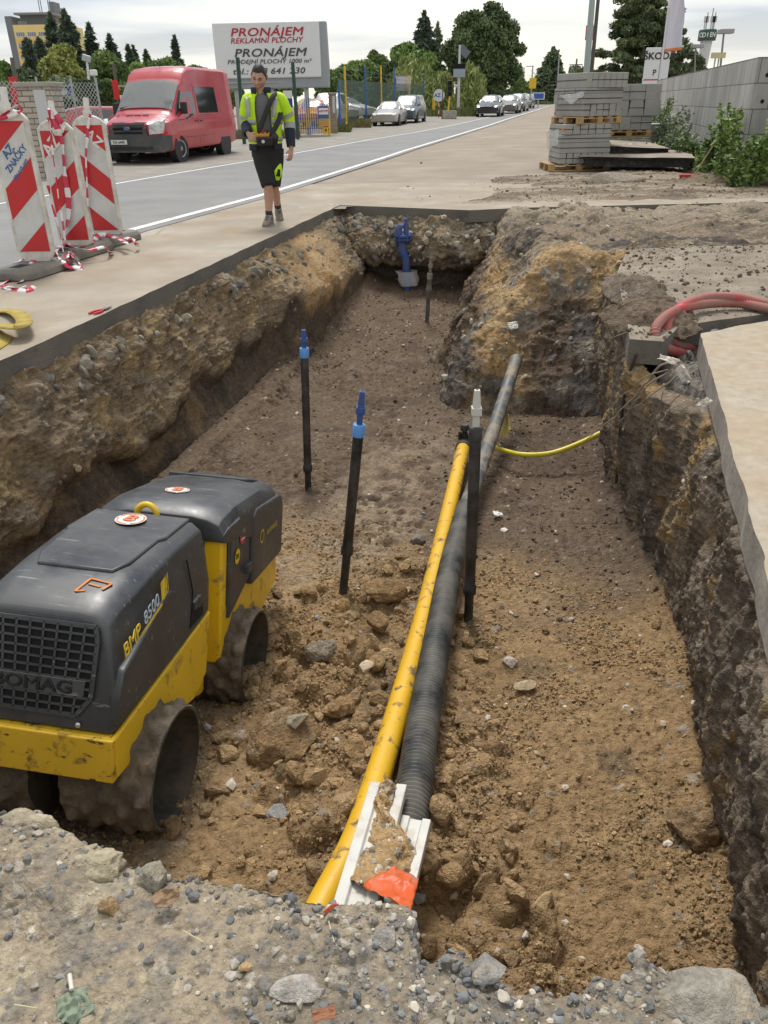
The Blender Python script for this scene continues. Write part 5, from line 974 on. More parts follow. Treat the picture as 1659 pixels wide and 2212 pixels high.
tape([(470, 300, Y2), (500, 330, Y2), (560, 420, Y2 - .02), (610, 470, Y2), (590, 480, Y2), (580, 560, Y2), (600, 700, Y2), (615, 850, Y2), (625, 1000, Y2), (645, 1120, Y2), (655, 1230, Y2), (645, 1400, Y2), (625, 1500, Y2 - .05), (620, 1590, Y2 - .1)], 'red and white tape hanging from the top of the middle barrier board, right strand', .10, 1.6, 1.2)
tape([(480, 320, Y2), (530, 460, Y2 - .03), (555, 560, Y2 - .02), (510, 480, Y2), (470, 400, Y2)], 'knot of red and white tape on top of the middle barrier board', .10, 2.0, 3.2)
tape([(465, 330, Y2 - .06), (475, 480, Y2 - .06), (490, 640, Y2 - .06), (520, 850, Y2 - .06), (548, 1040, Y2 - .06), (572, 1250, Y2 - .06), (600, 1420, Y2 - .1), (620, 1590, Y2 - .14)], 'thin twisted tape hanging between the nearest and the middle barrier boards', .035, 3, 2.1)
tape([(455, 1050, Y1 + .1), (480, 1200, Y1 + .1), (530, 1360, Y1 + .1), (575, 1500, Y1 + .1), (600, 1640, Y1 + .08), (640, 1780, Y1 + .05)], 'twisted tape strand behind the right edge of the nearest barrier board', .035, 3, 4.4)
tape([(862, 372, Y3 - .02), (842, 470, Y3 - .02), (830, 620, Y3 - .02), (822, 760, Y3 - .02), (825, 900, Y3 - .02), (832, 1040, Y3 - .02), (832, 1200, Y3 - .02), (836, 1350, Y3 - .02)], 'red and white tape hanging down the left edge of the farthest barrier board', .05, 1.5, .7)
tape([(830, 1630, .13), (720, 1640, .14), (620, 1620, .15), (540, 1660, .14), (440, 1720, .13), (360, 1740, .12), (250, 1730, .11), (170, 1780, .10), (110, 1860, .06), (70, 1950, .02), (10, 1990, .012), (80, 2015, .012), (170, 2030, .02), (270, 1995, .03), (330, 2015, .02), (260, 2060, .012), (140, 2045, .012), (20, 2020, .01)], 'long crumpled tape trailing over the feet of the barrier boards onto the pavement', .09, 1.6, .1, True)
tape([(320, 1750, .12), (300, 1790, .11), (270, 1850, .06), (210, 1920, .03), (200, 1965, .015), (160, 1980, .012)], 'short loop of tape in front of the nearest barrier board', .08, 1.0, 1.7, True)
tape([(540, 1680, .14), (590, 1760, .10), (650, 1820, .05), (720, 1830, .03), (780, 1850, .01), (760, 1790, .05), (700, 1740, .10), (670, 1680, .14), (640, 1740, .12), (700, 1800, .05), (740, 1800, .04)], 'bunched tape between the feet of the nearest and middle barrier boards', .09, 2.0, 2.7, True)
tape([(560, 1640, .15), (640, 1600, .17), (720, 1640, .15), (820, 1660, .13), (920, 1650, .13), (1000, 1635, .13), (1040, 1670, .08), (1060, 1700, .01)], 'tape lying across the foot of the middle barrier board', .08, 1.8, 3.6, True)
tape([(855, 1620, .10), (900, 1570, .12), (960, 1520, .14), (1040, 1530, .13), (1110, 1550, .12), (1160, 1570, .12), (1200, 1605, .11)], 'tape around the foot of the farthest barrier board, left piece', .09, 1.4, 4.8, True)
tape([(1120, 1530, .13), (1180, 1545, .12), (1240, 1560, .12), (1285, 1590, .11), (1312, 1630, .04)], 'tape around the foot of the farthest barrier board, right piece', .085, 1.4, 5.9, True)
# ================================================================== PERSON
SKIN = mat('skin', (.47, .27, .19), rough=.55, var=.08, vscale=30); HIV = mat('hi_vis', (.50, .80, .012), rough=.75, var=.06, vscale=8, bump=.25, bscale=9, bdist=.02); NAVY = mat('navy_cloth', (.018, .024, .045), rough=.9, bump=.3, bscale=14, bdist=.02)
REFL = mat('grey_band', (.33, .34, .33), rough=.5, bump=.2, bscale=9, bdist=.02); TEE = mat('grey_tshirt', (.135, .135, .15), rough=.9, bump=.4, bscale=7, bdist=.03); SHORT = mat('black_shorts', (.016, .0165, .017), rough=.9, bump=.4, bscale=9, bdist=.03)
HAIR = mat('dark_hair', (.012, .010, .009), rough=.6, bump=.5, bscale=90); SHOE = mat('dusty_shoe', (.20, .17, .14), rough=.9, var=.2, vscale=30); SOLE = mat('shoe_sole', (.24, .22, .19), rough=.9); SOCK = mat('sock', (.03, .034, .045), rough=.95); SOCKG = mat('sock_grey', (.25, .27, .30), rough=.95)
MY = 10.85; FT = Vector(at(577, 486, z=0))
def J(x, y, dy=0.0):
    """joint from the zoomed photo of the man; dy: metres towards the camera"""
    return Vector(at(x * .18336 + 471.9, y * .18336 + 110.6, Y=MY - dy)) - Vector((FT.x, MY, 0))
man = empty('person', (FT.x, MY, 0), label='man in yellow hi-vis jacket and black shorts walking along the pavement, looking down at a remote control', cat='person')
man['label'] = 'man in yellow hi-vis jacket and dark shorts walking beside the trench, looking down'
def limb(m, pts, radii, n=16, flat=1.0, mi=0):
    P = [Vector(p) for p in pts]; path = cm(P, 6); k = len(path); src = np.linspace(0, 1, len(P)); r = np.interp(np.linspace(0, 1, k), src, radii); m.tube(path, list(r), n, mi)
hd = J(478, 305, .06); neck = J(500, 500, .0); shL, shR = J(335, 545), J(735, 535); elL, elR = J(318, 830, -.02), J(828, 820, -.06); wrL, wrR = J(355, 985, .22), J(858, 1150, .02); hpL, hpR = J(495, 1170), J(665, 1165); knL, knR = J(585, 1560, .16), J(650, 1580, .04); anL, anR = J(588, 1885, .14), J(702, 1810, -.42)
anL.z, anR.z = .083, .135; knL.z, knR.z = .50, .49
m = MB(); limb(m, [J(555, 1150), J(550, 1000), J(535, 800), J(520, 620), J(505, 530)], [.10, .10, .105, .10, .06], 20); limb(m, [J(505, 560), J(495, 470, .03), J(485, 380, .04)], [.062, .056, .055])
limb(m, [shL, (shL + elL) / 2, elL], [.05, .055, .046]); limb(m, [elL, (elL + wrL) / 2, wrL], [.046, .043, .029]); limb(m, [shR, (shR + elR) / 2, elR], [.05, .055, .046]); limb(m, [elR, (elR + wrR) / 2, wrR], [.046, .043, .029])
limb(m, [J(505, 560), shL], [.06, .05]); limb(m, [J(515, 560), shR], [.06, .05]); limb(m, [hpL, (hpL + knL) / 2, knL], [.09, .08, .057]); limb(m, [hpR, (hpR + knR) / 2, knR], [.09, .08, .057])
limb(m, [knL, knL * .65 + anL * .35 + Vector((0, .02, 0)), anL], [.055, .060, .037]); limb(m, [knR, knR * .65 + anR * .35 + Vector((0, .02, 0)), anR], [.055, .060, .037]); limb(m, [hpL, hpR], [.12, .12])
def hand(w, d, side, curl, pal):
    """palm, four fingers and thumb growing from wrist w along d; side: direction towards the thumb, pal: way the palm faces"""
    d = d.normalized(); side = (side - d * side.dot(d)).normalized(); pal = (pal - d * pal.dot(d) - side * pal.dot(side)).normalized(); c = w + d * .05
    for u in (-.026, -.009, .009, .026): limb(m, [w + side * u * .7, w + side * u + d * .045, w + side * u + d * .088], [.015, .0155, .012], 8)
    for k, u in enumerate((.030, .010, -.010, -.029)):
        L = (.072, .080, .074, .058)[k]; b = w + d * .085 + side * u; a1, a2 = curl * .5, curl
        p1 = b + (d * math.cos(a1) + pal * math.sin(a1)) * L * .45; p2 = p1 + (d * math.cos(a2 + .3) + pal * math.sin(a2 + .3)) * L * .32; p3 = p2 + (d * math.cos(a2 + .8) + pal * math.sin(a2 + .8)) * L * .25; limb(m, [b, p1, p2, p3], [.0100, .0094, .0086, .0066], 8)
    b = w + d * .03 + side * .030; p1 = b + (d * .7 + side * .6 + pal * .3).normalized() * .038; p2 = p1 + (d * .9 + side * .1 + pal * .5).normalized() * .032; limb(m, [b, p1, p2], [.0135, .011, .008], 8)
hand(wrL, J(425, 1035, .27) - wrL, Vector((.4, -.2, .8)), 1.0, Vector((.6, .3, -.3))); hand(wrR, J(850, 1230, .05) - wrR, Vector((-.5, -.7, 0)), .45, Vector((-.8, .3, 0)))
# head shaped from a sphere, tilted down
V = ICO[5][0].copy(); x, y, z = V.T; f = sst(-y, .2, .9)
P = np.stack([x * .079, y * .098, z * .122], -1); HS = 1.14; P[:, 0] *= 1 - .22 * sst(-z, .2, .95); P[:, 1] += -.018 * f * sst(-z, .55, .95)
def gz(cx, cz, sx_, sz_): return np.exp(-((x - cx) / sx_) ** 2 - ((z - cz) / sz_) ** 2) * f
P[:, 1] -= .030 * gz(0, -.16, .13, .12) + .014 * gz(0, .02, .10, .2) + .008 * gz(0, .24, .6, .09) + .010 * gz(0, -.48, .25, .05) + .009 * gz(0, -.58, .22, .05) + .010 * gz(0, -.85, .25, .12); P[:, 1] += .012 * (gz(.36, .08, .16, .09) + gz(-.36, .08, .16, .09)) + .006 * gz(0, -.40, .3, .05)
P[:, 0] += .006 * np.sign(x) * gz(.5, -.15, .2, .15)
hM = Matrix.Rotation(R_(25), 4, 'X') @ Matrix.Rotation(R_(-6), 4, 'Z') @ Matrix.Rotation(R_(4), 4, 'Y')
def HP(v): return hd + (hM @ Vector(v)) * HS
m.add([HP(p) for p in P], [tuple(t) for t in ICO[5][1]])
for s in (1, -1): limb(m, [HP((s * .078, .012, -.022)), HP((s * .084, .020, .005)), HP((s * .083, .028, .028))], [.010, .014, .009], 8)
body = m.build('body', SKIN, man); rm = body.modifiers.new('r', 'REMESH'); rm.mode = 'VOXEL'; rm.voxel_size = .0046; rm.use_smooth_shade = True; sm = body.modifiers.new('s', 'SMOOTH'); sm.iterations = 3
# hair cap
Hs = V[(z > .22 - .32 * (y > .05) + .22 * (y < -.45)) | ((y > .35) & (z > -.35))]
keepv = (z > .30 - .55 * sst(y, -.5, .1) + .26 * (y < -.5)) & ((z > -.45)); Fh = ICO[5][1][keepv[ICO[5][1]].all(1)]
ph = P * (1.05 + .02 * fbm(V, .12, 3, 5)[:, None]); ph[:, 2] += .004 * sst(z, .4, .9) + .005 * f; used = np.unique(Fh); mp_ = {a: i for i, a in enumerate(used)}
m = MB(); m.add([HP(ph[a]) for a in used], [tuple(mp_[a] for a in t) for t in Fh]); o = m.build('hair', HAIR, man, smooth=180); q = o.modifiers.new('t', 'SOLIDIFY'); q.thickness = .008
for s in (1, -1):
    m = MB(); m.tube([HP((s * .014, -.099, .030)), HP((s * .030, -.100, .036)), HP((s * .048, -.090, .031))], [.004, .0055, .003], 6); m.build('eyebrow', HAIR, man, smooth=180)
    m = MB(); m.tube([HP((s * .018, -.090, .009)), HP((s * .030, -.092, .011)), HP((s * .042, -.086, .009))], [.002, .0045, .002], 6); m.build('eye', mat('eye_dark', (.03, .02, .015), rough=.3), man, smooth=180)
m = MB(); m.tube([HP((-.024, -.102, -.064)), HP((0, -.108, -.063)), HP((.024, -.102, -.064))], [.002, .005, .002], 6); m.build('mouth', mat('lips', (.36, .15, .12), rough=.5), man, smooth=180)
# t-shirt, open jacket, collar
def ring_at(c, rx, ry, n=40, a0=0., a1=2 * PI, wob=0., sd=0, closed=True, rot=0.):
    th = np.linspace(a0, a1, n, endpoint=not closed); q = fbm(np.stack([np.cos(th) * 2, np.sin(th) * 2, th * 0 + c.z * 6], -1), .8, 3, sd) * wob
    return [Vector(c) + Vector((rx * math.cos(t) * (1 + a) * math.cos(rot) - ry * math.sin(t) * (1 + a) * math.sin(rot), ry * math.sin(t) * (1 + a) * math.cos(rot) + rx * math.cos(t) * (1 + a) * math.sin(rot), 0)) for t, a in zip(th, q)]
tors = [(560, 1165, .180, .135), (555, 1060, .180, .135), (552, 950, .178, .135), (545, 830, .185, .14), (535, 700, .195, .145), (528, 600, .19, .135), (520, 540, .165, .115), (512, 500, .09, .085), (505, 478, .066, .07)]
m = MB(); m.rings([ring_at(J(a, b), rx * .93, ry * .95, wob=.03, sd=2) for a, b, rx, ry in tors[2:]], cap=False); m.build('t_shirt', TEE, man, smooth=180)
m = MB(); ja, jb = -PI / 2 + .50, 1.5 * PI - .42    # opening towards the camera
def jring(a, b, rx, ry, k=1.0, da=0.): return ring_at(J(a, b), rx * 1.10 * k, ry * 1.14 * k, 48, ja + da, jb - da * .3, .035, 4, False)
jt = [jring(*t, da=d) for t, d in zip(tors[:8], (.12, .10, .06, .02, 0, 0, 0, .15))]; nr = len(jt)
dense = [[a.lerp(b, s) for a, b in zip(jt[i], jt[i + 1])] for i in range(nr - 1) for s in np.linspace(0, 1, 4, endpoint=False)] + [jt[-1]]
m.rings(dense, closed=False, cap=False); m.m = [1 if i < 47 * 3 else 0 for i in range(len(m.f))]; o = m.build('jacket', [HIV, NAVY], man, smooth=180); q = o.modifiers.new('t', 'SOLIDIFY'); q.thickness = .012; q.offset = 1
def band(par, t0, t1, k=1.04):
    i0, i1 = t0 * 4, t1 * 4; r = [[p + (p - c) * (k - 1) for p in ring] for ring in dense for c in [sum(ring, Vector()) / len(ring)]]
    a = int(i0); m = MB(); lo = [x.lerp(y, i0 - a) for x, y in zip(r[a], r[a + 1])]; b_ = int(i1); hi = [x.lerp(y, i1 - b_) for x, y in zip(r[b_], r[b_ + 1])]; m.rings([lo, hi], closed=False, cap=False); q = m.build('reflective_band', REFL, man, smooth=180); w = q.modifiers.new('t', 'SOLIDIFY'); w.thickness = .006; w.offset = 1; return q
band(man, 1.02, 1.42, 1.075); band(man, 2.75, 3.2, 1.075)
for xs_, s in (((318, 345), -1), ((655, 700), 1)):    # vertical braces over the shoulders
    a, b = (330, 350) if s < 0 else (672, 655); pts = [J(a + 14, 470 + 60, .02), J(a, 560, .13), J(b, 700, .185), J(b, 775, .185)]
    o = ribbon('shoulder_band', pts, .05, REFL, up=(0, 1, 0), n=6, thick=.006); o.parent = man
m = MB(); cr = [ring_at(J(506, 515, .0), .105, .105, 36, ja + .05, jb - .05, .02, 6, False), ring_at(J(500, 468, .0), .115, .118, 36, ja - .15, jb + .05, .03, 6, False), ring_at(J(498, 425, .01), .118, .125, 36, ja - .0, jb + .0, .03, 6, False)]
m.rings(cr, closed=False, cap=False); o = m.build('collar', [NAVY], man, smooth=180); q = o.modifiers.new('t', 'SOLIDIFY'); q.thickness = .010
for nm, s_, e_, wq, fr in (('sleeve', shL, elL, wrL, .25), ('sleeve', shR, elR, wrR, .55)):
    ctr = [s_ + (s_ - J(520, 545)) * -.42 + Vector((0, 0, .0)), s_ + (s_ - J(520, 545)) * -.06 + Vector((0, 0, -.03)), (s_ + e_) / 2, e_, e_.lerp(wq, .45), e_.lerp(wq, .92)]; rad = [.060, .080, .078, .072, .064, .054]; P_ = cm(ctr, 6); k = len(P_); r = np.interp(np.linspace(0, 1, k), np.linspace(0, 1, 6), rad); r = r * (1 + .06 * np.array([vnoise(np.array([[i * .55, 3., s_.x]]), 8)[0] for i in range(k)]))
    m = MB(); m.tube(P_, list(r), 20, cap=False); cut = int(k * (.62 + .12)); m.m = [1 if (i // 20) >= (cut if fr < .3 else int(k * .72)) else 0 for i in range(len(m.f))]; o = m.build(nm, [HIV, NAVY], man, smooth=180)
    for t0, t1 in ((.50, .57), (.645, .70)) if fr < .3 else ((.47, .54), (.645, .71)):
        a, b = int(k * t0), max(int(k * t0) + 1, int(k * t1)); mm = MB(); mm.tube(P_[a:b + 1], [q * 1.06 for q in r[a:b + 1]], 20, cap=False); mm.build('reflective_band', REFL, o, smooth=180)
# shorts with bright pocket, socks, shoes
m = MB(); m.rings([ring_at(J(560, 1090), .175, .125, wob=.02), ring_at(J(560, 1150), .19, .14, wob=.03), ring_at(J(572, 1230), .195, .15, wob=.03), ring_at(J(575, 1270), .17, .14, wob=.03)])
for h_, k_, x_ in ((hpL, knL, 1), (hpR, knR, -1)): limb(m, [h_ + Vector((0, 0, .03)), h_.lerp(k_, .35), h_.lerp(k_, .7), h_.lerp(k_, 1.06)], [.118, .118, .104, .092], 20)
o = m.build('shorts', SHORT, man); q = o.modifiers.new('r', 'REMESH'); q.mode = 'VOXEL'; q.voxel_size = .011; q.use_smooth_shade = True; q = o.modifiers.new('s', 'SMOOTH'); q.iterations = 4
m = MB(); c = hpR.lerp(knR, .62); limb(m, [hpR.lerp(knR, .36) + Vector((.062, -.05, 0)), c + Vector((.052, -.055, 0)), hpR.lerp(knR, .86) + Vector((.035, -.05, 0))], [.035, .062, .042], 14); m.build('pocket', HIV, o, smooth=180)
m = MB(); limb(m, [c + Vector((.075, -.095, .03)), c + Vector((.06, -.105, -.05))], [.020, .028], 10); m.build('pocket_flap', SHORT, o, smooth=180)
def shoe(an, yaw, pitch, name='shoe'):
    M4 = Matrix.Translation(an) @ Matrix.Rotation(yaw, 4, 'Z') @ Matrix.Rotation(pitch, 4, 'X'); Q = lambda x, y, z: M4 @ Vector((x, y, z)); m = MB(); st = [(.085, .030, .05, -.075), (.075, .040, .07, -.078), (.03, .044, .075, -.078), (-.02, .042, .058, -.078), (-.07, .045, .020, -.078), (-.12, .049, -.012, -.078), (-.165, .044, -.030, -.076), (-.188, .028, -.045, -.072)]
    rg = []
    for y, w_, zt, zb in st: rg.append([Q(w_ * (abs(math.cos(t)) ** .6) * math.copysign(1, math.cos(t)), y, (zt + zb) / 2 + (zt - zb) / 2 * (abs(math.sin(t)) ** .7) * math.copysign(1, math.sin(t))) for t in np.linspace(0, 2 * PI, 20, endpoint=False)])
    m.rings(rg); o = m.build(name, SHOE, man, smooth=180); m = MB(); rg = [[Q(w_ * 1.06 * sx, y * 1.01, z_) for sx, z_ in ((-1, zb - .018), (1, zb - .018), (1, zb + .010), (-1, zb + .010))] for y, w_, zt, zb in st]; m.rings(rg); m.build('sole', SOLE, o, bevel=.004)
    m = MB()
    for k in range(4): m.tube([Q(-.022, -.035 - k * .022, .052 - k * .016), Q(0, -.04 - k * .022, .060 - k * .017), Q(.022, -.035 - k * .022, .052 - k * .016)], .003, 5)
    m.build('lace', mat('lace', (.07, .05, .045), rough=.9), o); return Q
Q = shoe(anL + Vector((.0, -.0, .005)), R_(-12), R_(4)); Q = shoe(anR + Vector((0, 0, -.005)), R_(14), R_(24))
for a_, k_ in ((anL, knL), (anR, knR)):
    m = MB(); m.tube([a_.lerp(k_, -.02), a_.lerp(k_, .12), a_.lerp(k_, .24)], [.046, .044, .046], 16); o = m.build('sock', SOCK, man, smooth=180); m = MB(); m.tube([a_.lerp(k_, .05), a_.lerp(k_, .12)], [.0475, .0465], 16); m.build('sock_band', SOCKG, o, smooth=180)
# remote control in a pouch, strap over the shoulder
rc = empty('remote_control', Vector((FT.x, MY, 0)), label='black remote control box on a strap, held by the man at his waist', cat='remote control')
BX = mat('pouch_black', (.014, .014, .015), rough=.55); c = J(535, 1040, .24)
m = MB(); m.box(c + Vector((.02, 0, -.01)), (.20, .13, .11), Matrix.Rotation(R_(12), 3, 'X'), taper=(1.1, 1.1)); m.build('box', BX, rc, bevel=.02, seg=3, smooth=40)
m = MB(); m.box(c + Vector((-.01, -.01, .055)), (.17, .10, .03), Matrix.Rotation(R_(14), 3, 'X')); m.build('control_panel', mat('panel_orange', (.5, .24, .04), rough=.5), rc, bevel=.006)
for dx in (-.05, .0, .05): m = MB(); m.cyl(c + Vector((dx, -.02, .065)), c + Vector((dx * 1.1, -.03, .105)), .009, .012, 8); m.build('joystick', mat('joystick_red', (.3, .03, .03)) if dx == 0 else BX, rc, smooth=50)
m = MB(); m.tube([c + Vector((.13, .0, -.05)), c + Vector((.135, -.01, .03)), c + Vector((.12, .0, .07))], [.035, .055, .03], 12); m.build('knob', BX, rc, smooth=180)
m = MB(); m.cyl(c + Vector((-.0, -.078, -.02)), c + Vector((-.0, -.084, -.02)), .02, n=14); m.build('badge', BOLT, rc)
STRP = mat('strap_black', (.03, .028, .027), rough=.9)
o = ribbon('strap', [J(690, 490, -.05), J(665, 500, .10), J(620, 580, .18), J(570, 700, .215), J(520, 830, .22), J(480, 960, .22)], .062, STRP, up=(.2, 1, .1), n=6, thick=.004); o.parent = rc
o = ribbon('strap', [J(735, 720, .12), J(715, 800, .18), J(680, 880, .20), J(640, 950, .22), J(600, 1000, .24)], .062, STRP, up=(.2, 1, .1), n=6, thick=.004); o.parent = rc
# ================================================================== VEHICLES
TYRE = mat('tyre', (.018, .018, .018), rough=.9, dirt=(.09, .08, .07), dirt_amt=.35, dscale=5); RIM = mat('rim', (.34, .35, .36), rough=.4, metal=.6); BPL = mat('bumper_grey', (.055, .058, .062), rough=.65, dirt=(.12, .115, .105), dirt_amt=.35, dscale=2)
GLASS = mat('car_glass', (.020, .024, .027), rough=.06, spec=1.0, coat=.6); GLASSL = mat('screen_glass', (.13, .15, .155), rough=.10, spec=.9, coat=.5, dirt=(.04, .045, .05), dirt_amt=.42, dscale=1.1, dedge=.2)
LAMP = mat('headlamp', (.62, .63, .62), rough=.15, spec=.8, dirt=(.25, .26, .27), dirt_amt=.4, dscale=9); CHR = mat('chrome', (.55, .56, .57), rough=.2, metal=1.); LIT = mat('lamp_lit', (1.0, .93, .78), rough=.3, emit=1.5)
PLATE = mat('plate_white', (.66, .66, .64), rough=.5); PBLU = mat('plate_blue', (.02, .05, .30), rough=.5); DRKP = mat('dark_plastic', (.02, .02, .021), rough=.6); TAIL = mat('tail_red', (.35, .012, .015), rough=.3)
def vehicle(name, pos, yaw, P, label, cat, paint, scale=1., group=None):
    """P: rows (y, z_bottom, z_belt, z_roof, w_sill, w_belt, w_roof); local +y runs to the rear"""
    root = empty(name, pos, yaw, label, cat, group); root.scale = (scale,) * 3; A = np.array(P['rows'], float); L = A[-1, 0]
    f = lambda y: [np.interp(y, A[:, 0], A[:, k]) for k in range(1, 7)]
    def half(y):
        zb, zl, zr, ws, wb, wr = f(y); c = min(.10, (zr - zl) * .5); zm = zb + (zl - zb) * .55
        return [(ws * .85, zb), (ws * .97, zb + .03), (ws, zb + .10), (max(ws, wb) + P.get('bulge', .012), zm), (wb + .006, zl - .03), (wb, zl), (wb * .5 + wr * .5, zl * .5 + (zr - c) * .5), (wr, zr - c), (wr * .90, zr - c * .42), (wr * .6, zr - c * .1), (0, zr)]
    ys = sorted(set(list(A[:, 0]) + list(np.linspace(0, L, 30)))); rings = []
    for y in ys:
        h = half(y); rings.append([Vector((x, y, z)) for x, z in h] + [Vector((-x, y, z)) for x, z in reversed(h[:-1])])
    body = MB().rings(rings).build('body', paint, root, smooth=P.get('sm', 28), bevel=.02, seg=2)
    sx_ = lambda y, z: float(np.interp(z, [q[1] for q in half(y)[:8]], [q[0] for q in half(y)[:8]]))
    def side(poly, m, nm, par=None, o=.004, both=True):
        for s in ((1, -1) if both else (1,)):
            n = len(poly); dense = []
            for i in range(n):
                a, b = poly[i], poly[(i + 1) % n]
                for t in (0, .5): dense.append((a[0] + (b[0] - a[0]) * t, a[1] + (b[1] - a[1]) * t))
            m_ = MB(); m_.prism(dense, lambda y, z: Vector((s * (sx_(y, z) - .02), y, z)), lambda y, z: Vector((s * (sx_(y, z) + o), y, z))); m_.build(nm, m, par or root, smooth=40)
    for q in P['win']: side(q, GLASS, 'side_window')
    def top(y0, y1, k, m, nm, o=.016):
        U = np.linspace(-1, 1, 9); V = np.linspace(y0, y1, 13); pts = []
        for y in V:
            h = half(y); xs_ = [q[0] for q in h[7:]][::-1]; zs = [q[1] for q in h[7:]][::-1]; wr = xs_[-1]
            for u in U: x = abs(u) * wr * k; pts.append((math.copysign(x, u), y - o, float(np.interp(x, xs_, zs)) + o))
        m_ = MB(); m_.add(pts, [tuple(int(v) for v in q) for q in grid_faces(13, 9)]); return m_.build(nm, m, root, smooth=180)
    a, b = P['screen']; top(a, b, P.get('sk', .93), P.get('sg', GLASSL), 'windscreen')
    for s in (1, -1):
        for iy, y in enumerate(P['wheels']):
            r = P['r']; x = s * (sx_(y, r) - .10); MB().cyl((x - s * .1, y, r + .01), (s * (sx_(y, r * 1.2) + .004), y, r + .01), r * 1.17, n=28).build('wheel_arch_shade', DRKP, body)  # black disc stands in for the shade inside the wheel arch
            st = P.get('steer', 0) if iy == 0 else 0; w_ = empty('w', (0, 0, 0)); bpy.data.objects.remove(w_); Rz = Matrix.Rotation(st, 3, 'Z') @ Matrix.Rotation(s * PI / 2, 3, 'Y'); c = Vector((s * (sx_(y, r) - .075), y, r))
            o = MB().lathe([(r * .60, -.10), (r * .93, -.10), (r, -.075), (r, .075), (r * .94, .10), (r * .70, .105), (r * .66, .09)], 28, rot=Rz, c=c).build('tyre', TYRE, root, smooth=40)
            m_ = MB(); m_.lathe([(r * .68, .04), (r * .66, .097), (r * .56, .092), (r * .50, .06), (r * .2, .07), (r * .17, .10), (.01, .104)], 24, rot=Rz, c=c); rim = m_.build('rim', RIM, o, smooth=40)
            for k in range(5 if P.get('alloy', 1) else 8):
                t = 2 * PI * k / (5 if P.get('alloy', 1) else 8); m_ = MB(); m_.lathe([(r * .085, .062), (r * .085, .088), (.001, .0885)], 8, rot=Rz, c=c + Rz @ Vector((r * .40 * math.cos(t), r * .40 * math.sin(t), 0))); m_.build('rim_hole_shade', BLKD, rim)
    def front(poly, m, nm, o=.012, both=True, par=None, bev=None):
        """panel on the nose: x,z polygon, wraps back by the plan curve"""
        res = []
        for s in ((1, -1) if both else (1,)):
            yf = lambda x, z: float(P['nose'](abs(x), z)); m_ = MB(); xs_ = np.linspace(min(p[0] for p in poly), max(p[0] for p in poly), 13)
            for a, b in zip(xs_[:-1], xs_[1:]):
                st = clip(clip(poly, 1, 0, b), -1, 0, -a); zs_ = [p[1] for p in st]
                if len(st) < 3: continue
                for z0, z1 in zip(np.linspace(min(zs_), max(zs_), 6)[:-1], np.linspace(min(zs_), max(zs_), 6)[1:]):
                    d = clip(clip(st, 0, 1, z1), 0, -1, -z0)
                    if len(d) > 2: m_.prism(d, lambda x, z: Vector((s * x, yf(x, z) + .05, z)), lambda x, z: Vector((s * x, yf(x, z) - o, z)))
            res.append(m_.build(nm, m, par or root, bevel=bev, smooth=40))
        return res
    for poly, m, nm, both, o in P['front']: front(poly, m, nm, o, both)
    for s in (1, -1):
        y, z = P['mirror']; m_ = MB(); x = sx_(y, z); m_.box((s * (x + .02 + P.get('mw', .09)), y, z), (P.get('mw', .09) * 1.7, .09, P.get('mh', .13))); m_.beam((s * x, y + .02, z - .03), (s * (x + .1), y + .02, z - .02), .04, .04); m_.build('mirror', P.get('mm', paint), root, bevel=.02, smooth=40)
    pz = P['plate']; yy = P['nose'](0, pz) - P.get('po', .035); m_ = MB(); m_.box((P.get('px', 0), yy, pz), (.52, .012, .115)); pl = m_.build('number_plate', PLATE, root); m_ = MB(); m_.box((P.get('px', 0) - .237, yy - .001, pz), (.045, .012, .113)); m_.build('plate_strip', PBLU, pl)
    if P.get('reg'): text('plate_lettering', P['reg'], .105, BLKT, frame_m((P.get('px', 0) + .02, yy - .0085, pz - .004), (1, 0, 0), (0, 0, 1)), pl, bold=.002, sx=.92)
    for q in P.get('seams', []): MB().tube([(sx_(y, z) + .001, y, z) for y, z in q], .006, 5).build('door_seam', DRKP, body)
    for q in P.get('handles', []):
        m_ = MB(); m_.box((sx_(*q) + .012, q[0], q[1]), (.03, .16, .03)); m_.build('door_handle', P.get('mm', paint), root, bevel=.008)
    return root, sx_, half
VRED = mat('van_red', (.45, .012, .03), rough=.25, var=.05, vscale=1.2, coat=.6, dirt=(.36, .03, .04), dirt_amt=.2, dscale=1.2, dedge=.3)
def vnose(x, z): return np.maximum(np.interp(z + .02, [.25, .92, 1.0, 1.06, 1.11, 1.18], [-.05, -.05, .02, .12, .30, .55]), np.interp(x, [0, .60, .72, .852, .942, .985, 1.02], [-.03, .0, .02, .10, .27, .48, .62]))
ROWSV = [(.02, .33, .93, 1.00, .70, .74, .62), (.12, .30, .96, 1.06, .84, .84, .70), (.30, .28, .99, 1.11, .93, .92, .76), (.55, .28, 1.03, 1.18, .975, .955, .80), (.86, .28, 1.09, 1.25, .985, .97, .84), (1.0, .28, 1.12, 1.33, .985, .97, .85), (1.72, .30, 1.17, 2.04, .985, .97, .83), (1.82, .30, 1.18, 2.10, .985, .97, .84), (2.0, .30, 1.18, 2.30, .985, .97, .84), (2.25, .30, 1.18, 2.40, .985, .97, .85), (2.7, .30, 1.18, 2.44, .985, .97, .86), (4.9, .32, 1.18, 2.43, .985, .97, .86), (5.25, .36, 1.18, 2.40, .97, .95, .85), (5.33, .40, 1.15, 2.30, .94, .92, .80)]
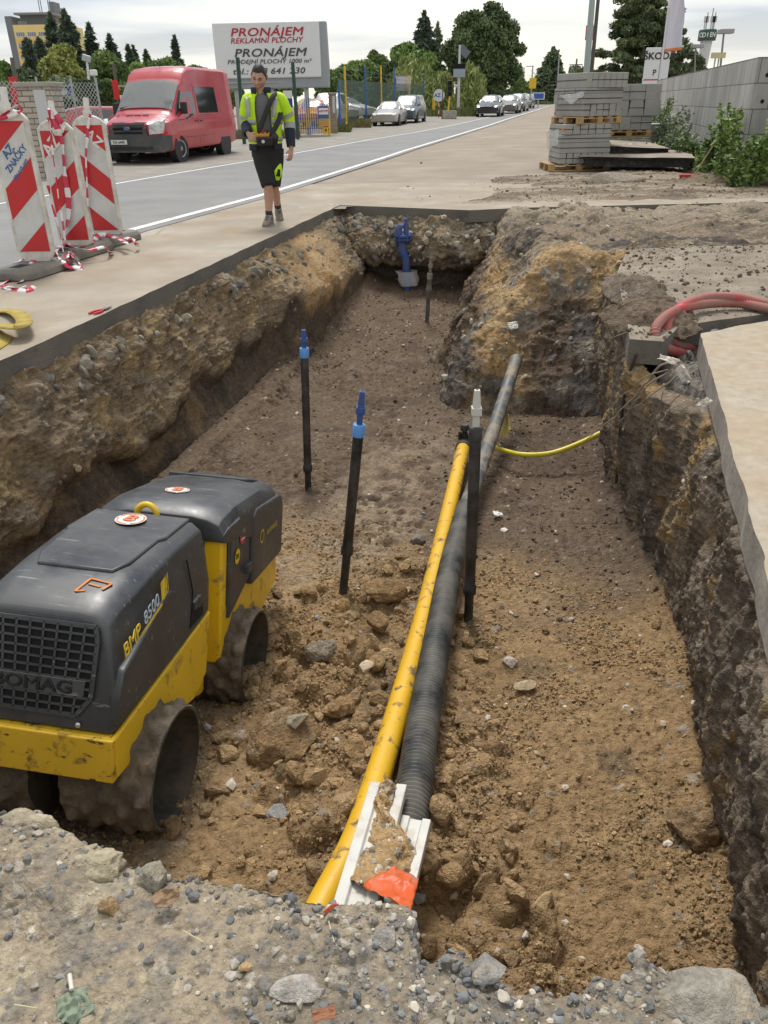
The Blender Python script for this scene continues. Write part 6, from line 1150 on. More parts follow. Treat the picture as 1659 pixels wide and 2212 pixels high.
PV = dict(rows=ROWSV, win=[[(1.18, 1.24), (1.62, 1.74), (2.26, 1.78), (2.30, 1.24), (1.9, 1.20)], [(2.52, 1.22), (2.50, 1.90), (3.92, 1.90), (3.96, 1.22)]], screen=(1.04, 1.74), sk=.97, wheels=(1.02, 4.30), r=.345, steer=R_(-14), mirror=(1.38, 1.36), mw=.11, mh=.30, mm=DRKP, plate=.56, reg='7AI 6445', px=-.30, po=.10, nose=vnose, alloy=0, sm=30,
    front=[([(0, .30), (.90, .30), (.985, .36), (.985, .70), (.72, .72), (.56, .70), (.50, 1.03), (0, 1.05)], BPL, 'bumper', True, .05), ([(.0, .985), (.44, .975), (.455, 1.015), (0, 1.025)], BLKD, 'grille_slot', True, .060), ([(0, .845), (.43, .845), (.44, .915), (0, .925)], BLKD, 'grille_slot', True, .060), ([(0, .755), (.41, .755), (.42, .805), (0, .810)], BLKD, 'grille_slot', True, .060), ([(0, .36), (.50, .36), (.50, .44), (0, .45)], DRKP, 'air_intake', True, .058), ([(.54, .38), (.66, .38), (.66, .45), (.54, .45)], DRKP, 'air_intake', True, .058), ([(.61, .74), (.90, .76), (.945, 1.10), (.85, 1.13), (.63, 1.02)], LAMP, 'headlight', True, .062)],
    seams=[[(2.36, .45), (2.36, 1.0), (2.38, 1.2), (2.40, 1.95), (1.85, 1.98)], [(2.42, .62), (5.2, .66)], [(2.45, 1.17), (5.2, 1.17)], [(4.0, .5), (4.0, 2.0)], [(1.3, .62), (2.34, .62)]], handles=[(2.22, 1.02), (2.56, 1.02)])
wc = atp(390, 350); yawv = R_(-12.5); c_, s_ = math.cos(yawv), math.sin(yawv); off = Vector((.90 * c_ - 1.02 * s_, .90 * s_ + 1.02 * c_, 0))
van, sxv, hv = vehicle('parked_van', (wc[0] - off.x, wc[1] - off.y, wc[2] + .004), yawv, PV, 'red high-roof van parked on the gravel shoulder across the road', 'van', VRED)
m = MB(); m.prism([(.10, 0), (.07, .034), (0, .044), (-.07, .034), (-.10, 0), (-.07, -.034), (0, -.044), (.07, -.034)], lambda x, z: Vector((x, vnose(0, .9) - .05, .885 + z)), lambda x, z: Vector((x, vnose(0, .9) - .085, .885 + z))); m.build('badge', mat('badge_blue', (.10, .14, .26), rough=.3, metal=.3), van, bevel=.006)
m = MB()
for k in range(3): m.box((-.24 + .24 * k, .60, 1.205), (.20, .05, .012), Matrix.Rotation(R_(13), 3, 'X'))
m.build('bonnet_vent', DRKP, van)
for a, b in (((-.75, 1.04, 1.37), (-.10, 1.16, 1.49)), ((-.05, 1.03, 1.37), (.62, 1.15, 1.45))): MB().tube([a, b], .012, 6).build('wiper', DRKP, van)
MB().tube([(.1, 2.15, 2.40), (.0, 2.0, 2.60)], .008, 6).build('aerial', DRKP, van)
for s in (1, -1):
    m = MB(); m.prism([(1.06, 1.17), (1.16, 1.22), (1.9, 1.19), (2.32, 1.2), (2.28, 1.10), (1.7, 1.0), (1.10, 1.06)], lambda y, z: Vector((s * (sxv(y, z) - .02), y, z)), lambda y, z: Vector((s * (sxv(y, z) + .006), y, z))) if False else m.prism([(1.06, 1.05), (1.02, 1.17), (1.60, 1.80), (1.66, 1.79), (1.20, 1.22), (2.1, 1.21), (2.1, 1.17), (1.65, 1.08)], lambda y, z: Vector((s * (sxv(y, z) - .02), y, z)), lambda y, z: Vector((s * (sxv(y, z) + .007), y, z))); m.build('window_trim', DRKP, van)
    m = MB(); m.box((s * .93, 5.28, .52), (.10, .22, .22)); m.box((0, 5.36, .5), (1.8, .08, .2)); m.build('rear_bumper', BPL, van, bevel=.02)
def nose_of(rows):
    xs_ = [0] + [q[4] for q in rows[:4]]; ys = [rows[0][0] - .01] + [q[0] for q in rows[:4]]; zs = [q[3] for q in rows[:4]]; yz = [q[0] for q in rows[:4]]
    return lambda x, z: max(np.interp(x, xs_, ys), np.interp(z + .04, zs, yz))
def car_params(kind, **kw):
    if kind == 'saloon': rows = [(.05, .25, .62, .70, .74, .72, .55), (.25, .2, .70, .78, .84, .82, .62), (.9, .19, .80, .92, .89, .86, .68), (1.25, .19, .88, 1.0, .90, .87, .70), (1.95, .19, .92, 1.38, .90, .87, .60), (2.3, .19, .93, 1.45, .90, .87, .58), (3.2, .2, .95, 1.43, .90, .87, .58), (4.1, .24, .98, 1.12, .88, .84, .58), (4.55, .3, .95, 1.08, .82, .80, .56), (4.65, .4, .9, 1.0, .76, .74, .52)]; win = [[(1.55, .95), (2.08, 1.30), (2.75, 1.35), (2.75, .96)], [(2.82, .96), (2.82, 1.35), (3.3, 1.32), (3.85, 1.02), (3.7, .97)]]; scr = (1.28, 2.0); wh = (.9, 3.55); r = .32; mz = (1.62, .99)
    elif kind == 'estate': rows = [(.05, .25, .62, .72, .74, .72, .55), (.25, .2, .70, .80, .85, .82, .62), (.9, .19, .82, .95, .90, .87, .68), (1.3, .19, .9, 1.02, .91, .88, .70), (2.0, .19, .94, 1.40, .91, .88, .62), (2.4, .19, .95, 1.49, .91, .88, .60), (4.2, .22, .98, 1.47, .90, .86, .60), (4.7, .3, .98, 1.2, .86, .82, .58), (4.8, .4, .9, 1.0, .80, .78, .54)]; win = [[(1.6, .97), (2.15, 1.33), (2.8, 1.38), (2.8, .98)], [(2.88, .98), (2.88, 1.38), (4.1, 1.36), (4.5, 1.05)]]; scr = (1.33, 2.05); wh = (.9, 3.7); r = .33; mz = (1.68, 1.02)
    else: rows = [(.05, .28, .72, .86, .78, .76, .6), (.25, .22, .82, .96, .88, .86, .68), (.7, .2, .92, 1.08, .94, .91, .74), (1.0, .2, 1.0, 1.16, .95, .92, .76), (1.75, .2, 1.06, 1.68, .95, .92, .70), (2.1, .2, 1.08, 1.80, .95, .92, .70), (4.4, .22, 1.1, 1.82, .95, .91, .70), (4.75, .3, 1.1, 1.6, .92, .88, .66), (4.85, .4, 1.0, 1.2, .86, .84, .6)]; win = [[(1.35, 1.10), (1.78, 1.60), (2.5, 1.68), (2.5, 1.11)], [(2.6, 1.12), (2.6, 1.68), (3.5, 1.69), (3.5, 1.12)], [(3.58, 1.13), (3.58, 1.69), (4.4, 1.66), (4.5, 1.14)]]; scr = (1.02, 1.78); wh = (.9, 3.85); r = .34; mz = (1.45, 1.16)
    h = rows[1][3]; fr = [([(0, h - .24), (.34, h - .24), (.38, h - .10), (0, h - .09)], kw.get('gm', BLKD), 'grille', True, .012), ([(.46, h - .21), (.80, h - .17), (.84, h - .02), (.66, h - .02), (.46, h - .10)], LAMP, 'headlight', True, .014), ([(0, .24), (.62, .25), (.66, .40), (0, .38)], DRKP, 'air_intake', True, .012), ([(0, .205), (.72, .215), (.74, .235), (0, .228)], CHR if kw.get('lip') else DRKP, 'lip', True, .016)]
    if kw.get('lit'): fr.append(([(.56, h - .17), (.72, h - .15), (.72, h - .05), (.56, h - .07)], LIT, 'lamp_bulb', True, .018))
    d = dict(rows=rows, win=win, screen=scr, wheels=wh, r=r, mirror=mz, plate=.47, nose=nose_of(rows), front=fr, sg=GLASSL); d.update(kw); return d
SILV = mat('car_silver', (.42, .40, .37), rough=.3, metal=.35, coat=.6); BLUG = mat('car_bluegrey', (.075, .095, .115), rough=.3, metal=.3, coat=.7); CBLK = mat('car_black', (.010, .0105, .012), rough=.22, coat=.8); BRNG = mat('car_browngrey', (.17, .155, .145), rough=.3, metal=.3, coat=.6); CGRN = mat('car_dark_green', (.03, .05, .045), rough=.3, coat=.7); CWHT = mat('car_white', (.62, .62, .61), rough=.35, coat=.5); CRED = mat('car_red', (.36, .03, .035), rough=.3, coat=.5); COR = mat('car_orange', (.55, .13, .04), rough=.4)
def place_car(name, px, wpx, kind, label, cat, paint, yaw, group, wreal, reg=None, **kw):
    """px: contact point of the wheel at the viewer's right; wpx: width of the front in photo units"""
    c = atp(*px); ax = c[1] * math.cos(PITCH) + (CAMH - c[2]) * math.sin(PITCH); sc = wpx / FPX * ax / wreal; y_ = R_(yaw); off = Vector((.82 * sc * math.cos(y_) - .9 * sc * math.sin(y_), .82 * sc * math.sin(y_) + .9 * sc * math.cos(y_), 0))
    return vehicle(name, (c[0] - off.x, c[1] - off.y, c[2] + .012), y_, car_params(kind, reg=reg, **kw), label, cat, paint, sc, group)[0]
GC = 'cars standing along the far side of the road'
place_car('parked_car', (861, 271.5), 58, 'saloon', 'silver saloon car parked at the roadside in front of a dark minivan', 'car', SILV, -11, GC, 1.8, '7AZ 0224', lip=True)
place_car('parked_van', (899, 265.5), 57, 'mpv', 'dark blue-grey minivan parked behind the silver saloon', 'minivan', BLUG, -13, GC, 1.92, lip=True)
q = place_car('car', (1077, 252), 51, 'estate', 'black estate car with a chrome grille and lit headlamps, first in the queue', 'car', CBLK, -14, GC, 1.82, '1SA 4867', gm=CHR, lit=True, lip=True)
place_car('car', (1116, 245.2), 44, 'estate', 'brown-grey car with lit headlamps right behind the black estate', 'car', BRNG, -15, GC, 1.82, lit=True, lip=True)
place_car('car', (1131, 240.8), 37, 'mpv', 'dark green minivan third in the queue of cars', 'minivan', CGRN, -17, GC, 1.92, lit=True)
place_car('car', (1145, 234.5), 30, 'mpv', 'dark minivan at the very end of the queue, by the blue sign', 'minivan', CBLK, -18, GC, 1.92, lit=True)
# ================================================================== FENCE, GATE, SIGNS ON THE LEFT
DGRN = mat('post_dark_green', (.018, .055, .042), rough=.5); YPST = mat('post_yellow', (.72, .46, .02), rough=.5, dirt=(.35, .22, .05), dirt_amt=.22, dscale=6); BPST = mat('post_blue', (.03, .12, .42), rough=.5); GPOST = mat('galvanised', (.36, .38, .38), rough=.5, metal=.4, var=.1); CONCP = mat('old_concrete', (.32, .30, .265), rough=.9, var=.2, vscale=4, bump=.4, bscale=30)
def gz_(px, py, Y): p = at(px, py, Y=Y); return p[2]
def ground_at(px, Y):
    p = at(px, 222, Y=Y); return Vector((p[0], Y, float(prof(Y))))
def mesh_mat(name, col, sc, width, m_=None):
    """wire netting: see-through except along two families of diagonal wires"""
    m = bpy.data.materials.new(name); m.use_nodes = True; t = m.node_tree; b = t.nodes['Principled BSDF']; b.inputs['Base Color'].default_value = (*col, 1); b.inputs['Roughness'].default_value = .5
    tc = N(t, 'ShaderNodeTexCoord'); outs = []
    for rot in (45, -45):
        mp = N(t, 'ShaderNodeMapping'); mp.inputs['Rotation'].default_value = (0, 0, R_(rot)); mp.inputs['Scale'].default_value = (sc, sc, sc); t.links.new(tc.outputs['UV'], mp.inputs[0]); sp = N(t, 'ShaderNodeSeparateXYZ'); t.links.new(mp.outputs[0], sp.inputs[0])
        fr = N(t, 'ShaderNodeMath', operation='FRACT'); t.links.new(sp.outputs[0], fr.inputs[0]); lt = N(t, 'ShaderNodeMath', operation='LESS_THAN'); lt.inputs[1].default_value = width; t.links.new(fr.outputs[0], lt.inputs[0]); outs.append(lt.outputs[0])
    mx = N(t, 'ShaderNodeMath', operation='MAXIMUM'); t.links.new(outs[0], mx.inputs[0]); t.links.new(outs[1], mx.inputs[1]); t.links.new(mx.outputs[0], b.inputs['Alpha']); return m
NETG, NETS = mesh_mat('net_green', (.02, .075, .05), 1, .40), mesh_mat('net_steel', (.40, .42, .42), 1, .17)
def netting(name, A, B, z0, z1, m, cell, parent):
    A, B = Vector(A), Vector(B); L = (B - A).length; me = bpy.data.meshes.new(name); me.from_pydata([(A.x, A.y, A.z + z0), (B.x, B.y, B.z + z0), (B.x, B.y, B.z + z1), (A.x, A.y, A.z + z1)], [], [(0, 1, 2, 3)]); uv = me.uv_layers.new(name='UV'); k = 1 / cell
    for i, c in enumerate(((0, 0), (L * k, 0), (L * k, (z1 - z0) * k), (0, (z1 - z0) * k))): uv.data[i].uv = c
    return link(name, me, m, parent)
# fence beyond the gate: yellow and blue posts with green netting and three wires
fe = empty('mesh_fence', (0, 0, 0), label='green netting fence on yellow and blue posts beyond the striped gate', cat='fence'); prev = None
fps = [(733, 44, BPST, 2.2), (747, 47, YPST, 3.0), (790.5, 53, BPST, 3.1), (824, 60, YPST, 3.3), (852, 68, BPST, 3.3), (884, 76, YPST, 3.0), (915, 84, BPST, 3.0)]
for px, Y, mt_, h in fps:
    g = ground_at(px, Y); m = MB(); m.cyl(g, g + Vector((0, 0, h)), .055, n=10); m.build('post', mt_, fe, smooth=60)
    if prev is not None:
        netting('netting', prev, g, .35, 2.35, NETG, .06, fe)
        for hw_ in (2.6, 2.85): MB().tube([prev + Vector((0, 0, hw_)), g + Vector((0, 0, hw_))], .010, 4).build('wire', DGRN, fe)
    prev = g
# striped gate
gA, gB = atp(641, 297), atp(712, 294); gA, gB = Vector(gA), Vector(gB); gd = (gB - gA); gl = gd.length; gu = gd.normalized()
gt = empty('striped_gate', gA, math.atan2(gd.y, gd.x), 'arched gate of vertical yellow and blue bars beside the big billboard', 'gate')
sc_g = gl / 3.2; hg = lambda u: (2.15 + .42 * math.sin(PI * min(1, u * 1.25) ** .9)) * sc_g * 1.18
for k in range(30):
    u = (k + .5) / 30; m = MB(); m.box((u * gl, 0, .12 + (hg(u) - .12) / 2), (.045 * sc_g, .03, hg(u) - .12)); m.build('bar', YPST if k % 2 else BPST, gt)
m = MB(); m.box((gl / 2, .03, .35), (gl, .04, .06)); m.box((gl / 2, .03, 1.45 * sc_g), (gl, .04, .06)); m.build('rail', BPST, gt)
for u in (-.01, 1.0): m = MB(); m.box((u * gl, 0, 1.15 * sc_g), (.14 * sc_g, .12, 2.35 * sc_g)); m.build('gate_post', YPST, gt, bevel=.01)
m = MB(); m.box((gl * .82, -.06, 1.90 * sc_g), (1.05 * sc_g, .03, .95 * sc_g)); sg = m.build('sign_panel', mat('sign_blue', (.03, .09, .30), rough=.5), gt); m = MB(); m.box((gl * .82, -.085, 1.98 * sc_g), (.92 * sc_g, .02, .5 * sc_g)); m.build('sign_plate', PLATE, sg, bevel=.008)
text('lettering', 'AUTO TYPY', .22 * sc_g, mat('letter_red', (.35, .02, .05)), frame_m((gl * .82, -.098, 1.98 * sc_g), (1, 0, 0), (0, 0, 1)), sg, bold=.006, sx=.72)
m = MB(); m.box((gl * .82, -.05, 1.05 * sc_g), (1.0 * sc_g, .03, .75 * sc_g)); m.build('lower_panel', mat('ochre_panel', (.40, .26, .08), rough=.7, scratch=(.12, .09, .05), samt=.09, stretch=(14, 1, .4), sscale=2), gt)
m = MB(); m.box((gl * .87, -.075, .52 * sc_g), (.48 * sc_g, .02, .70 * sc_g)); w_ = m.build('warning_plate', YPST, gt); m = MB(); m.box((gl * .87, -.09, .50 * sc_g), (.2 * sc_g, .012, .2 * sc_g), Matrix.Rotation(.5, 3, 'Y')); m.box((gl * .87, -.09, .78 * sc_g), (.4 * sc_g, .012, .10 * sc_g)); m.build('warning_mark', TAIL, w_)
def brick_mat(name, c1, c2, mo, sc):
    m = bpy.data.materials.new(name); m.use_nodes = True; t = m.node_tree; b = t.nodes['Principled BSDF']; b.inputs['Roughness'].default_value = .9; tc = N(t, 'ShaderNodeTexCoord'); sp = N(t, 'ShaderNodeSeparateXYZ'); t.links.new(tc.outputs['Object'], sp.inputs[0]); ad = N(t, 'ShaderNodeMath', operation='ADD'); t.links.new(sp.outputs[0], ad.inputs[0]); t.links.new(sp.outputs[1], ad.inputs[1]); cb = N(t, 'ShaderNodeCombineXYZ'); t.links.new(ad.outputs[0], cb.inputs[0]); t.links.new(sp.outputs[2], cb.inputs[1])
    br = N(t, 'ShaderNodeTexBrick'); br.inputs['Scale'].default_value = sc; br.inputs['Color1'].default_value = (*c1, 1); br.inputs['Color2'].default_value = (*c2, 1); br.inputs['Mortar'].default_value = (*mo, 1); br.inputs['Mortar Size'].default_value = .022; br.inputs['Brick Width'].default_value = .62; br.inputs['Row Height'].default_value = .22; t.links.new(cb.outputs[0], br.inputs['Vector']); t.links.new(br.outputs[0], b.inputs['Base Color']); bp = N(t, 'ShaderNodeBump'); bp.invert = True; bp.inputs['Strength'].default_value = .8; bp.inputs['Distance'].default_value = .02; t.links.new(br.outputs['Fac'], bp.inputs['Height']); t.links.new(bp.outputs[0], b.inputs['Normal']); return m
BRK = brick_mat('pale_brick', (.46, .41, .345), (.36, .31, .255), (.16, .145, .125), 2.0); BRK2 = brick_mat('brown_brick', (.30, .22, .16), (.36, .28, .2), (.16, .145, .125), 2.4)
def pillar(name, px0, px1, ytop, Y, label, mt_, capm, box=True):
    a, b = at(px0, 300, Y=Y), at(px1, 300, Y=Y); wd = b[0] - a[0]; z1 = (gz_(px0, ytop, Y) + gz_(px1, ytop, Y)) / 2; g = prof(Y); root = empty(name, (a[0] + wd / 2, Y + wd / 2, g), label=label, cat='pillar'); hh = z1 - g
    m = MB(); m.box((0, 0, hh / 2), (wd, wd, hh)); m.build('shaft', mt_, root); m = MB(); m.box((0, 0, hh + .045), (wd * 1.16, wd * 1.16, .09)); m.build('cap', capm, root, bevel=.015)
    if box: m = MB(); m.box((wd * .18, -wd / 2 - .01, hh - .42), (wd * .36, .03, .72)); m.build('meter_box', mat('box_grey', (.50, .51, .52), rough=.5), root)
    return root
pillar('brick_pillar', 58, 127, 187, 19.3, 'pale brick pillar with a grey meter box behind the barrier boards', BRK, CONCP)
pillar('brick_pillar', 713, 729, 204, 42.0, 'narrow brick pillar at the right end of the striped gate', BRK2, CONCP)
# low concrete plinth with chain-link fence on posts, left of the van
pA, pB = ground_at(-60, 20.2), ground_at(215, 23.5); lf = empty('chain_link_fence', pA, label='chain-link fence on a low concrete plinth between brick pillar and red van', cat='fence'); d = pB - pA
m = MB(); m.beam(Vector((0, 0, .25)), d + Vector((0, 0, .25)), .22, .55); m.build('plinth', CONCP, lf, bevel=.02)
for t in (.04, .5, .78, 1.0): m = MB(); p = d * t; m.cyl(p, p + Vector((0, 0, 2.1)), .03, n=8); m.build('post', GPOST, lf, smooth=60)
netting('netting', Vector((0, 0, 0)), d, .5, 2.0, NETS, .085, lf)
RBAN = mat('banner_red', (.55, .018, .02), rough=.55, var=.05, vscale=4)
def banner(px0, py0, px1, py1, pw, Y, ptop, label):
    a, b = Vector(at(px0, py0, Y=Y)), Vector(at(px1, py1, Y=Y)); g = prof(Y); wd = pw / FPX * Y * .9; root = empty('red_banner', (b.x, Y, g), label=label, cat='banner'); T = a - root.location; Bt = b - root.location
    m = MB(); m.beam((T.x, .02, T.z), (Bt.x, .02, max(0, Bt.z)), .02, wd, up=(1, 0, 0)); m.v = m.v; m.build('panel', RBAN, root); top = Vector(at(px0 - 3, ptop, Y=Y)) - root.location; m = MB(); m.cyl((Bt.x, .06, 0), (top.x, .06, top.z), .05, n=8); m.build('post', mat('wood_grey', (.12, .115, .10), rough=.9), root, smooth=60); return root
banner(26, 166, 36, 232, 17, 21.5, 124, 'narrow red banner on a grey post at the far left')
banner(247, 173, 253, 215, 12, 26.5, 138, 'narrow red banner on a grey post beside the red van')
# long blue sign over a white shed, inscription in white bubbles
bz = 33.0; a, b = Vector(at(-30, 190.5, Y=bz)), Vector(at(236, 190.5, Y=bz)); lo = gz_(100, 207, bz); g = prof(bz); sh = empty('sales_shed', (a.x, bz, g), label='long white shed carrying a blue web-address sign, behind the chain-link fence', cat='shed'); W = b.x - a.x
m = MB(); m.box((W / 2, 1.2, (lo - g) / 2), (W, 2.2, lo - g)); m.build('wall', mat('shed_white', (.60, .61, .60), rough=.7, var=.06, vscale=1, scratch=(.3, .32, .33), samt=.05, stretch=(4, 1, .3), sscale=2), sh); hb = a.z - lo; m = MB(); m.box((W / 2, .02, lo - g + hb / 2), (W, .12, hb)); fb = m.build('sign_board', mat('sign_blue2', (.035, .13, .34), rough=.5), sh); m = MB(); m.box((W / 2, 1.0, a.z - g + .03), (W, 2.6, .06)); m.build('roof', CONCP, sh)
def bubble(px0, px1, zc=None):
    x0, x1 = at(px0, 198, Y=bz)[0] - a.x, at(px1, 198, Y=bz)[0] - a.x; r = hb * .42; zc = lo - g + hb / 2; n = 10; pts = [(x1 - r + r * math.cos(t), r * math.sin(t)) for t in np.linspace(-PI / 2, PI / 2, n)] + [(x0 + r + r * math.cos(t), r * math.sin(t)) for t in np.linspace(PI / 2, 1.5 * PI, n)]
    m = MB(); m.add([(x, -.048, zc + y) for x, y in pts], [tuple(range(len(pts)))]); m.build('bubble', PLATE, fb); return (x0 + x1) / 2, zc
def btxt(s, px, mt_, size=.9, sx=1.): x = at(px, 198, Y=bz)[0] - a.x; text('lettering', s, hb * size, mt_, frame_m((x, -.055, lo - g + hb / 2), (1, 0, 0), (0, 0, 1)), fb, bold=.012, shear=.2, sx=sx)
bubble(46, 147); btxt('www.', 20, PLATE, .95, 1.2); btxt('AUTO TYPY', 97, mat('letter_magenta', (.40, .02, .10)), .72, 1.15); btxt('.cz', 162, PLATE, .95, 1.2); btxt('www', 212, PLATE, .8)
# parked cars behind the fences (only partly in sight)
GF = 'cars on the sales lot behind the fences'
def lot_car(px, Y, yaw, kind, paint, label, sc=1.): g = ground_at(px, Y); vehicle('car_on_lot', (g.x, g.y, g.z + .01), R_(yaw), car_params(kind), label, 'car', paint, sc, GF)
lot_car(-12, 25, -70, 'saloon', CRED, 'red car on the lot at the far left, behind the nearest barrier board'); lot_car(172, 27, -60, 'saloon', CGRN, 'dark car behind the low concrete plinth, left of the red van'); lot_car(75, 30, -60, 'estate', CWHT, 'white car behind the brick pillar on the sales lot')
lot_car(664, 52, -4, 'saloon', COR, 'orange car seen through the bars of the striped gate'); lot_car(696, 56, -8, 'mpv', CWHT, 'white van seen through the striped gate'); lot_car(763, 62, 60, 'saloon', SILV, 'pale silver car behind the netting fence, nearest the gate'); lot_car(800, 66, 55, 'estate', CWHT, 'white car behind the netting fence, next to the silver saloon')
# billboard
bY = 41.0; TL, TR, BL, BR = (Vector(at(*p, Y=bY)) for p in ((464, 50), (697, 47), (469, 171), (699, 171))); Wb, Hb = (TR - TL).length, (TL - BL).length; g = prof(bY)
bb = empty('billboard', (BL.x, bY, g), label='big white billboard with red and dark grey lettering rising behind the red van', cat='billboard'); zb_ = BL.z - g; slant = R_(-3)
Rb = Matrix.Rotation(slant, 3, 'Z'); bp_ = lambda x, z, y=0: Rb @ Vector((x, y, zb_ + z))
VIN = mat('vinyl_white', (.66, .675, .69), rough=.55, var=.03, vscale=.7, bump=.12, bscale=1.2, bdist=.05)
m = MB(); m.prism([(0, 0), (Wb, 0), (Wb + .0, Hb), (.0, Hb)], lambda x, z: bp_(x, z, .30), lambda x, z: bp_(x, z, 0)); m.build('face', VIN, bb, bevel=.05); m = MB(); m.prism([(-.02, -.42), (Wb + .32, -.42), (Wb + .35, .4), (Wb + .3, Hb), (0, Hb - .02), (0, 0)], lambda x, z: bp_(x, z, .62), lambda x, z: bp_(x, z, .12)); m.build('frame', mat('frame_grey', (.30, .32, .34), rough=.5, metal=.3), bb, bevel=.04)
m = MB()
for k in range(9): p = bp_(.2 + k * (Wb / 8.2), -.2, .10); m.beam(p + Vector((-.15, 0, -.18)), p + Vector((.15, 0, .18)), .04, .04)
m = MB(); m.box(bp_(Wb / 2, -.16, .10), (Wb, .03, .05)); m.build('catwalk_rail', GPOST, bb)
for x in (.16, .5, .84): m = MB(); p = bp_(x * Wb, -.3, .4); m.box((p.x, p.y, p.z / 2), (.2, .2, p.z)); m.build('leg', GPOST, bb)
LRED, LDRK = mat('vinyl_red', (.42, .018, .03), rough=.5), mat('vinyl_dark', (.05, .052, .06), rough=.5)
def bl(s, u, v, size, mt_, sx, bold=.012): text('lettering', s, size * Hb, mt_, frame_m(bp_(u * Wb, (1 - v) * Hb, -.025), Rb @ Vector((1, 0, 0)), (0, 0, 1)), bb, bold=bold * Hb * size * .7, shear=.22, sx=sx * .97, spacing=1.04)
bl('PRONÁJEM', .505, .18, .205, LRED, 1.50, .020); bl('REKLAMNÍ PLOCHY', .50, .325, .135, LRED, 1.25, .018); bl('PRONÁJEM', .525, .545, .205, LDRK, 1.50, .020); bl('PRODEJNÍ PLOCHY 1000 m²', .512, .70, .108, LDRK, 1.32, .018); bl('tel.: 608 641 230', .50, .875, .155, LDRK, 1.42, .018)
# two tall dark green posts and a white notice board
for px, yt, Y, lb in ((513, 124, 33.5, 'tall dark green post left of the walking man, in front of the billboard'), (632, 134, 36.5, 'tall dark green post right of the walking man, beside the gate')):
    gp_ = ground_at(px + 7, Y); t = Vector(at(px, yt, Y=Y)); tag(MB().cyl(gp_, t, .075, n=10).build('fence_post', DGRN, smooth=60), lb, 'post')
Y = 39; a, b = at(611, 196, Y=Y), at(633, 237, Y=Y); nb = empty('notice_board', (a[0], Y, prof(Y)), label='white notice board between the walking man and the striped gate', cat='notice board'); m = MB(); zz = (a[2] + b[2]) / 2 - prof(Y); m.box(((b[0] - a[0]) / 2, 0, zz), (b[0] - a[0], .04, a[2] - b[2])); m.build('panel', PLATE, nb); m = MB(); m.box((.1, .05, zz / 2), (.06, .06, zz)); m.box((b[0] - a[0] - .1, .05, zz / 2), (.06, .06, zz)); m.build('leg', GPOST, nb) if False else None
for x in (.1, b[0] - a[0] - .1): m = MB(); m.box((x, .05, zz / 2), (.06, .06, zz)); m.build('leg', GPOST, nb)
m = MB(); m.box(((b[0] - a[0]) * .72, -.03, zz - .1), (.22, .01, .35)); m.box(((b[0] - a[0]) * .72, -.034, zz - .1), (.15, .01, .27)); m.build('printed_mark', PBLU, nb)
# roadside signs and temporary light beyond the parked cars
def post_thing(name, px, ybase, Y, label, cat): g = ground_at(px, Y); return empty(name, g, label=label, cat=cat), g
def hpx(py, Y, px): return at(px, py, Y=Y)[2] - prof(Y)
Y = 66; r_, g = post_thing('round_sign', 948, 252, Y, 'round pale traffic sign on a red and white post at the roadside', 'sign'); z = hpx(206, Y, 948); m = MB(); m.cyl((0, -.05, z), (0, -.07, z), .42, n=28); d_ = m.build('disc', mat('sign_pale', (.55, .58, .62), rough=.5), r_); text('lettering', 'AZ', .36, BTXT, frame_m((-.12, -.076, z), (1, 0, 0), (0, 0, 1)), d_, bold=.012)
for k in range(6): m = MB(); m.cyl((0, 0, k * z / 6), (0, 0, (k + 1) * z / 6), .04, n=8); m.build('post_band', WPL if k % 2 else TAIL, r_)
r_, g = post_thing('marker_post', 937, 252, 70, 'plain yellow marker post beside the round pale sign', 'post'); m = MB(); m.box((0, 0, hpx(211, 70, 937) / 2), (.22, .22, hpx(211, 70, 937))); m.build('shaft', YPST, r_, bevel=.02)
Y = 62; r_, g = post_thing('traffic_light', 971, 262, Y, 'temporary traffic light on a yellow pole inside a rusty cage', 'traffic light'); z0, z1 = hpx(208, Y, 971), hpx(174, Y, 971); m = MB(); m.cyl((-.1, 0, .3), (.0, 0, z0), .06, n=8); m.build('pole', YPST, r_, smooth=60); m = MB(); m.box((0, 0, (z0 + z1) / 2), (.34, .22, z1 - z0)); h_ = m.build('signal_head', DRKP, r_, bevel=.03)
for k in range(3): m = MB(); m.cyl((0, -.11, z0 + (k + .5) * (z1 - z0) / 3), (0, -.14, z0 + (k + .5) * (z1 - z0) / 3), .12, n=16); m.build('lens', BLKD, h_)
RUST = mat('rust', (.10, .055, .035), rough=.9)
for x, y in ((-.55, -.3), (.45, -.3), (-.5, .35), (.5, .35)): MB().cyl((x, y, 0), (x * .9, y, z1 + .1), .035, n=6).build('cage_bar', RUST, r_)
MB().beam((-.5, -.3, z1 + .1), (.42, -.3, z1 + .1), .06, .06).build('cage_rail', RUST, r_); m = MB(); m.box((0, 0, .28), (1.0, .8, .5)); m.build('ballast_block', CONCP, r_, bevel=.03)
Y = 72; r_, g = post_thing('lamp_pole', 990, 252, Y, 'tall white pole with a solar panel and a radar display box', 'pole'); z1 = hpx(97, Y, 990); m = MB(); m.cyl((0, 0, 0), (0, 0, z1), .12, .08, n=12); m.build('pole', mat('pole_white', (.58, .60, .61), rough=.5), r_, smooth=60); m = MB(); m.box((.35, 0, z1 - .45), (.9, .04, .6), Matrix.Rotation(R_(40), 3, 'Y')); m.build('solar_panel', mat('solar', (.12, .14, .18), rough=.3), r_)
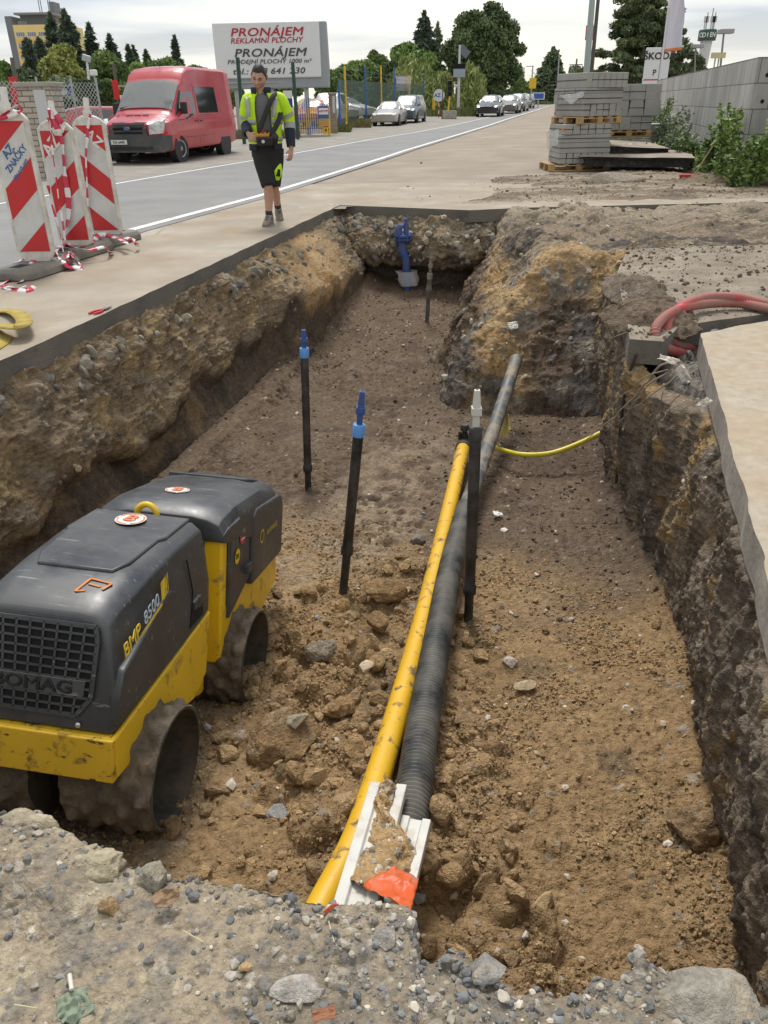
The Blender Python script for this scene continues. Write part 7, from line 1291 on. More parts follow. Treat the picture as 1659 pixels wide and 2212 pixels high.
zt, zm, zl = hpx(138, Y, 990), hpx(149, Y, 990), hpx(167, Y, 990); m = MB(); m.box((0, -.18, (zt + zm) / 2), (.95, .16, zt - zm)); m.build('display', BLKD, r_); m = MB(); m.box((0, -.18, (zm + zl) / 2), (.95, .16, zm - zl)); m.build('display_box', mat('box_bluegrey', (.30, .35, .42), rough=.5), r_); m = MB(); m.cyl((0, 0, 0), (0, 0, .6), .22, n=12); m.build('pole_base', CONCP, r_)
Y = 78; a, b = at(856, 165, Y=Y), at(888, 196, Y=Y); r_ = empty('roadside_sign', (a[0], Y, prof(Y)), label='pale advertising board above the dark minivan', cat='sign'); zc = (a[2] + b[2]) / 2 - prof(Y); wd = b[0] - a[0]; m = MB(); m.box((wd * .25, 0, zc), (wd * .5, .1, a[2] - b[2])); m.build('left_panel', mat('ad_lilac', (.50, .50, .58), rough=.6, dirt=(.25, .25, .40), dirt_amt=.3, dscale=1.5), r_); m = MB(); m.box((wd * .75, 0, zc), (wd * .5, .1, a[2] - b[2])); m.build('right_panel', mat('ad_cream', (.58, .54, .47), rough=.6, dirt=(.3, .26, .22), dirt_amt=.3, dscale=1.5), r_)
for x in (.2, .8): m = MB(); m.box((wd * x, .1, zc / 2), (.1, .1, zc)); m.build('leg', GPOST, r_)
Y = 100; a, b = at(1151, 200, Y=Y), at(1176, 215, Y=Y); r_ = empty('direction_sign', (a[0], Y, prof(Y)), label='blue direction sign with a pale border at the crest of the road', cat='sign'); zc = (a[2] + b[2]) / 2 - prof(Y); wd = b[0] - a[0]; m = MB(); m.box((wd / 2, 0, zc), (wd, .06, a[2] - b[2])); q = m.build('border', PLATE, r_); m = MB(); m.box((wd / 2, -.04, zc), (wd * .84, .04, (a[2] - b[2]) * .74)); m.build('blue_field', mat('sign_blue3', (.03, .10, .42), rough=.5), r_); m = MB(); m.box((wd / 2, .05, zc / 2), (.12, .1, zc)); m.build('leg', GPOST, r_)
Y = 95; r_, g = post_thing('lamp_post', 1146, 205, Y, 'far lamp post with a yellow square sign', 'lamp post'); m = MB(); m.cyl((0, 0, 0), (0, 0, hpx(143, Y, 1146)), .10, .06, n=8); m.build('pole', GPOST, r_); z = hpx(180, Y, 1146); m = MB(); m.box((.08, -.1, z), (.75, .05, 1.0)); m.build('yellow_sign', YPST, r_); m = MB(); m.box((-.3, 0, hpx(143, Y, 1146)), (.8, .15, .08)); m.build('lamp_head', GPOST, r_)
# ================================================================== RIGHT SIDE: STACKS, WALL, RUBBLE, WEEDS
BLKC = mat('block_concrete', (.34, .335, .315), rough=.92, var=.12, vscale=5, bump=.35, bscale=70, dirt=(.27, .265, .245), dirt_amt=.35, dscale=2.5, bdist=.006); BLKC2 = mat('kerb_white', (.52, .52, .50), rough=.85, var=.08, vscale=6)
WOODP = mat('pallet_wood', (.42, .27, .12), rough=.85, var=.25, vscale=9, scratch=(.22, .14, .07), samt=.08, stretch=(1, 8, 8), sscale=3); STRAPM = mat('strap', (.02, .02, .02), rough=.5); TAGO = mat('tag_orange', (.62, .24, .06), rough=.6); TAGY = mat('tag_yellow', (.70, .45, .06), rough=.6, dirt=(.35, .12, .03), dirt_amt=.3, dscale=18)
def pallet(c, yaw, w_, d_, label):
    r = empty('pallet', c, yaw, label, 'pallet')
    for k in range(5): MB().box((-w_ / 2 + .07 + k * (w_ - .14) / 4, 0, .132), (.12, d_, .022)).build('deck_board', WOODP, r)
    for y in (-d_ / 2 + .05, 0, d_ / 2 - .05):
        MB().box((0, y, .11), (w_, .10, .022)).build('stringer', WOODP, r); MB().box((0, y, .011), (w_, .10, .022)).build('bottom_board', WOODP, r)
        for x in (-w_ / 2 + .07, 0, w_ / 2 - .07): MB().box((x, y, .06), (.13, .10, .078)).build('block', WOODP, r)
    return r
def pack(c, yaw, layers, label, m_=BLKC, tagm=None, tagp=None, wrap=False):
    """layers: (w, d, h, number of blocks, 'x' or 'y' block direction, dx, dyaw, gap)"""
    r = empty('block_pack', c, yaw, label, 'block stack'); z = 0; R0 = random.Random(int(c[0] * 100))
    for w_, d_, h, n, ax, dx, dyaw, gap in layers:
        m = MB(); Rz = Matrix.Rotation(dyaw, 3, 'Z'); L = w_ if ax == 'x' else d_
        for k in range(n):
            t = -L / 2 + (k + .5) * L / n; j = R0.uniform(-.006, .006); p = Vector((t, j, 0)) if ax == 'x' else Vector((j, t, 0)); dim = (L / n - .006, d_, h - .004) if ax == 'x' else (w_, L / n - .006, h - .004); tp = (1, 1)
            if gap and k % 2: tp = (.80, 1) if ax == 'x' else (1, .80)
            m.box(Rz @ p + Vector((dx, 0, z + h / 2)), dim, Rz, taper=tp)
        q = m.build('block_layer', m_, r, bevel=.008, seg=1); mm = MB(); mm.box((dx, 0, z + h * .52), (w_ + .008, d_ + .008, .014), Rz); mm.build('strap', STRAPM, q); z += h
    if tagm: m = MB(); x, zz, s = tagp; m.box((x, -layers[0][1] / 2 - .02, zz), (s, .004, s * .75)); m.build('tag', tagm, r)
    return r
k1 = Vector(atp(1203, 370)); X0, Y0 = k1.x, k1.y; pw, pd = 1.12, 1.0
pallet((X0 + pw / 2 - .08, Y0 + pd / 2, .0), R_(2), pw + .25, pd, 'wooden pallet on the ground under the front block stack')
pack((X0 + pw / 2, Y0 + pd / 2, .146), R_(2), [(pw, pd, .21, 7, 'x', 0, 0, True), (pw, pd, .21, 5, 'y', .0, 0, False), (pw * .98, pd, .16, 5, 'y', -.02, R_(1), False), (pw * .94, pd, .20, 6, 'x', -.02, R_(6), True)], 'lower pack of grey concrete kerb blocks in the front stack', tagm=TAGO, tagp=(-.5, .68, .1))
zz = .146 + .78; pallet((X0 + pw / 2 + .12, Y0 + pd / 2 + .1, zz), R_(24), 1.15, 1.0, 'wooden pallet between the two packs of the front block stack')
pack((X0 + pw / 2 + .14, Y0 + pd / 2 + .1, zz + .146), R_(24), [(1.02, 1.0, .24, 6, 'x', .02, 0, True), (1.04, 1.05, .20, 7, 'y', -.03, R_(3), False), (1.04, 1.05, .10, 6, 'y', -.03, R_(3), False), (1.08, 1.1, .29, 7, 'x', .04, R_(-2), False)], 'upper pack of grey concrete kerb blocks in the front stack')
FILMW = mat('wrap_film', (.7, .72, .73), rough=.3, alpha=.40)
tag(sheet('plastic_film', [at(1180, 285, Y=Y0 + .1), at(1207, 282, Y=Y0 - .03), at(1205, 312, Y=Y0 - .03), at(1182, 325, Y=Y0 + .3)], FILMW, 31, .04, 'torn clear film hanging on the left corner of the lower block pack', 'plastic film', 12))
tag(sheet('plastic_film', [at(1210, 207, Y=Y0 + .3), at(1262, 200, Y=Y0 - .1), at(1262, 208, Y=Y0 - .12), at(1232, 226, Y=Y0 + .1)], FILMW, 32, .03, 'clear film caught on the left side of the upper block pack', 'plastic film', 12))
b2 = Vector(atp(1320, 346)); pack((b2.x + .72, b2.y + .5, 0), R_(1), [(1.30, .9, .36, 6, 'x', 0, 0, True), (1.34, .95, .46, 4, 'y', 0, 0, False)], 'low pack of grey blocks right of the front stack, with a yellow tag', tagm=TAGY, tagp=(-.32, .62, .19))
pw3 = 1.15; b3 = Vector((X0 + 2.15, Y0 + 2.6, .03)); pack((b3.x, b3.y, .0), R_(4), [(1.1, .9, .12, 1, 'x', 0, 0, False), (1.08, .9, .12, 1, 'x', .0, 0, False), (1.1, .9, .12, 1, 'x', 0, 0, False), (1.1, .9, .12, 1, 'x', 0, 0, False), (1.0, .9, .10, 1, 'x', 0, 0, False)], 'pack of pale flat slabs under the rear pallet', m_=BLKC2)
pallet((b3.x - .05, b3.y, .58), R_(4), 1.1, .95, 'wooden pallet of the rear stack, lying on pale slabs'); pack((b3.x - .05, b3.y, .726), R_(4), [(1.05, .95, .30, 4, 'x', 0, 0, False), (1.15, 1.0, .34, 3, 'x', .12, R_(-3), True), (1.15, 1.0, .34, 3, 'x', .08, 0, False)], 'tall rear pack of big grey blocks against the block wall')
pack((X0 + 1.0, Y0 + 2.6, .45), R_(20), [(.9, .9, .45, 4, 'x', 0, 0, False), (.9, .9, .40, 4, 'x', 0, 0, False), (.9, .9, .36, 4, 'x', 0, 0, False)], 'grey block pack half hidden behind the left side of the front stack', tagm=TAGO, tagp=(-.3, 1.1, .14)); pallet((X0 + 1.0, Y0 + 2.6, .30), R_(20), 1.0, .95, 'pallet under the half hidden block pack'); pack((X0 + 1.0, Y0 + 2.6, 0), R_(20), [(.9, .9, .30, 4, 'x', 0, 0, False)], 'bottom layer of blocks behind the left side of the front stack')
# block wall
wa = Vector(at(1624, 209, Y=15.2)); wb = Vector(at(1417, 212, Y=33)); BW = 1.99
def wall_mat():
    m = bpy.data.materials.new('block_wall'); m.use_nodes = True; t = m.node_tree; b = t.nodes['Principled BSDF']; b.inputs['Roughness'].default_value = .92; tc = N(t, 'ShaderNodeTexCoord'); br = N(t, 'ShaderNodeTexBrick'); br.offset = .5; br.inputs['Scale'].default_value = 1; br.inputs['Brick Width'].default_value = .52; br.inputs['Row Height'].default_value = .40; br.inputs['Mortar Size'].default_value = .008; br.inputs['Color1'].default_value = (.30, .295, .28, 1); br.inputs['Color2'].default_value = (.40, .395, .375, 1); br.inputs['Mortar'].default_value = (.14, .135, .125, 1); t.links.new(tc.outputs['UV'], br.inputs['Vector'])
    n = N(t, 'ShaderNodeTexNoise'); n.inputs['Scale'].default_value = 1.6; n.inputs['Detail'].default_value = 8; n.inputs['Roughness'].default_value = .7; mp = N(t, 'ShaderNodeMapping'); mp.inputs['Scale'].default_value = (2.2, .5, 1); t.links.new(tc.outputs['UV'], mp.inputs[0]); t.links.new(mp.outputs[0], n.inputs['Vector']); mr = N(t, 'ShaderNodeMapRange'); mr.inputs[1].default_value = .35; mr.inputs[2].default_value = .7; mr.inputs[3].default_value = .72; mr.inputs[4].default_value = 1.2; t.links.new(n.outputs[0], mr.inputs[0]); cc = N(t, 'ShaderNodeCombineColor')
    for k in range(3): t.links.new(mr.outputs[0], cc.inputs[k])
    mx = N(t, 'ShaderNodeMix', data_type='RGBA', blend_type='MULTIPLY'); mx.inputs[0].default_value = 1; t.links.new(br.outputs[0], mx.inputs[6]); t.links.new(cc.outputs[0], mx.inputs[7]); t.links.new(mx.outputs[2], b.inputs['Base Color']); bp = N(t, 'ShaderNodeBump'); bp.invert = True; bp.inputs['Distance'].default_value = .015; t.links.new(br.outputs['Fac'], bp.inputs['Height']); t.links.new(bp.outputs[0], b.inputs['Normal']); return m
WM = wall_mat()
def wall_seg(pts, z0, z1, parent, name):
    me = bpy.data.meshes.new(name); V = []; F = []; U = []; s = 0
    for i, p in enumerate(pts):
        V += [(p[0], p[1], z0), (p[0], p[1], z1)]; U.append(s)
        if i < len(pts) - 1: s += math.hypot(pts[i + 1][0] - p[0], pts[i + 1][1] - p[1]); F.append((2 * i, 2 * i + 2, 2 * i + 3, 2 * i + 1))
    me.from_pydata(V, [], F); uv = me.uv_layers.new(name='UV')
    for pl in me.polygons:
        for li, vi in zip(pl.loop_indices, pl.vertices): uv.data[li].uv = (U[vi // 2], V[vi][2] - z0)
    return link(name, me, WM, parent)
bw = empty('block_wall', (0, 0, 0), label='long wall of big grey concrete blocks along the right side', cat='wall'); d = (wb - wa); d.z = 0; d.normalize(); nrm_ = Vector((d.y, -d.x, 0))
p0, p1 = wa, wb; q0, q1 = wa + Vector((3.2, .15, 0)), wb + nrm_ * .6
wall_seg([(wb.x + .6, wb.y + .3), (wb.x, wb.y), (wa.x, wa.y), (wa.x + 3.4, wa.y + .1)], 0, BW, bw, 'face')
m = MB(); m.prism([(wb.x + .6, wb.y + .3), (wb.x, wb.y), (wa.x, wa.y), (wa.x + 3.4, wa.y + .1), (wa.x + 3.4, wa.y + .7), (wa.x + .7, wa.y + .7)], lambda x, y: Vector((x, y, BW - .02)), lambda x, y: Vector((x, y, BW + .004))); m.build('top', BLKC, bw)
for k in range(7):
    u = .2 + .36 * (k % 4); z = 1.72 - .40 * (k // 4); m = MB(); m.cyl((wa.x + u, wa.y - .002 + .03 * u, z), (wa.x + u, wa.y + .02 + .03 * u, z), .035, n=12); m.build('dowel_hole_shade', BLKD, bw)
# broken asphalt slabs, concrete beam, pipe, broom
def broken(name, poly, z, th, topm, sidem, label, tilt=(0, 0), seed=1, cat='slab'):
    P = []
    for a, b in zip(poly, poly[1:] + poly[:1]): P += ragged(a, b, 14, .10, seed)[:-1]
    cx_, cy_ = np.mean([p[0] for p in poly]), np.mean([p[1] for p in poly]); Z = lambda x, y: z + tilt[0] * (x - cx_) + tilt[1] * (y - cy_); n = len(P); rg = []
    for s in np.linspace(0, 1, 6):
        k = 1 - .06 * math.sin(s * PI) - .05 * s; rg.append([Vector((cx_ + (x - cx_) * (k + .05 * vnoise(np.array([[x * 4, y * 4, s * 5]]), seed)[0] * (s > 0)), cy_ + (y - cy_) * k, Z(x, y) - th * s)) for x, y in P])
    m = MB(); m.rings(rg); m.m = [1] * len(m.f); m.m[-2] = 0; return tag(m.build(name, [topm, sidem]), label, cat)
TARS = mat('asphalt_edge', (.018, .017, .016), rough=.85, var=.5, vscale=30, bump=1., bscale=24, bdist=.03, dirt=(.09, .075, .06), dirt_amt=.28, dscale=9); TARD = mat('dusty_asphalt_top', (.33, .28, .225), rough=.95, var=.2, vscale=5, bump=.5, bscale=25, dirt=(.22, .185, .15), dirt_amt=.4, dscale=2)
A = [atp(*p)[:2] for p in ((1258, 374), (1500, 376))]; A = [tuple(A[0] + np.array([0, .3])), tuple(A[1] + np.array([.1, .3]))]
broken('asphalt_slab', [A[0], A[1], (A[1][0] + .2, A[1][1] + 1.3), (A[0][0] + .5, A[0][1] + 1.8)], .34, .19, TARD, TARS, 'broken slab of asphalt with black edges and a dusty top, lying near the broom', (.01, .06), 41)
broken('asphalt_slab', [(A[0][0] + .35, A[0][1] + .55), (A[0][0] + .95, A[0][1] + .25), (A[1][0] - .2, A[1][1] + 1.0), (A[1][0] - .3, A[1][1] + 2.3), (A[0][0] + .4, A[0][1] + 2.2)], .50, .15, TARD, TARS, 'upper broken asphalt slab leaning in front of the block stack', (-.05, .05), 43)
ba, bb_ = atp(1262, 397), atp(1395, 397); m = MB(); cbm = (ba + bb_) / 2; V = rock_shape(ICO[3][0], 61, 10, .08, (1, .3, .2)); o = link('concrete_beam', mesh_np('concrete_beam', V * ((bb_[0] - ba[0]) * .58), ICO[3][1], np.repeat(np.array([[.40, .34, .275]]), len(V), 0)), SOIL); o.location = (cbm[0], cbm[1] + .2, .07); tag(o, 'long rough concrete beam under the edge of the asphalt slab', 'concrete beam')
pb_ = Vector(atp(1478, 360)); m = MB(); m.rings([[pb_ + Vector((.16 * math.cos(t), y, .05 + .20 * math.sin(t))) for t in np.linspace(.1, PI - .1, 14)] for y in (0, .9)], closed=False, cap=False); o = m.build('half_pipe', mat('pipe_bluegrey', (.13, .15, .17), rough=.4), smooth=180); q = o.modifiers.new('t', 'SOLIDIFY'); q.thickness = .012; tag(o, 'cut grey plastic pipe lying open behind the red broom', 'pipe')
bh = Vector(atp(1486, 392)); bt = Vector(at(1603, 229, Y=bh.y - .35)); bro = empty('broom', bh, label='broom with a red head and a long wooden handle leaning against the weeds', cat='broom'); bt = bt - bh
MB().tube([(.10, .0, .10), bt * .5 + Vector((0, 0, .02)), bt], .014, 8).build('handle', mat('handle_wood', (.36, .27, .19), rough=.8), bro, smooth=60); m = MB(); m.box((0, 0, .10), (.34, .10, .05), R_(-15)); hb_ = m.build('head', mat('broom_red', (.42, .03, .035), rough=.6), bro, bevel=.012); m = MB(); m.box((0, 0, .04), (.33, .10, .08), R_(-15), taper=(.94, .8)); m.build('bristles', mat('bristle_red', (.30, .03, .035), rough=.95, bump=1, bscale=60), hb_)
crumple('paper_scrap', .28, .2, PLATE, at(1354, 318, Y=Y0 + .5), 63, rot=(.7, .1, .2), label='white crumpled paper on the asphalt slab before the low block pack', cat='paper scrap')
# earth heaps: at the foot of the weeds and on the broken pavement
def heap(name, c, rx, ry, h, colr, seed, label, n=90):
    u = np.linspace(-1, 1, n); X, Yg = np.meshgrid(u, u); r = np.sqrt(X ** 2 + Yg ** 2); P = np.stack([c[0] + X * rx, c[1] + Yg * ry, c[2] - .05 + (h + .05) * np.clip(1 - r ** 1.6, -.2, 1)], -1); ok = (r < 1.02).ravel()
    p = P.reshape(-1, 3); nn = normals_of(P).reshape(-1, 3); k, i_ = clods(p, .09, seed, .6); k2, _ = clods(p, .04, seed + 5, .7); dd_ = .6 * k + .6 * k2 + .05 * fbm(p, .25, 4, seed); p = p + nn * dd_[:, None]; F = grid_faces(n, n); F = F[ok[F].all(1)]
    cc = np.array(colr)[None] * (1 + .4 * fbm(p, .2, 4, seed + 9))[:, None]; return tag(link(name, mesh_np(name, p, F, np.clip(cc, .01, .9)), SOIL), label, 'earth heap')
c = at(1400, 690, z=0); heap('earth_heap', (c[0] + .06, c[1] + .1, 0), .34, .42, .10, (.17, .13, .095), 811, 'small heap of brown earth on the broken pavement by the red hose')
c = at(1385, 625, z=0); heap('earth_heap', (c[0], c[1], -.02), .26, .75, .10, (.19, .15, .115), 821, 'low ridge of brown earth along the left edge of the broken pavement')
c = atp(1560, 395); heap('earth_heap', (c[0] + .4, c[1] + .2, 0), 1.5, .8, .20, (.24, .185, .13), 831, 'heap of brown earth and rubble at the foot of the weeds')
rock((1378, 612), 0, .055, 71, (.13, .10, .085), 'dark stone on the broken pavement, largest of those by the earth ridge', (1, .7, .6)); rock((1407, 650), 0, .05, 72, (.085, .075, .07), 'dark flat lump on the broken pavement above the red hose', (1, .6, .45)); rock((1428, 662), 0, .035, 73, (.10, .09, .085), 'dark grey stone beside the flat lump above the red hose', (1, .8, .8))
rock((910, 352), 0, .035, 74, (.09, .075, .06), 'dark crumb of earth on the concrete beyond the trench, right one', (1, .8, .7)); rock((880, 404), 0, .025, 75, (.09, .075, .06), 'dark crumb of earth on the concrete beyond the trench, left one', (1, .8, .7))
scatter('pebbles', np.stack(np.meshgrid(np.linspace(.5, 9, 120), np.linspace(12.6, 17, 90)), -1).reshape(90, 120, 2)[..., [0, 1, 1]] * np.array([1, 1, 0]), np.tile(np.array([0, 0, 1.]), (90, 120, 1)), lambda q: .3 + sst(q[:, 0], 2, 6), 500, .006, .035, PAL_P + PAL_B, 1, 2.4, .3, seed=24, label='crumbs and pebbles strewn on the dusty ground beyond the trench', cat='pebbles')
# ================================================================== PLANTS
def leafmat(name): return mat(name, (0, 0, 0), rough=.65, attr=True, spec=.3, var=.12, vscale=3)
LEAF = leafmat('leaf'); LEAFF = leafmat('needle'); BARK = mat('bark', (.085, .068, .052), rough=.95, var=.3, vscale=8, bump=.6, bscale=20)
def quads(C, A, B, col):
    """leaf quads: centres, half axes"""
    V = np.stack([C - A, C - B * .9, C + A, C + B * .9], 1).reshape(-1, 3); F = np.arange(len(V)).reshape(-1, 4); return V, F, np.repeat(col, 4, 0)
def unit(v): return v / (np.linalg.norm(v, axis=-1, keepdims=True) + 1e-9)
def leaves_obj(name, C, size, r, palette, clump, root, flat=1.0, dirn=None, elong=1.6, m_=None):
    n = len(C); A = unit(r.normal(size=(n, 3)) if dirn is None else dirn + .45 * r.normal(size=(n, 3))); B = unit(np.cross(A, r.normal(size=(n, 3)))); s = size * r.uniform(.6, 1.3, n)[:, None]; pal = np.array(palette)
    q = fbm(C, clump, 3, 5); t = np.clip(.5 + .75 * q + .22 * r.normal(size=n), 0, .999); col = pal[0] * (1 - t[:, None]) + pal[1] * t[:, None]; V, F, c = quads(C, A * s * elong * .6, B * s * .6, col); return link(name, mesh_np(name, V, F, c, False), m_ or LEAF, root)
def tree_root(name, px, Y, ytop, wpx, label, cat='tree', zb=None, group=None):
    g = ground_at(px, Y); top = at(px, ytop, Y=Y); ax = Y * math.cos(PITCH) + (CAMH - g.z) * math.sin(PITCH); return empty(name, g, label=label, cat=cat, group=group), top[2] - g.z, wpx / FPX * ax, g
def broad(name, px, Y, ytop, wpx, label, pal, n=14000, size=.30, seed=1, base=.12, lobes=26, trunk=True, shape=1.0, clump=1.2, hang=0., dens=.35, cat='tree', lr=(.18, .34)):
    n = int(n * 1.6); size = size * .72
    root, H_, W, g = tree_root(name, px, Y, ytop, wpx, label, cat); r = np.random.default_rng(seed); R = W / 2; zc = H_ * (.5 + base / 2); hz_ = H_ * (1 - base) / 2; cs = []; k = 0
    while len(cs) < lobes:
        v = r.normal(size=3); v /= np.linalg.norm(v); q = r.uniform(.25, 1) ** .5; tz = v[2] * q; wz = 1 - shape * .35 * max(0, tz) ** 1.5
        cs.append((v[0] * q * R * .78 * wz, v[1] * q * R * .7 * wz, zc + tz * hz_ * .82, r.uniform(*lr)))
    cs = np.array(cs); rad = cs[:, 3] * min(R, hz_) * 1.15; wgt = rad ** 2; idx = r.choice(lobes, n, p=wgt / wgt.sum()); v = unit(r.normal(size=(n, 3))); q = r.uniform(dens, 1.08, n)[:, None] + .12 * fbm(v * 2 + idx[:, None], .7, 2, seed)[:, None]
    C = cs[idx, :3] + v * rad[idx][:, None] * q * np.array([1, 1, .85])
    if hang: C[:, 2] -= np.abs(r.normal(size=n)) * hang * .5
    C[:, 2] = np.clip(C[:, 2], .02 * H_, H_ * 1.02); s = size
    leaves_obj('crown', C, s, r, pal, clump, root, dirn=(np.array([[0, 0, -1.]]) * np.ones((n, 1)) if hang else None), elong=3.0 if hang else 1.6)
    if trunk:
        m = MB(); m.tube([(0, 0, -.2), (0.05 * R, 0, H_ * .3), (0, .05 * R, H_ * .62)], [.05 * R + .08, .04 * R + .06, .02 * R + .02], 8)
        for k in range(9): c = cs[k]; z0 = H_ * r.uniform(.18, .5); m.tube([(0, 0, z0), (c[0] * .5, c[1] * .5, (z0 + c[2]) / 2 + .05 * H_), tuple(c[:3])], [.022 * R + .03, .015 * R + .02, .01], 6)
        m.build('trunk', BARK, root, smooth=60)
    return root
def conifer(name, px, Y, ytop, wpx, label, pal, n=9000, seed=1, base=.05, power=.85, whorl=22, size=.28, droop=.25, gap=.0, cat='tree', cols=False):
    n = int(n * 2.4); size = size * .66
    root, H_, W, g = tree_root(name, px, Y, ytop, wpx, label, cat); r = np.random.default_rng(seed); R = W * .74; Cs = []; Ds = []
    nb = whorl * 9; z = base + (1 - base) * (np.repeat(np.arange(whorl), 9) + r.uniform(-.35, .35, nb)) / whorl; z = np.clip(z, base, .995); L = R * (1 - (z - base) / (1 - base)) ** power * r.uniform(.68, 1.15, nb) + .03 * R; ang = r.uniform(0, 2 * PI, nb); wgt = L ** 1.3 + .02 * R; idx = r.choice(nb, n, p=wgt / wgt.sum()); t = r.uniform(.05, 1, n) ** .55
    d = np.stack([np.cos(ang), np.sin(ang), -droop * np.ones(nb)], -1); C = d[idx] * (L[idx] * t)[:, None]; C[:, 2] += z[idx] * H_ + .10 * L[idx] * t ** 2 * (1 if droop < .5 else 0); sp = (.03 * R + .09 * L[idx] * (1 - .6 * t))[:, None]; C = C + r.normal(size=(n, 3)) * sp * np.array([1, 1, .55]); C[:, 2] = np.clip(C[:, 2], .02 * H_, H_)
    tipn = max(30, n // 60); tz = r.uniform(.93, 1.0, tipn); C = np.concatenate([C, np.stack([r.normal(size=tipn) * .012 * R, r.normal(size=tipn) * .012 * R, tz * H_], -1)]); D = np.concatenate([d[idx], np.tile([[0, 0, 1.]], (tipn, 1))]); leaves_obj('crown', C, size, r, pal, 1.1, root, dirn=D, elong=2.6, m_=LEAFF)
    m = MB(); m.tube([(0, 0, -.2), (0, 0, H_ * .5), (0, 0, H_ * .97)], [.05 * R + .06, .03 * R + .04, .01], 8); m.build('trunk', BARK, root, smooth=60); return root
SPR = [(0.055, 0.086, 0.064), (0.127, 0.171, 0.121)]; SPR2 = [(0.075, 0.114, 0.064), (0.177, 0.239, 0.121)]; OLV = [(0.151, 0.182, 0.055), (0.415, 0.440, 0.138)]; GRN = [(0.086, 0.138, 0.051), (0.239, 0.328, 0.106)]; GRN2 = [(0.114, 0.189, 0.055), (0.302, 0.428, 0.127)]; DGR = [(0.051, 0.081, 0.046), (0.147, 0.197, 0.086)]; WIL = [(0.156, 0.211, 0.065), (0.360, 0.408, 0.151)]; GGR = [(0.151, 0.189, 0.114), (0.352, 0.415, 0.252)]; THU = [(0.051, 0.101, 0.046), (0.151, 0.214, 0.081)]
conifer('spruce', 143, 92, 32, 62, 'dark spruce just left of the tallest one, beside the yellow building', SPR, seed=1, n=8000, size=.36); conifer('spruce', 173, 90, 25, 66, 'tallest dark spruce above the olive-green tree', SPR, seed=2, n=11000, size=.36, power=.75)
conifer('spruce', 219, 95, 53, 46, 'slim dark spruce right of the tallest one', SPR, seed=3, n=6000, size=.34); conifer('spruce', 258, 100, 78, 54, 'dark spruce above the roof of the red van', SPR, seed=4, n=6000, size=.36); conifer('spruce', 294, 105, 99, 34, 'small grey-green conifer, left of a close pair above the van', SPR2, seed=5, n=3500, size=.34); conifer('spruce', 305, 107, 101, 32, 'small grey-green conifer, right of a close pair above the van', SPR2, seed=6, n=3500, size=.34); conifer('spruce', 330, 110, 111, 36, 'small far conifer between the van and the billboard', SPR2, seed=7, n=3500, size=.34); conifer('spruce', 394, 100, 80, 30, 'conifer with a thin spire standing left of the billboard', SPR, seed=8, n=4000, size=.34)
conifer('cypress', 84, 68, 87, 30, 'dark narrow conifer in front of the yellow building, left one', SPR, seed=9, n=7000, size=.26, power=.5, droop=-.4); conifer('cypress', 109, 70, 86, 27, 'dark narrow conifer in front of the yellow building, right one', SPR, seed=10, n=7000, size=.26, power=.5, droop=-.4)
broad('round_tree', 147, 55, 79, 112, 'olive-green dome-shaped tree behind the blue web-address sign', OLV, n=26000, size=.26, seed=11, lobes=46, base=.02, shape=1.2, clump=.9); broad('leafy_tree', 243, 60, 112, 110, 'broad green tree behind the red van', GRN, n=20000, size=.30, seed=12, lobes=34); broad('shrub', 143, 46, 152, 96, 'grey-green bush at the foot of the olive-green tree', GGR, n=11000, size=.22, seed=13, lobes=26, trunk=False, base=0); broad('leafy_tree', 6, 66, 110, 74, 'green tree at the far left edge of the picture', GRN2, n=14000, size=.32, seed=14); broad('shrub', 55, 52, 142, 110, 'dark hedge shrubs under the yellow building', DGR, n=16000, size=.24, seed=15, lobes=34, trunk=False, base=0); broad('shrub', 205, 47, 160, 90, 'dark green shrub between the thuja columns and the broad tree', DGR, n=10000, size=.24, seed=16, trunk=False, base=0)
for px, yt, wd, lb in ((139, 214, 17, 'small thuja, left of a close pair behind the middle barrier board'), (156, 218, 18, 'small thuja, right of a close pair behind the middle barrier board'), (188, 177, 36, 'tall thuja column in front of the blue sign'), (231, 180, 38, 'tall thuja column right beside the front of the red van'), (36, 186, 22, 'thuja behind the narrow red banner at the far left')): conifer('thuja', px, 30.5 if px > 30 else 30, yt, wd, lb, THU, seed=px, n=7500, size=.085, power=.32, droop=-.9, whorl=26, base=.0)
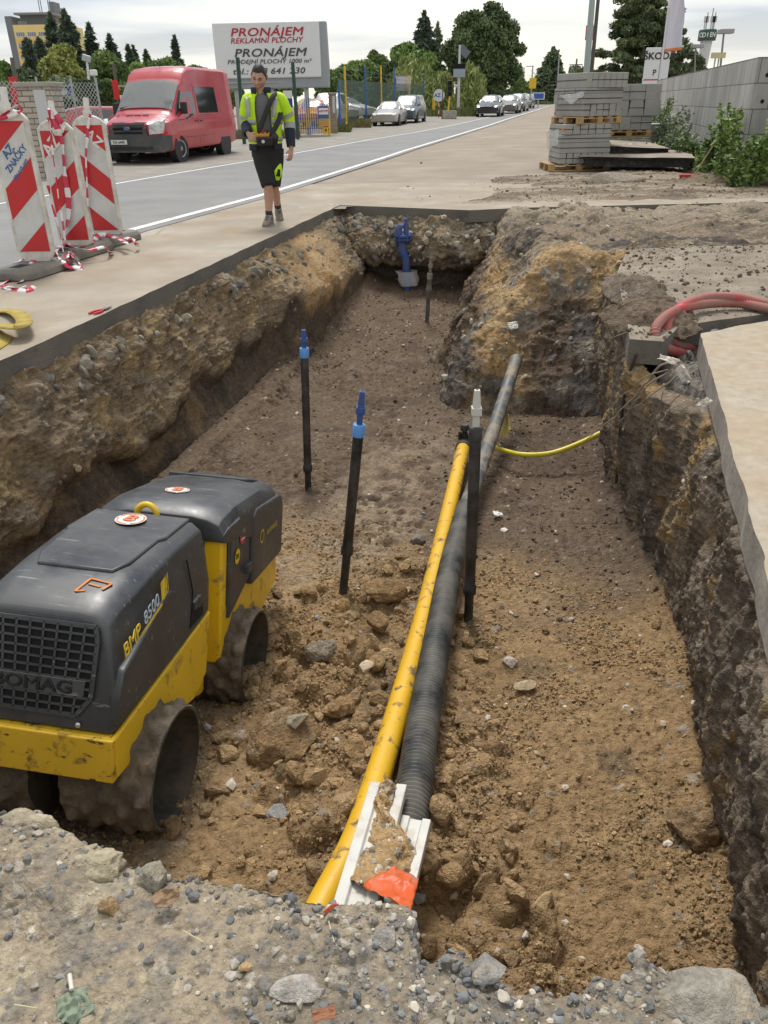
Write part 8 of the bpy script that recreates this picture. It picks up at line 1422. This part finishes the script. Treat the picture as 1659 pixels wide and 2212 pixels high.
for i, (px, yt, wd, Y, pal, lb) in enumerate(((310, 134, 80, 84, GRN2, 'light green tree behind the roof of the red van'), (372, 118, 92, 88, GRN, 'green tree left of the billboard'), (436, 128, 86, 86, GRN, 'dark green tree right at the left edge of the billboard'), (742, 150, 74, 92, DGR, 'dark tree just right of the billboard'), (790, 118, 96, 108, GRN, 'green tree behind the blue fence post'), (842, 128, 80, 98, DGR, 'dark dense tree behind the two parked cars'), (856, 92, 92, 118, GRN2, 'taller light green tree above the parked cars'), (905, 98, 100, 120, GRN2, 'yellow-green tree beneath the far spruce'), (1060, 185, 130, 112, DGR, 'dark undergrowth beneath the big poplar'), (1122, 152, 62, 185, GRN, 'distant green tree right of the big poplar'), (1160, 158, 50, 190, GGR, 'distant pale tree at the crest of the road'), (1240, 146, 100, 190, GGR, 'distant greyish tree behind the utility pole'), (1455, 128, 80, 74, DGR, 'dark tree behind the white pylon sign, above the block wall'), (1492, 122, 50, 70, DGR, 'dark shrubby tree left of the round tower, above the wall'), (712, 140, 70, 88, GRN, 'green tree filling the gap right behind the billboard'), (600, 150, 120, 80, GRN, 'broad tree hidden mostly by the billboard, seen under it'), (1330, 172, 130, 66, DGR, 'dark undergrowth behind the block stacks, below the big pine'), (1425, 182, 90, 62, DGR, 'dark undergrowth behind the pylon sign'), (490, 140, 80, 82, GRN, 'green tree between the red van and the billboard legs'), (1290, 190, 90, 120, GGR, 'distant pale shrubs left of the block stacks'), (765, 126, 90, 112, GRN2, 'light green tree behind the first yellow fence post'), (815, 104, 84, 122, GRN, 'tall green tree between the two fence posts'), (880, 76, 90, 128, GRN2, 'tallest light green tree left of the far spruce'), (350, 126, 90, 96, GRN, 'green tree above the rear roof of the red van'), (275, 138, 70, 90, DGR, 'dark green tree right above the front roof of the red van'), (1306, 160, 44, 60, [(.16, .08, .04), (.28, .17, .08)], 'reddish-leaved shrub above the block stacks'))): broad('leafy_tree' if yt < 170 else 'shrub', px, Y, yt, wd, lb, pal, n=13000, size=.34 + .0012 * Y, seed=200 + i, base=.0 if yt > 170 else .05)
conifer('spruce', 915, 122, 28, 76, 'far dark spruce rising above the yellow-green trees', SPR, seed=21, n=8000, size=.45, droop=.35, whorl=15); conifer('larch', 943, 125, 52, 42, 'thin grey-green larch right of the far spruce', GGR, seed=22, n=3000, size=.42, whorl=15); conifer('spruce', 1187, 170, 107, 56, 'dark conifer beyond the crest of the road', SPR2, seed=23, n=8000, size=.6, power=.6)
broad('willow', 893, 88, 120, 118, 'pale green weeping willow behind the round sign', WIL, n=20000, size=.30, seed=31, lobes=40, hang=2.2, base=.0, clump=1.2); broad('willow', 1016, 86, 128, 66, 'pale green weeping willow right of the white pole', WIL, n=16000, size=.28, seed=32, lobes=30, hang=2.2, base=.0, clump=1.2); broad('willow', 958, 90, 150, 60, 'low pale willow between the two bigger ones, behind the traffic light', WIL, n=9000, size=.28, seed=33, hang=1.6, base=.0)
broad('poplar', 1042, 118, -8, 196, 'huge dark green poplar towering over the cars', [(.052, .085, .038), (.16, .205, .088)], n=48000, size=.34, seed=41, lobes=120, base=.04, shape=.8, clump=1.8, dens=.15, lr=(.09, .22))
broad('hedge', 780, 84, 205, 170, 'green undergrowth behind the netting fence', GRN, n=13000, size=.28, seed=43, lobes=30, trunk=False, base=0, cat='shrub')
# big pine at the right: layered open crown
def pine(px, Y, ytop, wpx, label, seed):
    root, H_, W, g = tree_root('pine', px, Y, ytop, wpx, label); r = np.random.default_rng(seed); R = W / 2; m = MB(); m.tube([(0, 0, -.2), (.02 * R, 0, H_ * .4), (-.02 * R, 0, H_ * .75), (0, 0, H_ * .97)], [.20, .17, .10, .03], 9); Cs = []
    for k in range(44):
        z = H_ * (.22 + .76 * (k + r.uniform(0, 1)) / 44); L = R * (1.08 - .75 * max(0, (z / H_ - .35) / .65) ** 1.4) * r.uniform(.55, 1.05) * (.75 if z < .3 * H_ else 1); a = k * 2.4 + r.uniform(-.4, .4); e = Vector((math.cos(a) * L, math.sin(a) * L, z + L * r.uniform(.02, .22))); m.tube([(0, 0, z), (e.x * .5, e.y * .5, z + (e.z - z) * .35), tuple(e)], [.055, .035, .012], 5)
        for q in range(6): t = r.uniform(.4, 1.05); c = np.array([e.x * t, e.y * t, z + (e.z - z) * t]) + r.normal(size=3) * np.array([.14, .14, .06]) * R * .8; Cs.append((c, R * r.uniform(.09, .17)))
    m.build('trunk', BARK, root, smooth=60); n = 55000; idx = r.choice(len(Cs), n); c = np.array([x[0] for x in Cs])[idx]; s = np.array([x[1] for x in Cs])[idx][:, None]; C = c + unit(r.normal(size=(n, 3))) * s * r.uniform(.2, 1, (n, 1)) * np.array([1, 1, .5]); leaves_obj('crown', C, .13, r, [(.064, .092, .048), (.18, .22, .10)], .9, root, elong=2.4, m_=LEAFF)
pine(1374, 62, -14, 196, 'big open-crowned pine behind the poles and the pylon sign', 51)
# weeds along the wall
def weed(c, H_, W, label, seed, pal=GRN2, ns=9, nl=420, size=.10, flowers=0, name='weed'):
    r = np.random.default_rng(seed); root = empty(name, c, label=label, cat='weed', group='tall weeds growing along the block wall'); m = MB(); C = []; D = []
    for k in range(ns):
        a = r.uniform(0, 2 * PI); q = r.uniform(.1, .5) * W; h = H_ * r.uniform(.55, 1.0); p = [(0, 0, 0), (math.cos(a) * q * .3, math.sin(a) * q * .3, h * .5), (math.cos(a) * q, math.sin(a) * q, h)]; p = [Vector(x) + Vector((r.uniform(-.2, .2) * W * .5, r.uniform(-.15, .15) * W * .5, 0)) * .6 for x in p]; m.tube(cm(p, 3), .006, 5)
        for j in range(nl // ns): t = r.uniform(.1, 1) ** .8; i = min(1, int(t * 2)); b = p[i].lerp(p[i + 1], t * 2 - i); s = W * .16 * (1.15 - t); v = r.normal(size=3) * s; C.append(np.array(b) + v); D.append(np.array([v[0], v[1], .2 * s]))
    m.build('stem', mat('stem', (.10, .12, .05), rough=.8), root, smooth=60); C = np.array(C); C[:, 2] = np.maximum(C[:, 2], .02); leaves_obj('foliage', C, size, r, pal, .25, root, dirn=unit(np.array(D)), elong=2.2)
    if flowers:
        m = MB()
        for k in range(flowers): q = C[r.integers(len(C))]; m.add([Vector(q) + Vector(v) * .02 + Vector((0, -.02, .06)) for v in ICO[1][0]], [tuple(f) for f in ICO[1][1]])
        m.build('flower_heads', mat('flower', (.40, .34, .30), rough=.9), root)
LW = 'leafy green weed growing at the foot of the grey block wall'
r_w = np.random.default_rng(77)
def wallp(Y, o): t = (Y - wa.y) / (wb.y - wa.y); return wa.x + (wb.x - wa.x) * t - o
for i, (Y, o, H_, W, pal, fl) in enumerate(((14.6, -.2, 1.1, .7, GRN2, 6), (14.5, .15, .8, .6, GRN, 4), (14.3, -.7, 1.5, .9, GRN, 10), (15.3, .25, 1.35, .6, GRN2, 12), (16.0, .30, 1.0, .7, GRN, 6), (17.2, .3, .6, .6, GRN2, 4), (18.6, .4, .7, .8, GRN, 3), (19.6, 1.3, .4, 1.2, GRN2, 0), (20.2, .5, .85, 1.1, GGR, 8), (21.6, .6, 1.1, 1.2, GGR, 14), (23.2, .6, 1.25, 1.3, GGR, 14), (25, .7, 1.4, 1.4, GRN, 8), (14.0, -1.4, 1.7, 1.0, GRN2, 8), (20.4, 1.6, .4, 1.2, GRN2, 0))):
    weed((wallp(Y, o), Y, 0), H_, W, LW, 300 + i, pal, ns=10 + i % 5, nl=1100, size=.040 if pal is GGR else .045, flowers=fl)
GRS = [(.07, .10, .03), (.20, .22, .08)]
def grass(name, px0, px1, py, n, h, seed, label, pal=GRS, depth=2.):
    r = np.random.default_rng(seed); a, b = atp(px0, py), atp(px1, py); t = r.uniform(0, 1, n); B = a + (b - a) * t[:, None]; B[:, 1] += r.uniform(0, depth, n); B[:, 2] = prof(B[:, 1]); hh = h * r.uniform(.4, 1.2, n); A = np.stack([r.normal(size=n) * .25 * hh, r.normal(size=n) * .25 * hh, hh], -1); W = np.stack([np.ones(n), np.zeros(n), np.zeros(n)], -1) * (.012 * B[:, 1:2] ** .6 * .35); V = np.stack([B - W, B + W, B + A], 1).reshape(-1, 3); pal = np.array(pal); q = r.uniform(0, 1, n)[:, None]; col = np.repeat(pal[0] * (1 - q) + pal[1] * q, 3, 0); o = link(name, mesh_np(name, V, np.arange(len(V)).reshape(-1, 3), col, False), LEAF); o['kind'] = 'stuff'; tag(o, label, 'grass')
grass('grass', 712, 800, 276, 5000, .40, 61, 'dry grass verge in front of the netting fence', [(.14, .12, .05), (.30, .25, .13)]); grass('grass', 716, 756, 286, 2200, .30, 62, 'green tuft of grass beside the striped gate'); grass('grass', 925, 1030, 252, 6000, .45, 63, 'green grass verge under the willows', GRS, 8.); grass('grass', 1140, 1190, 226, 1500, .5, 64, 'grass around the blue direction sign', GRS, 10.); grass('grass', 470, 640, 300, 3500, .3, 65, 'thin dry grass at the kerb behind the man', [(.14, .12, .06), (.26, .22, .12)])
# ================================================================== BUILDINGS, MASTS, SIGNS
bY = 205.; bl_ = lambda x, y: Vector(at(x, y, Y=bY)); a, b = bl_(27, 54), bl_(140, 54); g = prof(bY); bd = empty('office_building', (a.x, bY, g), label='yellow office block with a grey tower and rows of windows, far left', cat='building'); W = b.x - a.x; Ht = a.z - g; s_ = W / 113.
YW = mat('render_yellow', (.74, .58, .24), rough=.85, var=.04, vscale=.2); YW2 = mat('render_orange', (.74, .46, .17), rough=.85); GRW = mat('cladding_grey', (.17, .18, .20), rough=.7); BWIN = mat('window_glass', (.16, .19, .22), rough=.15, spec=.8); WFR = mat('window_frame_white', (.60, .60, .58), rough=.6)
m = MB(); m.box((W / 2, 6, Ht / 2), (W, 12, Ht)); wl_ = m.build('wall', YW, bd); fh = bl_(27, 66.5).z - bl_(27, 91.5).z
for k in range(1, 5): z = bl_(30, 83 + 25 * (k - 1)).z - g - fh * .25; m = MB(); m.box((W / 2, -.03, z), (W, .06, fh * .34)); m.build('stripe', YW2, bd)
for r_ in range(4):
    for c in range(5):
        z = bl_(40, 75 + 24.8 * r_).z - g; x = W * (.12 + .215 * c); m = MB(); m.box((x, -.06, z), (W * .165, .1, fh * .42)); f = m.build('window', WFR, bd)
        for q in range(4): m = MB(); m.box((x - W * .06 + q * W * .04, -.12, z + .05), (W * .032, .04, fh * .34)); m.build('pane', BWIN, f)
tw = bl_(10, 40); m = MB(); xl_ = tw.x - a.x; Htw = bl_(10, 35).z - g; m.box((xl_ / 2, 5, Htw / 2), (-xl_, 10, Htw)); m.build('tower', GRW, bd); t2 = bl_(54, 32); m = MB(); zt = t2.z - g; m.box((W * .43, 5, (Ht + zt) / 2), (W * .62, 7, zt - Ht)); pe = m.build('penthouse', GRW, bd); m = MB(); m.box((W * .44, 4, zt + .2), (W * .72, 9, .4)); m.build('roof_slab', mat('roof_grey', (.22, .23, .25), rough=.7), bd)
m = MB(); m.box((W * .16, 1.4, (Ht + bl_(40, 44).z - g) / 2), (W * .18, .2, bl_(40, 44).z - g - Ht)); m.build('tower_window', BWIN, pe); m = MB(); m.box((W * .72, 5, zt + 1.2), (W * .09, 4, 3.0)); m.build('chimney', GRW, bd)
for x in (.42, .46, .60, .64): m = MB(); m.cyl((W * x, 5, zt), (W * x, 5, zt + (5.5 if x < .5 else 4.5)), .09, n=6); m.build('aerial', GRW, bd)
def mast(name, pb, pt, Y, r0, r1, mt_, label, cat='pole'):
    g = ground_at(pb, Y); t = Vector(at(*pt, Y=Y)); return tag(MB().tube([g, g.lerp(t, .5), t], [r0, (r0 + r1) / 2, r1], 14).build(name, mt_, smooth=60), label, cat)
mast('street_mast', 1263, (1281, -20), 27, .105, .085, mat('mast_teal', (.30, .37, .36), rough=.5), 'thick pale teal mast behind the block stacks', 'mast'); mast('street_mast', 1272, (1294, -20), 29, .07, .055, mat('mast_brown', (.075, .068, .06), rough=.7), 'slimmer dark brown pole right beside the teal mast', 'mast')
Y = 62; r_, g = post_thing('restaurant_sign', 1262, 225, Y, 'red roadside sign with white letters and an upward arrow, behind the teal mast', 'sign'); z0, z1 = hpx(87, Y, 1261), hpx(55, Y, 1261); wd = 19.5 / FPX * Y * .885; m = MB(); m.box((-.05, -.06, (z0 + z1) / 2), (wd, .1, z1 - z0)); q = m.build('panel', mat('sign_red2', (.48, .02, .035), rough=.5), r_, bevel=.02); hh = z1 - z0
text('lettering', 'KFC', hh * .27, PLATE, frame_m((-.05, -.115, z1 - hh * .14), (1, 0, 0), (0, 0, 1)), q, bold=.012, shear=.2, sx=1.05); text('lettering', '200 m', hh * .22, PLATE, frame_m((-.05, -.115, z0 + hh * .12), (1, 0, 0), (0, 0, 1)), q, bold=.008, sx=.85); m = MB(); zc = (z0 + z1) / 2; m.add([(-.05 + x * hh, -.115, zc + z * hh) for x, z in ((-.08, -.2), (.08, -.2), (.08, .02), (.18, .02), (0, .22), (-.18, .02), (-.08, .02))], [tuple(range(7))]); m.build('arrow', PLATE, q); m = MB(); m.cyl((0, 0, 0), (.05, 0, z1 + .1), .09, n=8); m.build('pole', GPOST, r_, smooth=60)
Y = 42; a, b = Vector(at(1397, 103, Y=Y)), Vector(at(1450, 104, Y=Y)); zlo = gz_(1420, 178, Y); g = prof(Y); r_ = empty('pylon_sign', (a.x, Y, g), label='white pylon sign with black lettering and red lines, left of the block wall', cat='sign'); W = b.x - a.x; zt, zl = a.z - g, zlo - g - .35
for x0, x1, nm in ((0, .60, 'left_panel'), (.66, 1.0, 'right_panel')): m = MB(); m.box((W * (x0 + x1) / 2, 0, (zt + zl) / 2), (W * (x1 - x0), .14, zt - zl)); p_ = m.build(nm, mat('pylon_white', (.62, .64, .67), rough=.4), r_, bevel=.03); m = MB(); m.box((W * (x0 + x1) / 2, -.08, zl + (zt - zl) * .26), (W * (x1 - x0) * .98, .02, .05)); m.build('red_line', mat('line_red', (.50, .03, .04), rough=.5), p_)
m = MB(); m.box((W * .63, .04, zt / 2), (W * .06, .1, zt)); m.build('upright', GPOST, r_); text('lettering', 'ŠKODA', .40, BLKT, frame_m((W * .56, -.085, zt - .36), (1, 0, 0), (0, 0, 1)), r_, bold=.010, sx=1.12); text('lettering', 'P', .34, BLKT, frame_m((W * .42, -.085, zl + (zt - zl) * .42), (1, 0, 0), (0, 0, 1)), r_, bold=.006)
Y = 34; fb_ = Vector((at(1421, 212, Y=Y)[0], Y, prof(Y))); ft_ = Vector(at(1449, -25, Y=Y)); fl = empty('flag', fb_, label='tall white flag with an orange hem on a white pole', cat='flag'); m = MB(); m.tube([(0, 0, 0), tuple(ft_ - fb_)], [.05, .03], 10); m.build('pole', mat('pole_white2', (.60, .60, .62), rough=.4), fl, smooth=60)
nu, nv = 14, 40; G = []
tp, bt_ = ft_ - fb_, Vector(at(1432, 113, Y=Y)) - fb_
for v in np.linspace(0, 1, nv):
    e = tp.lerp(bt_, v); wd = (.62 + .05 * math.sin(v * 7)) * (.55 + .45 * min(1, v * 1.4 + .25))
    for u in np.linspace(0, 1, nu): G.append((e.x + .04 + u * wd, e.y + .10 * math.sin(u * 9 + v * 3) * u, e.z - .06 * u * math.sin(v * 5)))
Fq = [tuple(int(i) for i in q) for q in grid_faces(nv, nu)]; m = MB(); m.add(G, Fq); m.m = [1 if i >= (nv - 3) * (nu - 1) else 0 for i in range(len(Fq))]; o = m.build('cloth', [mat('flag_white', (.58, .57, .66), rough=.7), mat('flag_orange', (.62, .20, .06), rough=.7)], fl, smooth=180); q = o.modifiers.new('t', 'SOLIDIFY'); q.thickness = .004
Y = 125; a, b = Vector(at(1511, 66, Y=Y)), Vector(at(1548, 66, Y=Y)); g = prof(Y); zc_lo = gz_(1530, 88, Y); r_ = empty('advertising_tower', ((a.x + b.x) / 2, Y, g), label='white tower carrying a dark green drum with white letters, above the block wall', cat='tower'); R = (b.x - a.x) / 2; zt, zl = a.z - g, zc_lo - g
m = MB(); m.lathe([(R, zl), (R, zt), (R * .9, zt + .1)], 36); dr_ = m.build('drum', mat('drum_green', (.025, .07, .055), rough=.6), r_, smooth=60)
for ch, an in zip('ODIEN O', np.linspace(-62, 68, 7)):
    if ch == ' ': continue
    t = R_(an); text('letter', ch, (zt - zl) * .62, PLATE, frame_m((R * 1.02 * math.sin(t), -R * 1.02 * math.cos(t), (zt + zl) / 2), (math.cos(t), math.sin(t), 0), (0, 0, 1)), dr_, bold=.03, sx=.95)
m = MB(); m.lathe([(R * .42, 0), (R * .55, zl * .6), (R * .72, zl)], 8); m.build('column', mat('tower_white', (.52, .54, .56), rough=.6), r_, smooth=30)
for k, x in enumerate((-.5, -.3, .25, .45, .6)): m = MB(); m.cyl((x * R, 0, zt), (x * R, 0, zt + 1.6 + .5 * (k % 3)), .08, n=6); m.box((x * R, -.1, zt + 1.3), (.4, .2, .7)); m.build('aerial', mat('aerial_grey', (.45, .46, .47), rough=.6), r_)
for pb, pt, Y, lb in ((1551, (1564, 68), 48, 'tall lamp post with a flat square head beyond the block wall'), (1500, (1503, 100), 58, 'shorter lamp post left of the round tower')):
    g = ground_at(pb, Y); t = Vector(at(*pt, Y=Y)) - g; r_ = empty('lamp_post', g, label=lb, cat='lamp post'); m = MB(); m.tube([(0, 0, 0), tuple(t)], [.08, .05], 8); m.build('pole', mat('post_grey_brown', (.22, .20, .21), rough=.6), r_, smooth=60); m = MB(); m.box((t.x + .1, t.y, t.z), (.75, .5, .22)); m.build('lamp_head', mat('lamp_grey', (.30, .30, .30), rough=.5), r_, bevel=.04)
Y = 47; a, b = Vector(at(1537, 116, Y=Y)), Vector(at(1568, 114, Y=Y)); g = prof(Y); r_ = empty('sign_frame', (a.x, Y, g), label='pale yellow sign frame on thin legs seen just over the block wall', cat='sign'); W = b.x - a.x; z = a.z - g; m = MB(); m.box((W / 2, 0, z - .08), (W, .1, .26)); m.build('panel', mat('frame_cream', (.52, .47, .26), rough=.7), r_)
for x in (.35, .6): m = MB(); m.box((W * x, .05, z / 2), (.06, .06, z - .1)); m.build('leg', GPOST, r_)
Y = 120; r_, g = post_thing('utility_pole', 1237, 225, Y, 'brown utility pole with wires beyond the crest of the road', 'utility pole'); z = hpx(127, Y, 1238); m = MB(); m.cyl((0, 0, 0), (.05, 0, z), .16, .11, n=8); m.build('pole', mat('pole_brown', (.14, .11, .09), rough=.9), r_, smooth=60); m = MB(); m.box((0, 0, z - .7), (1.8, .12, .12)); m.build('crossarm', mat('pole_brown', (0, 0, 0)), r_)
pA = Vector((g.x, Y, g.z + z - .6)); pB = Vector(at(1148, 152, Y=95)); pC = Vector(at(1310, 135, Y=75))
for k, (A_, B_, sg_) in enumerate(((pA, pB, 1.6), (pA + Vector((0, 0, -.4)), pB + Vector((0, 0, -.5)), 1.9), (pA, pC, 1.2))): MB().tube([(A_.lerp(B_, t) - Vector((0, 0, 4 * sg_ * t * (1 - t))) - g) for t in np.linspace(0, 1, 14)], .03, 4).build('wire', DRKP, r_)
mast('lamp_post', 1202, (1208, 118), 105, .10, .06, GPOST, 'thin pale lamp post beside the far conifer', 'lamp post'); mast('marker_post', 1236, (1238, 158), 100, .12, .10, PLATE, 'short white post below the utility pole', 'post')
Y = 48; a = Vector(at(1401, 192, Y=Y)); rf_ = empty('red_fence', (a.x, Y, prof(Y)), label='short piece of red wooden fence between the block stacks and the wall', cat='fence'); z = a.z - prof(Y)
for k in range(4): m = MB(); m.box((k * .13, 0, z / 2), (.09, .03, z)); m.build('paling', mat('paling_red', (.28, .06, .04), rough=.8), rf_)
m = MB(); m.box((.2, .03, z * .7), (.5, .04, .1)); m.build('rail', mat('paling_red', (0, 0, 0)), rf_)
cp = Vector(at(196, 205, Y=34.0)); ct = Vector(at(187, 126, Y=34.0)); r_ = empty('camera_mast', (cp.x, 34.0, prof(34)), label='slim white mast with a floodlight and a white camera box behind the thujas', cat='mast'); r0 = r_.location; m = MB(); m.tube([(0, 0, 0), tuple(cp - r0), tuple(ct - r0)], [.06, .06, .04], 8); m.build('pole', mat('pole_white', (0, 0, 0)), r_, smooth=60); q = ct - r0; m = MB(); m.box(tuple(q), (.30, .18, .22), Matrix.Rotation(.3, 3, 'Y')); m.build('floodlight', GPOST, r_, bevel=.02); q = Vector(at(202, 157, Y=34)) - r0; m = MB(); m.box(tuple(q), (.26, .2, .20)); m.build('camera_box', PLATE, r_, bevel=.04); m = MB(); m.cyl(tuple(q), (q.x + .05, q.y, q.z - .9), .03, n=6); m.build('bracket', GPOST, r_)
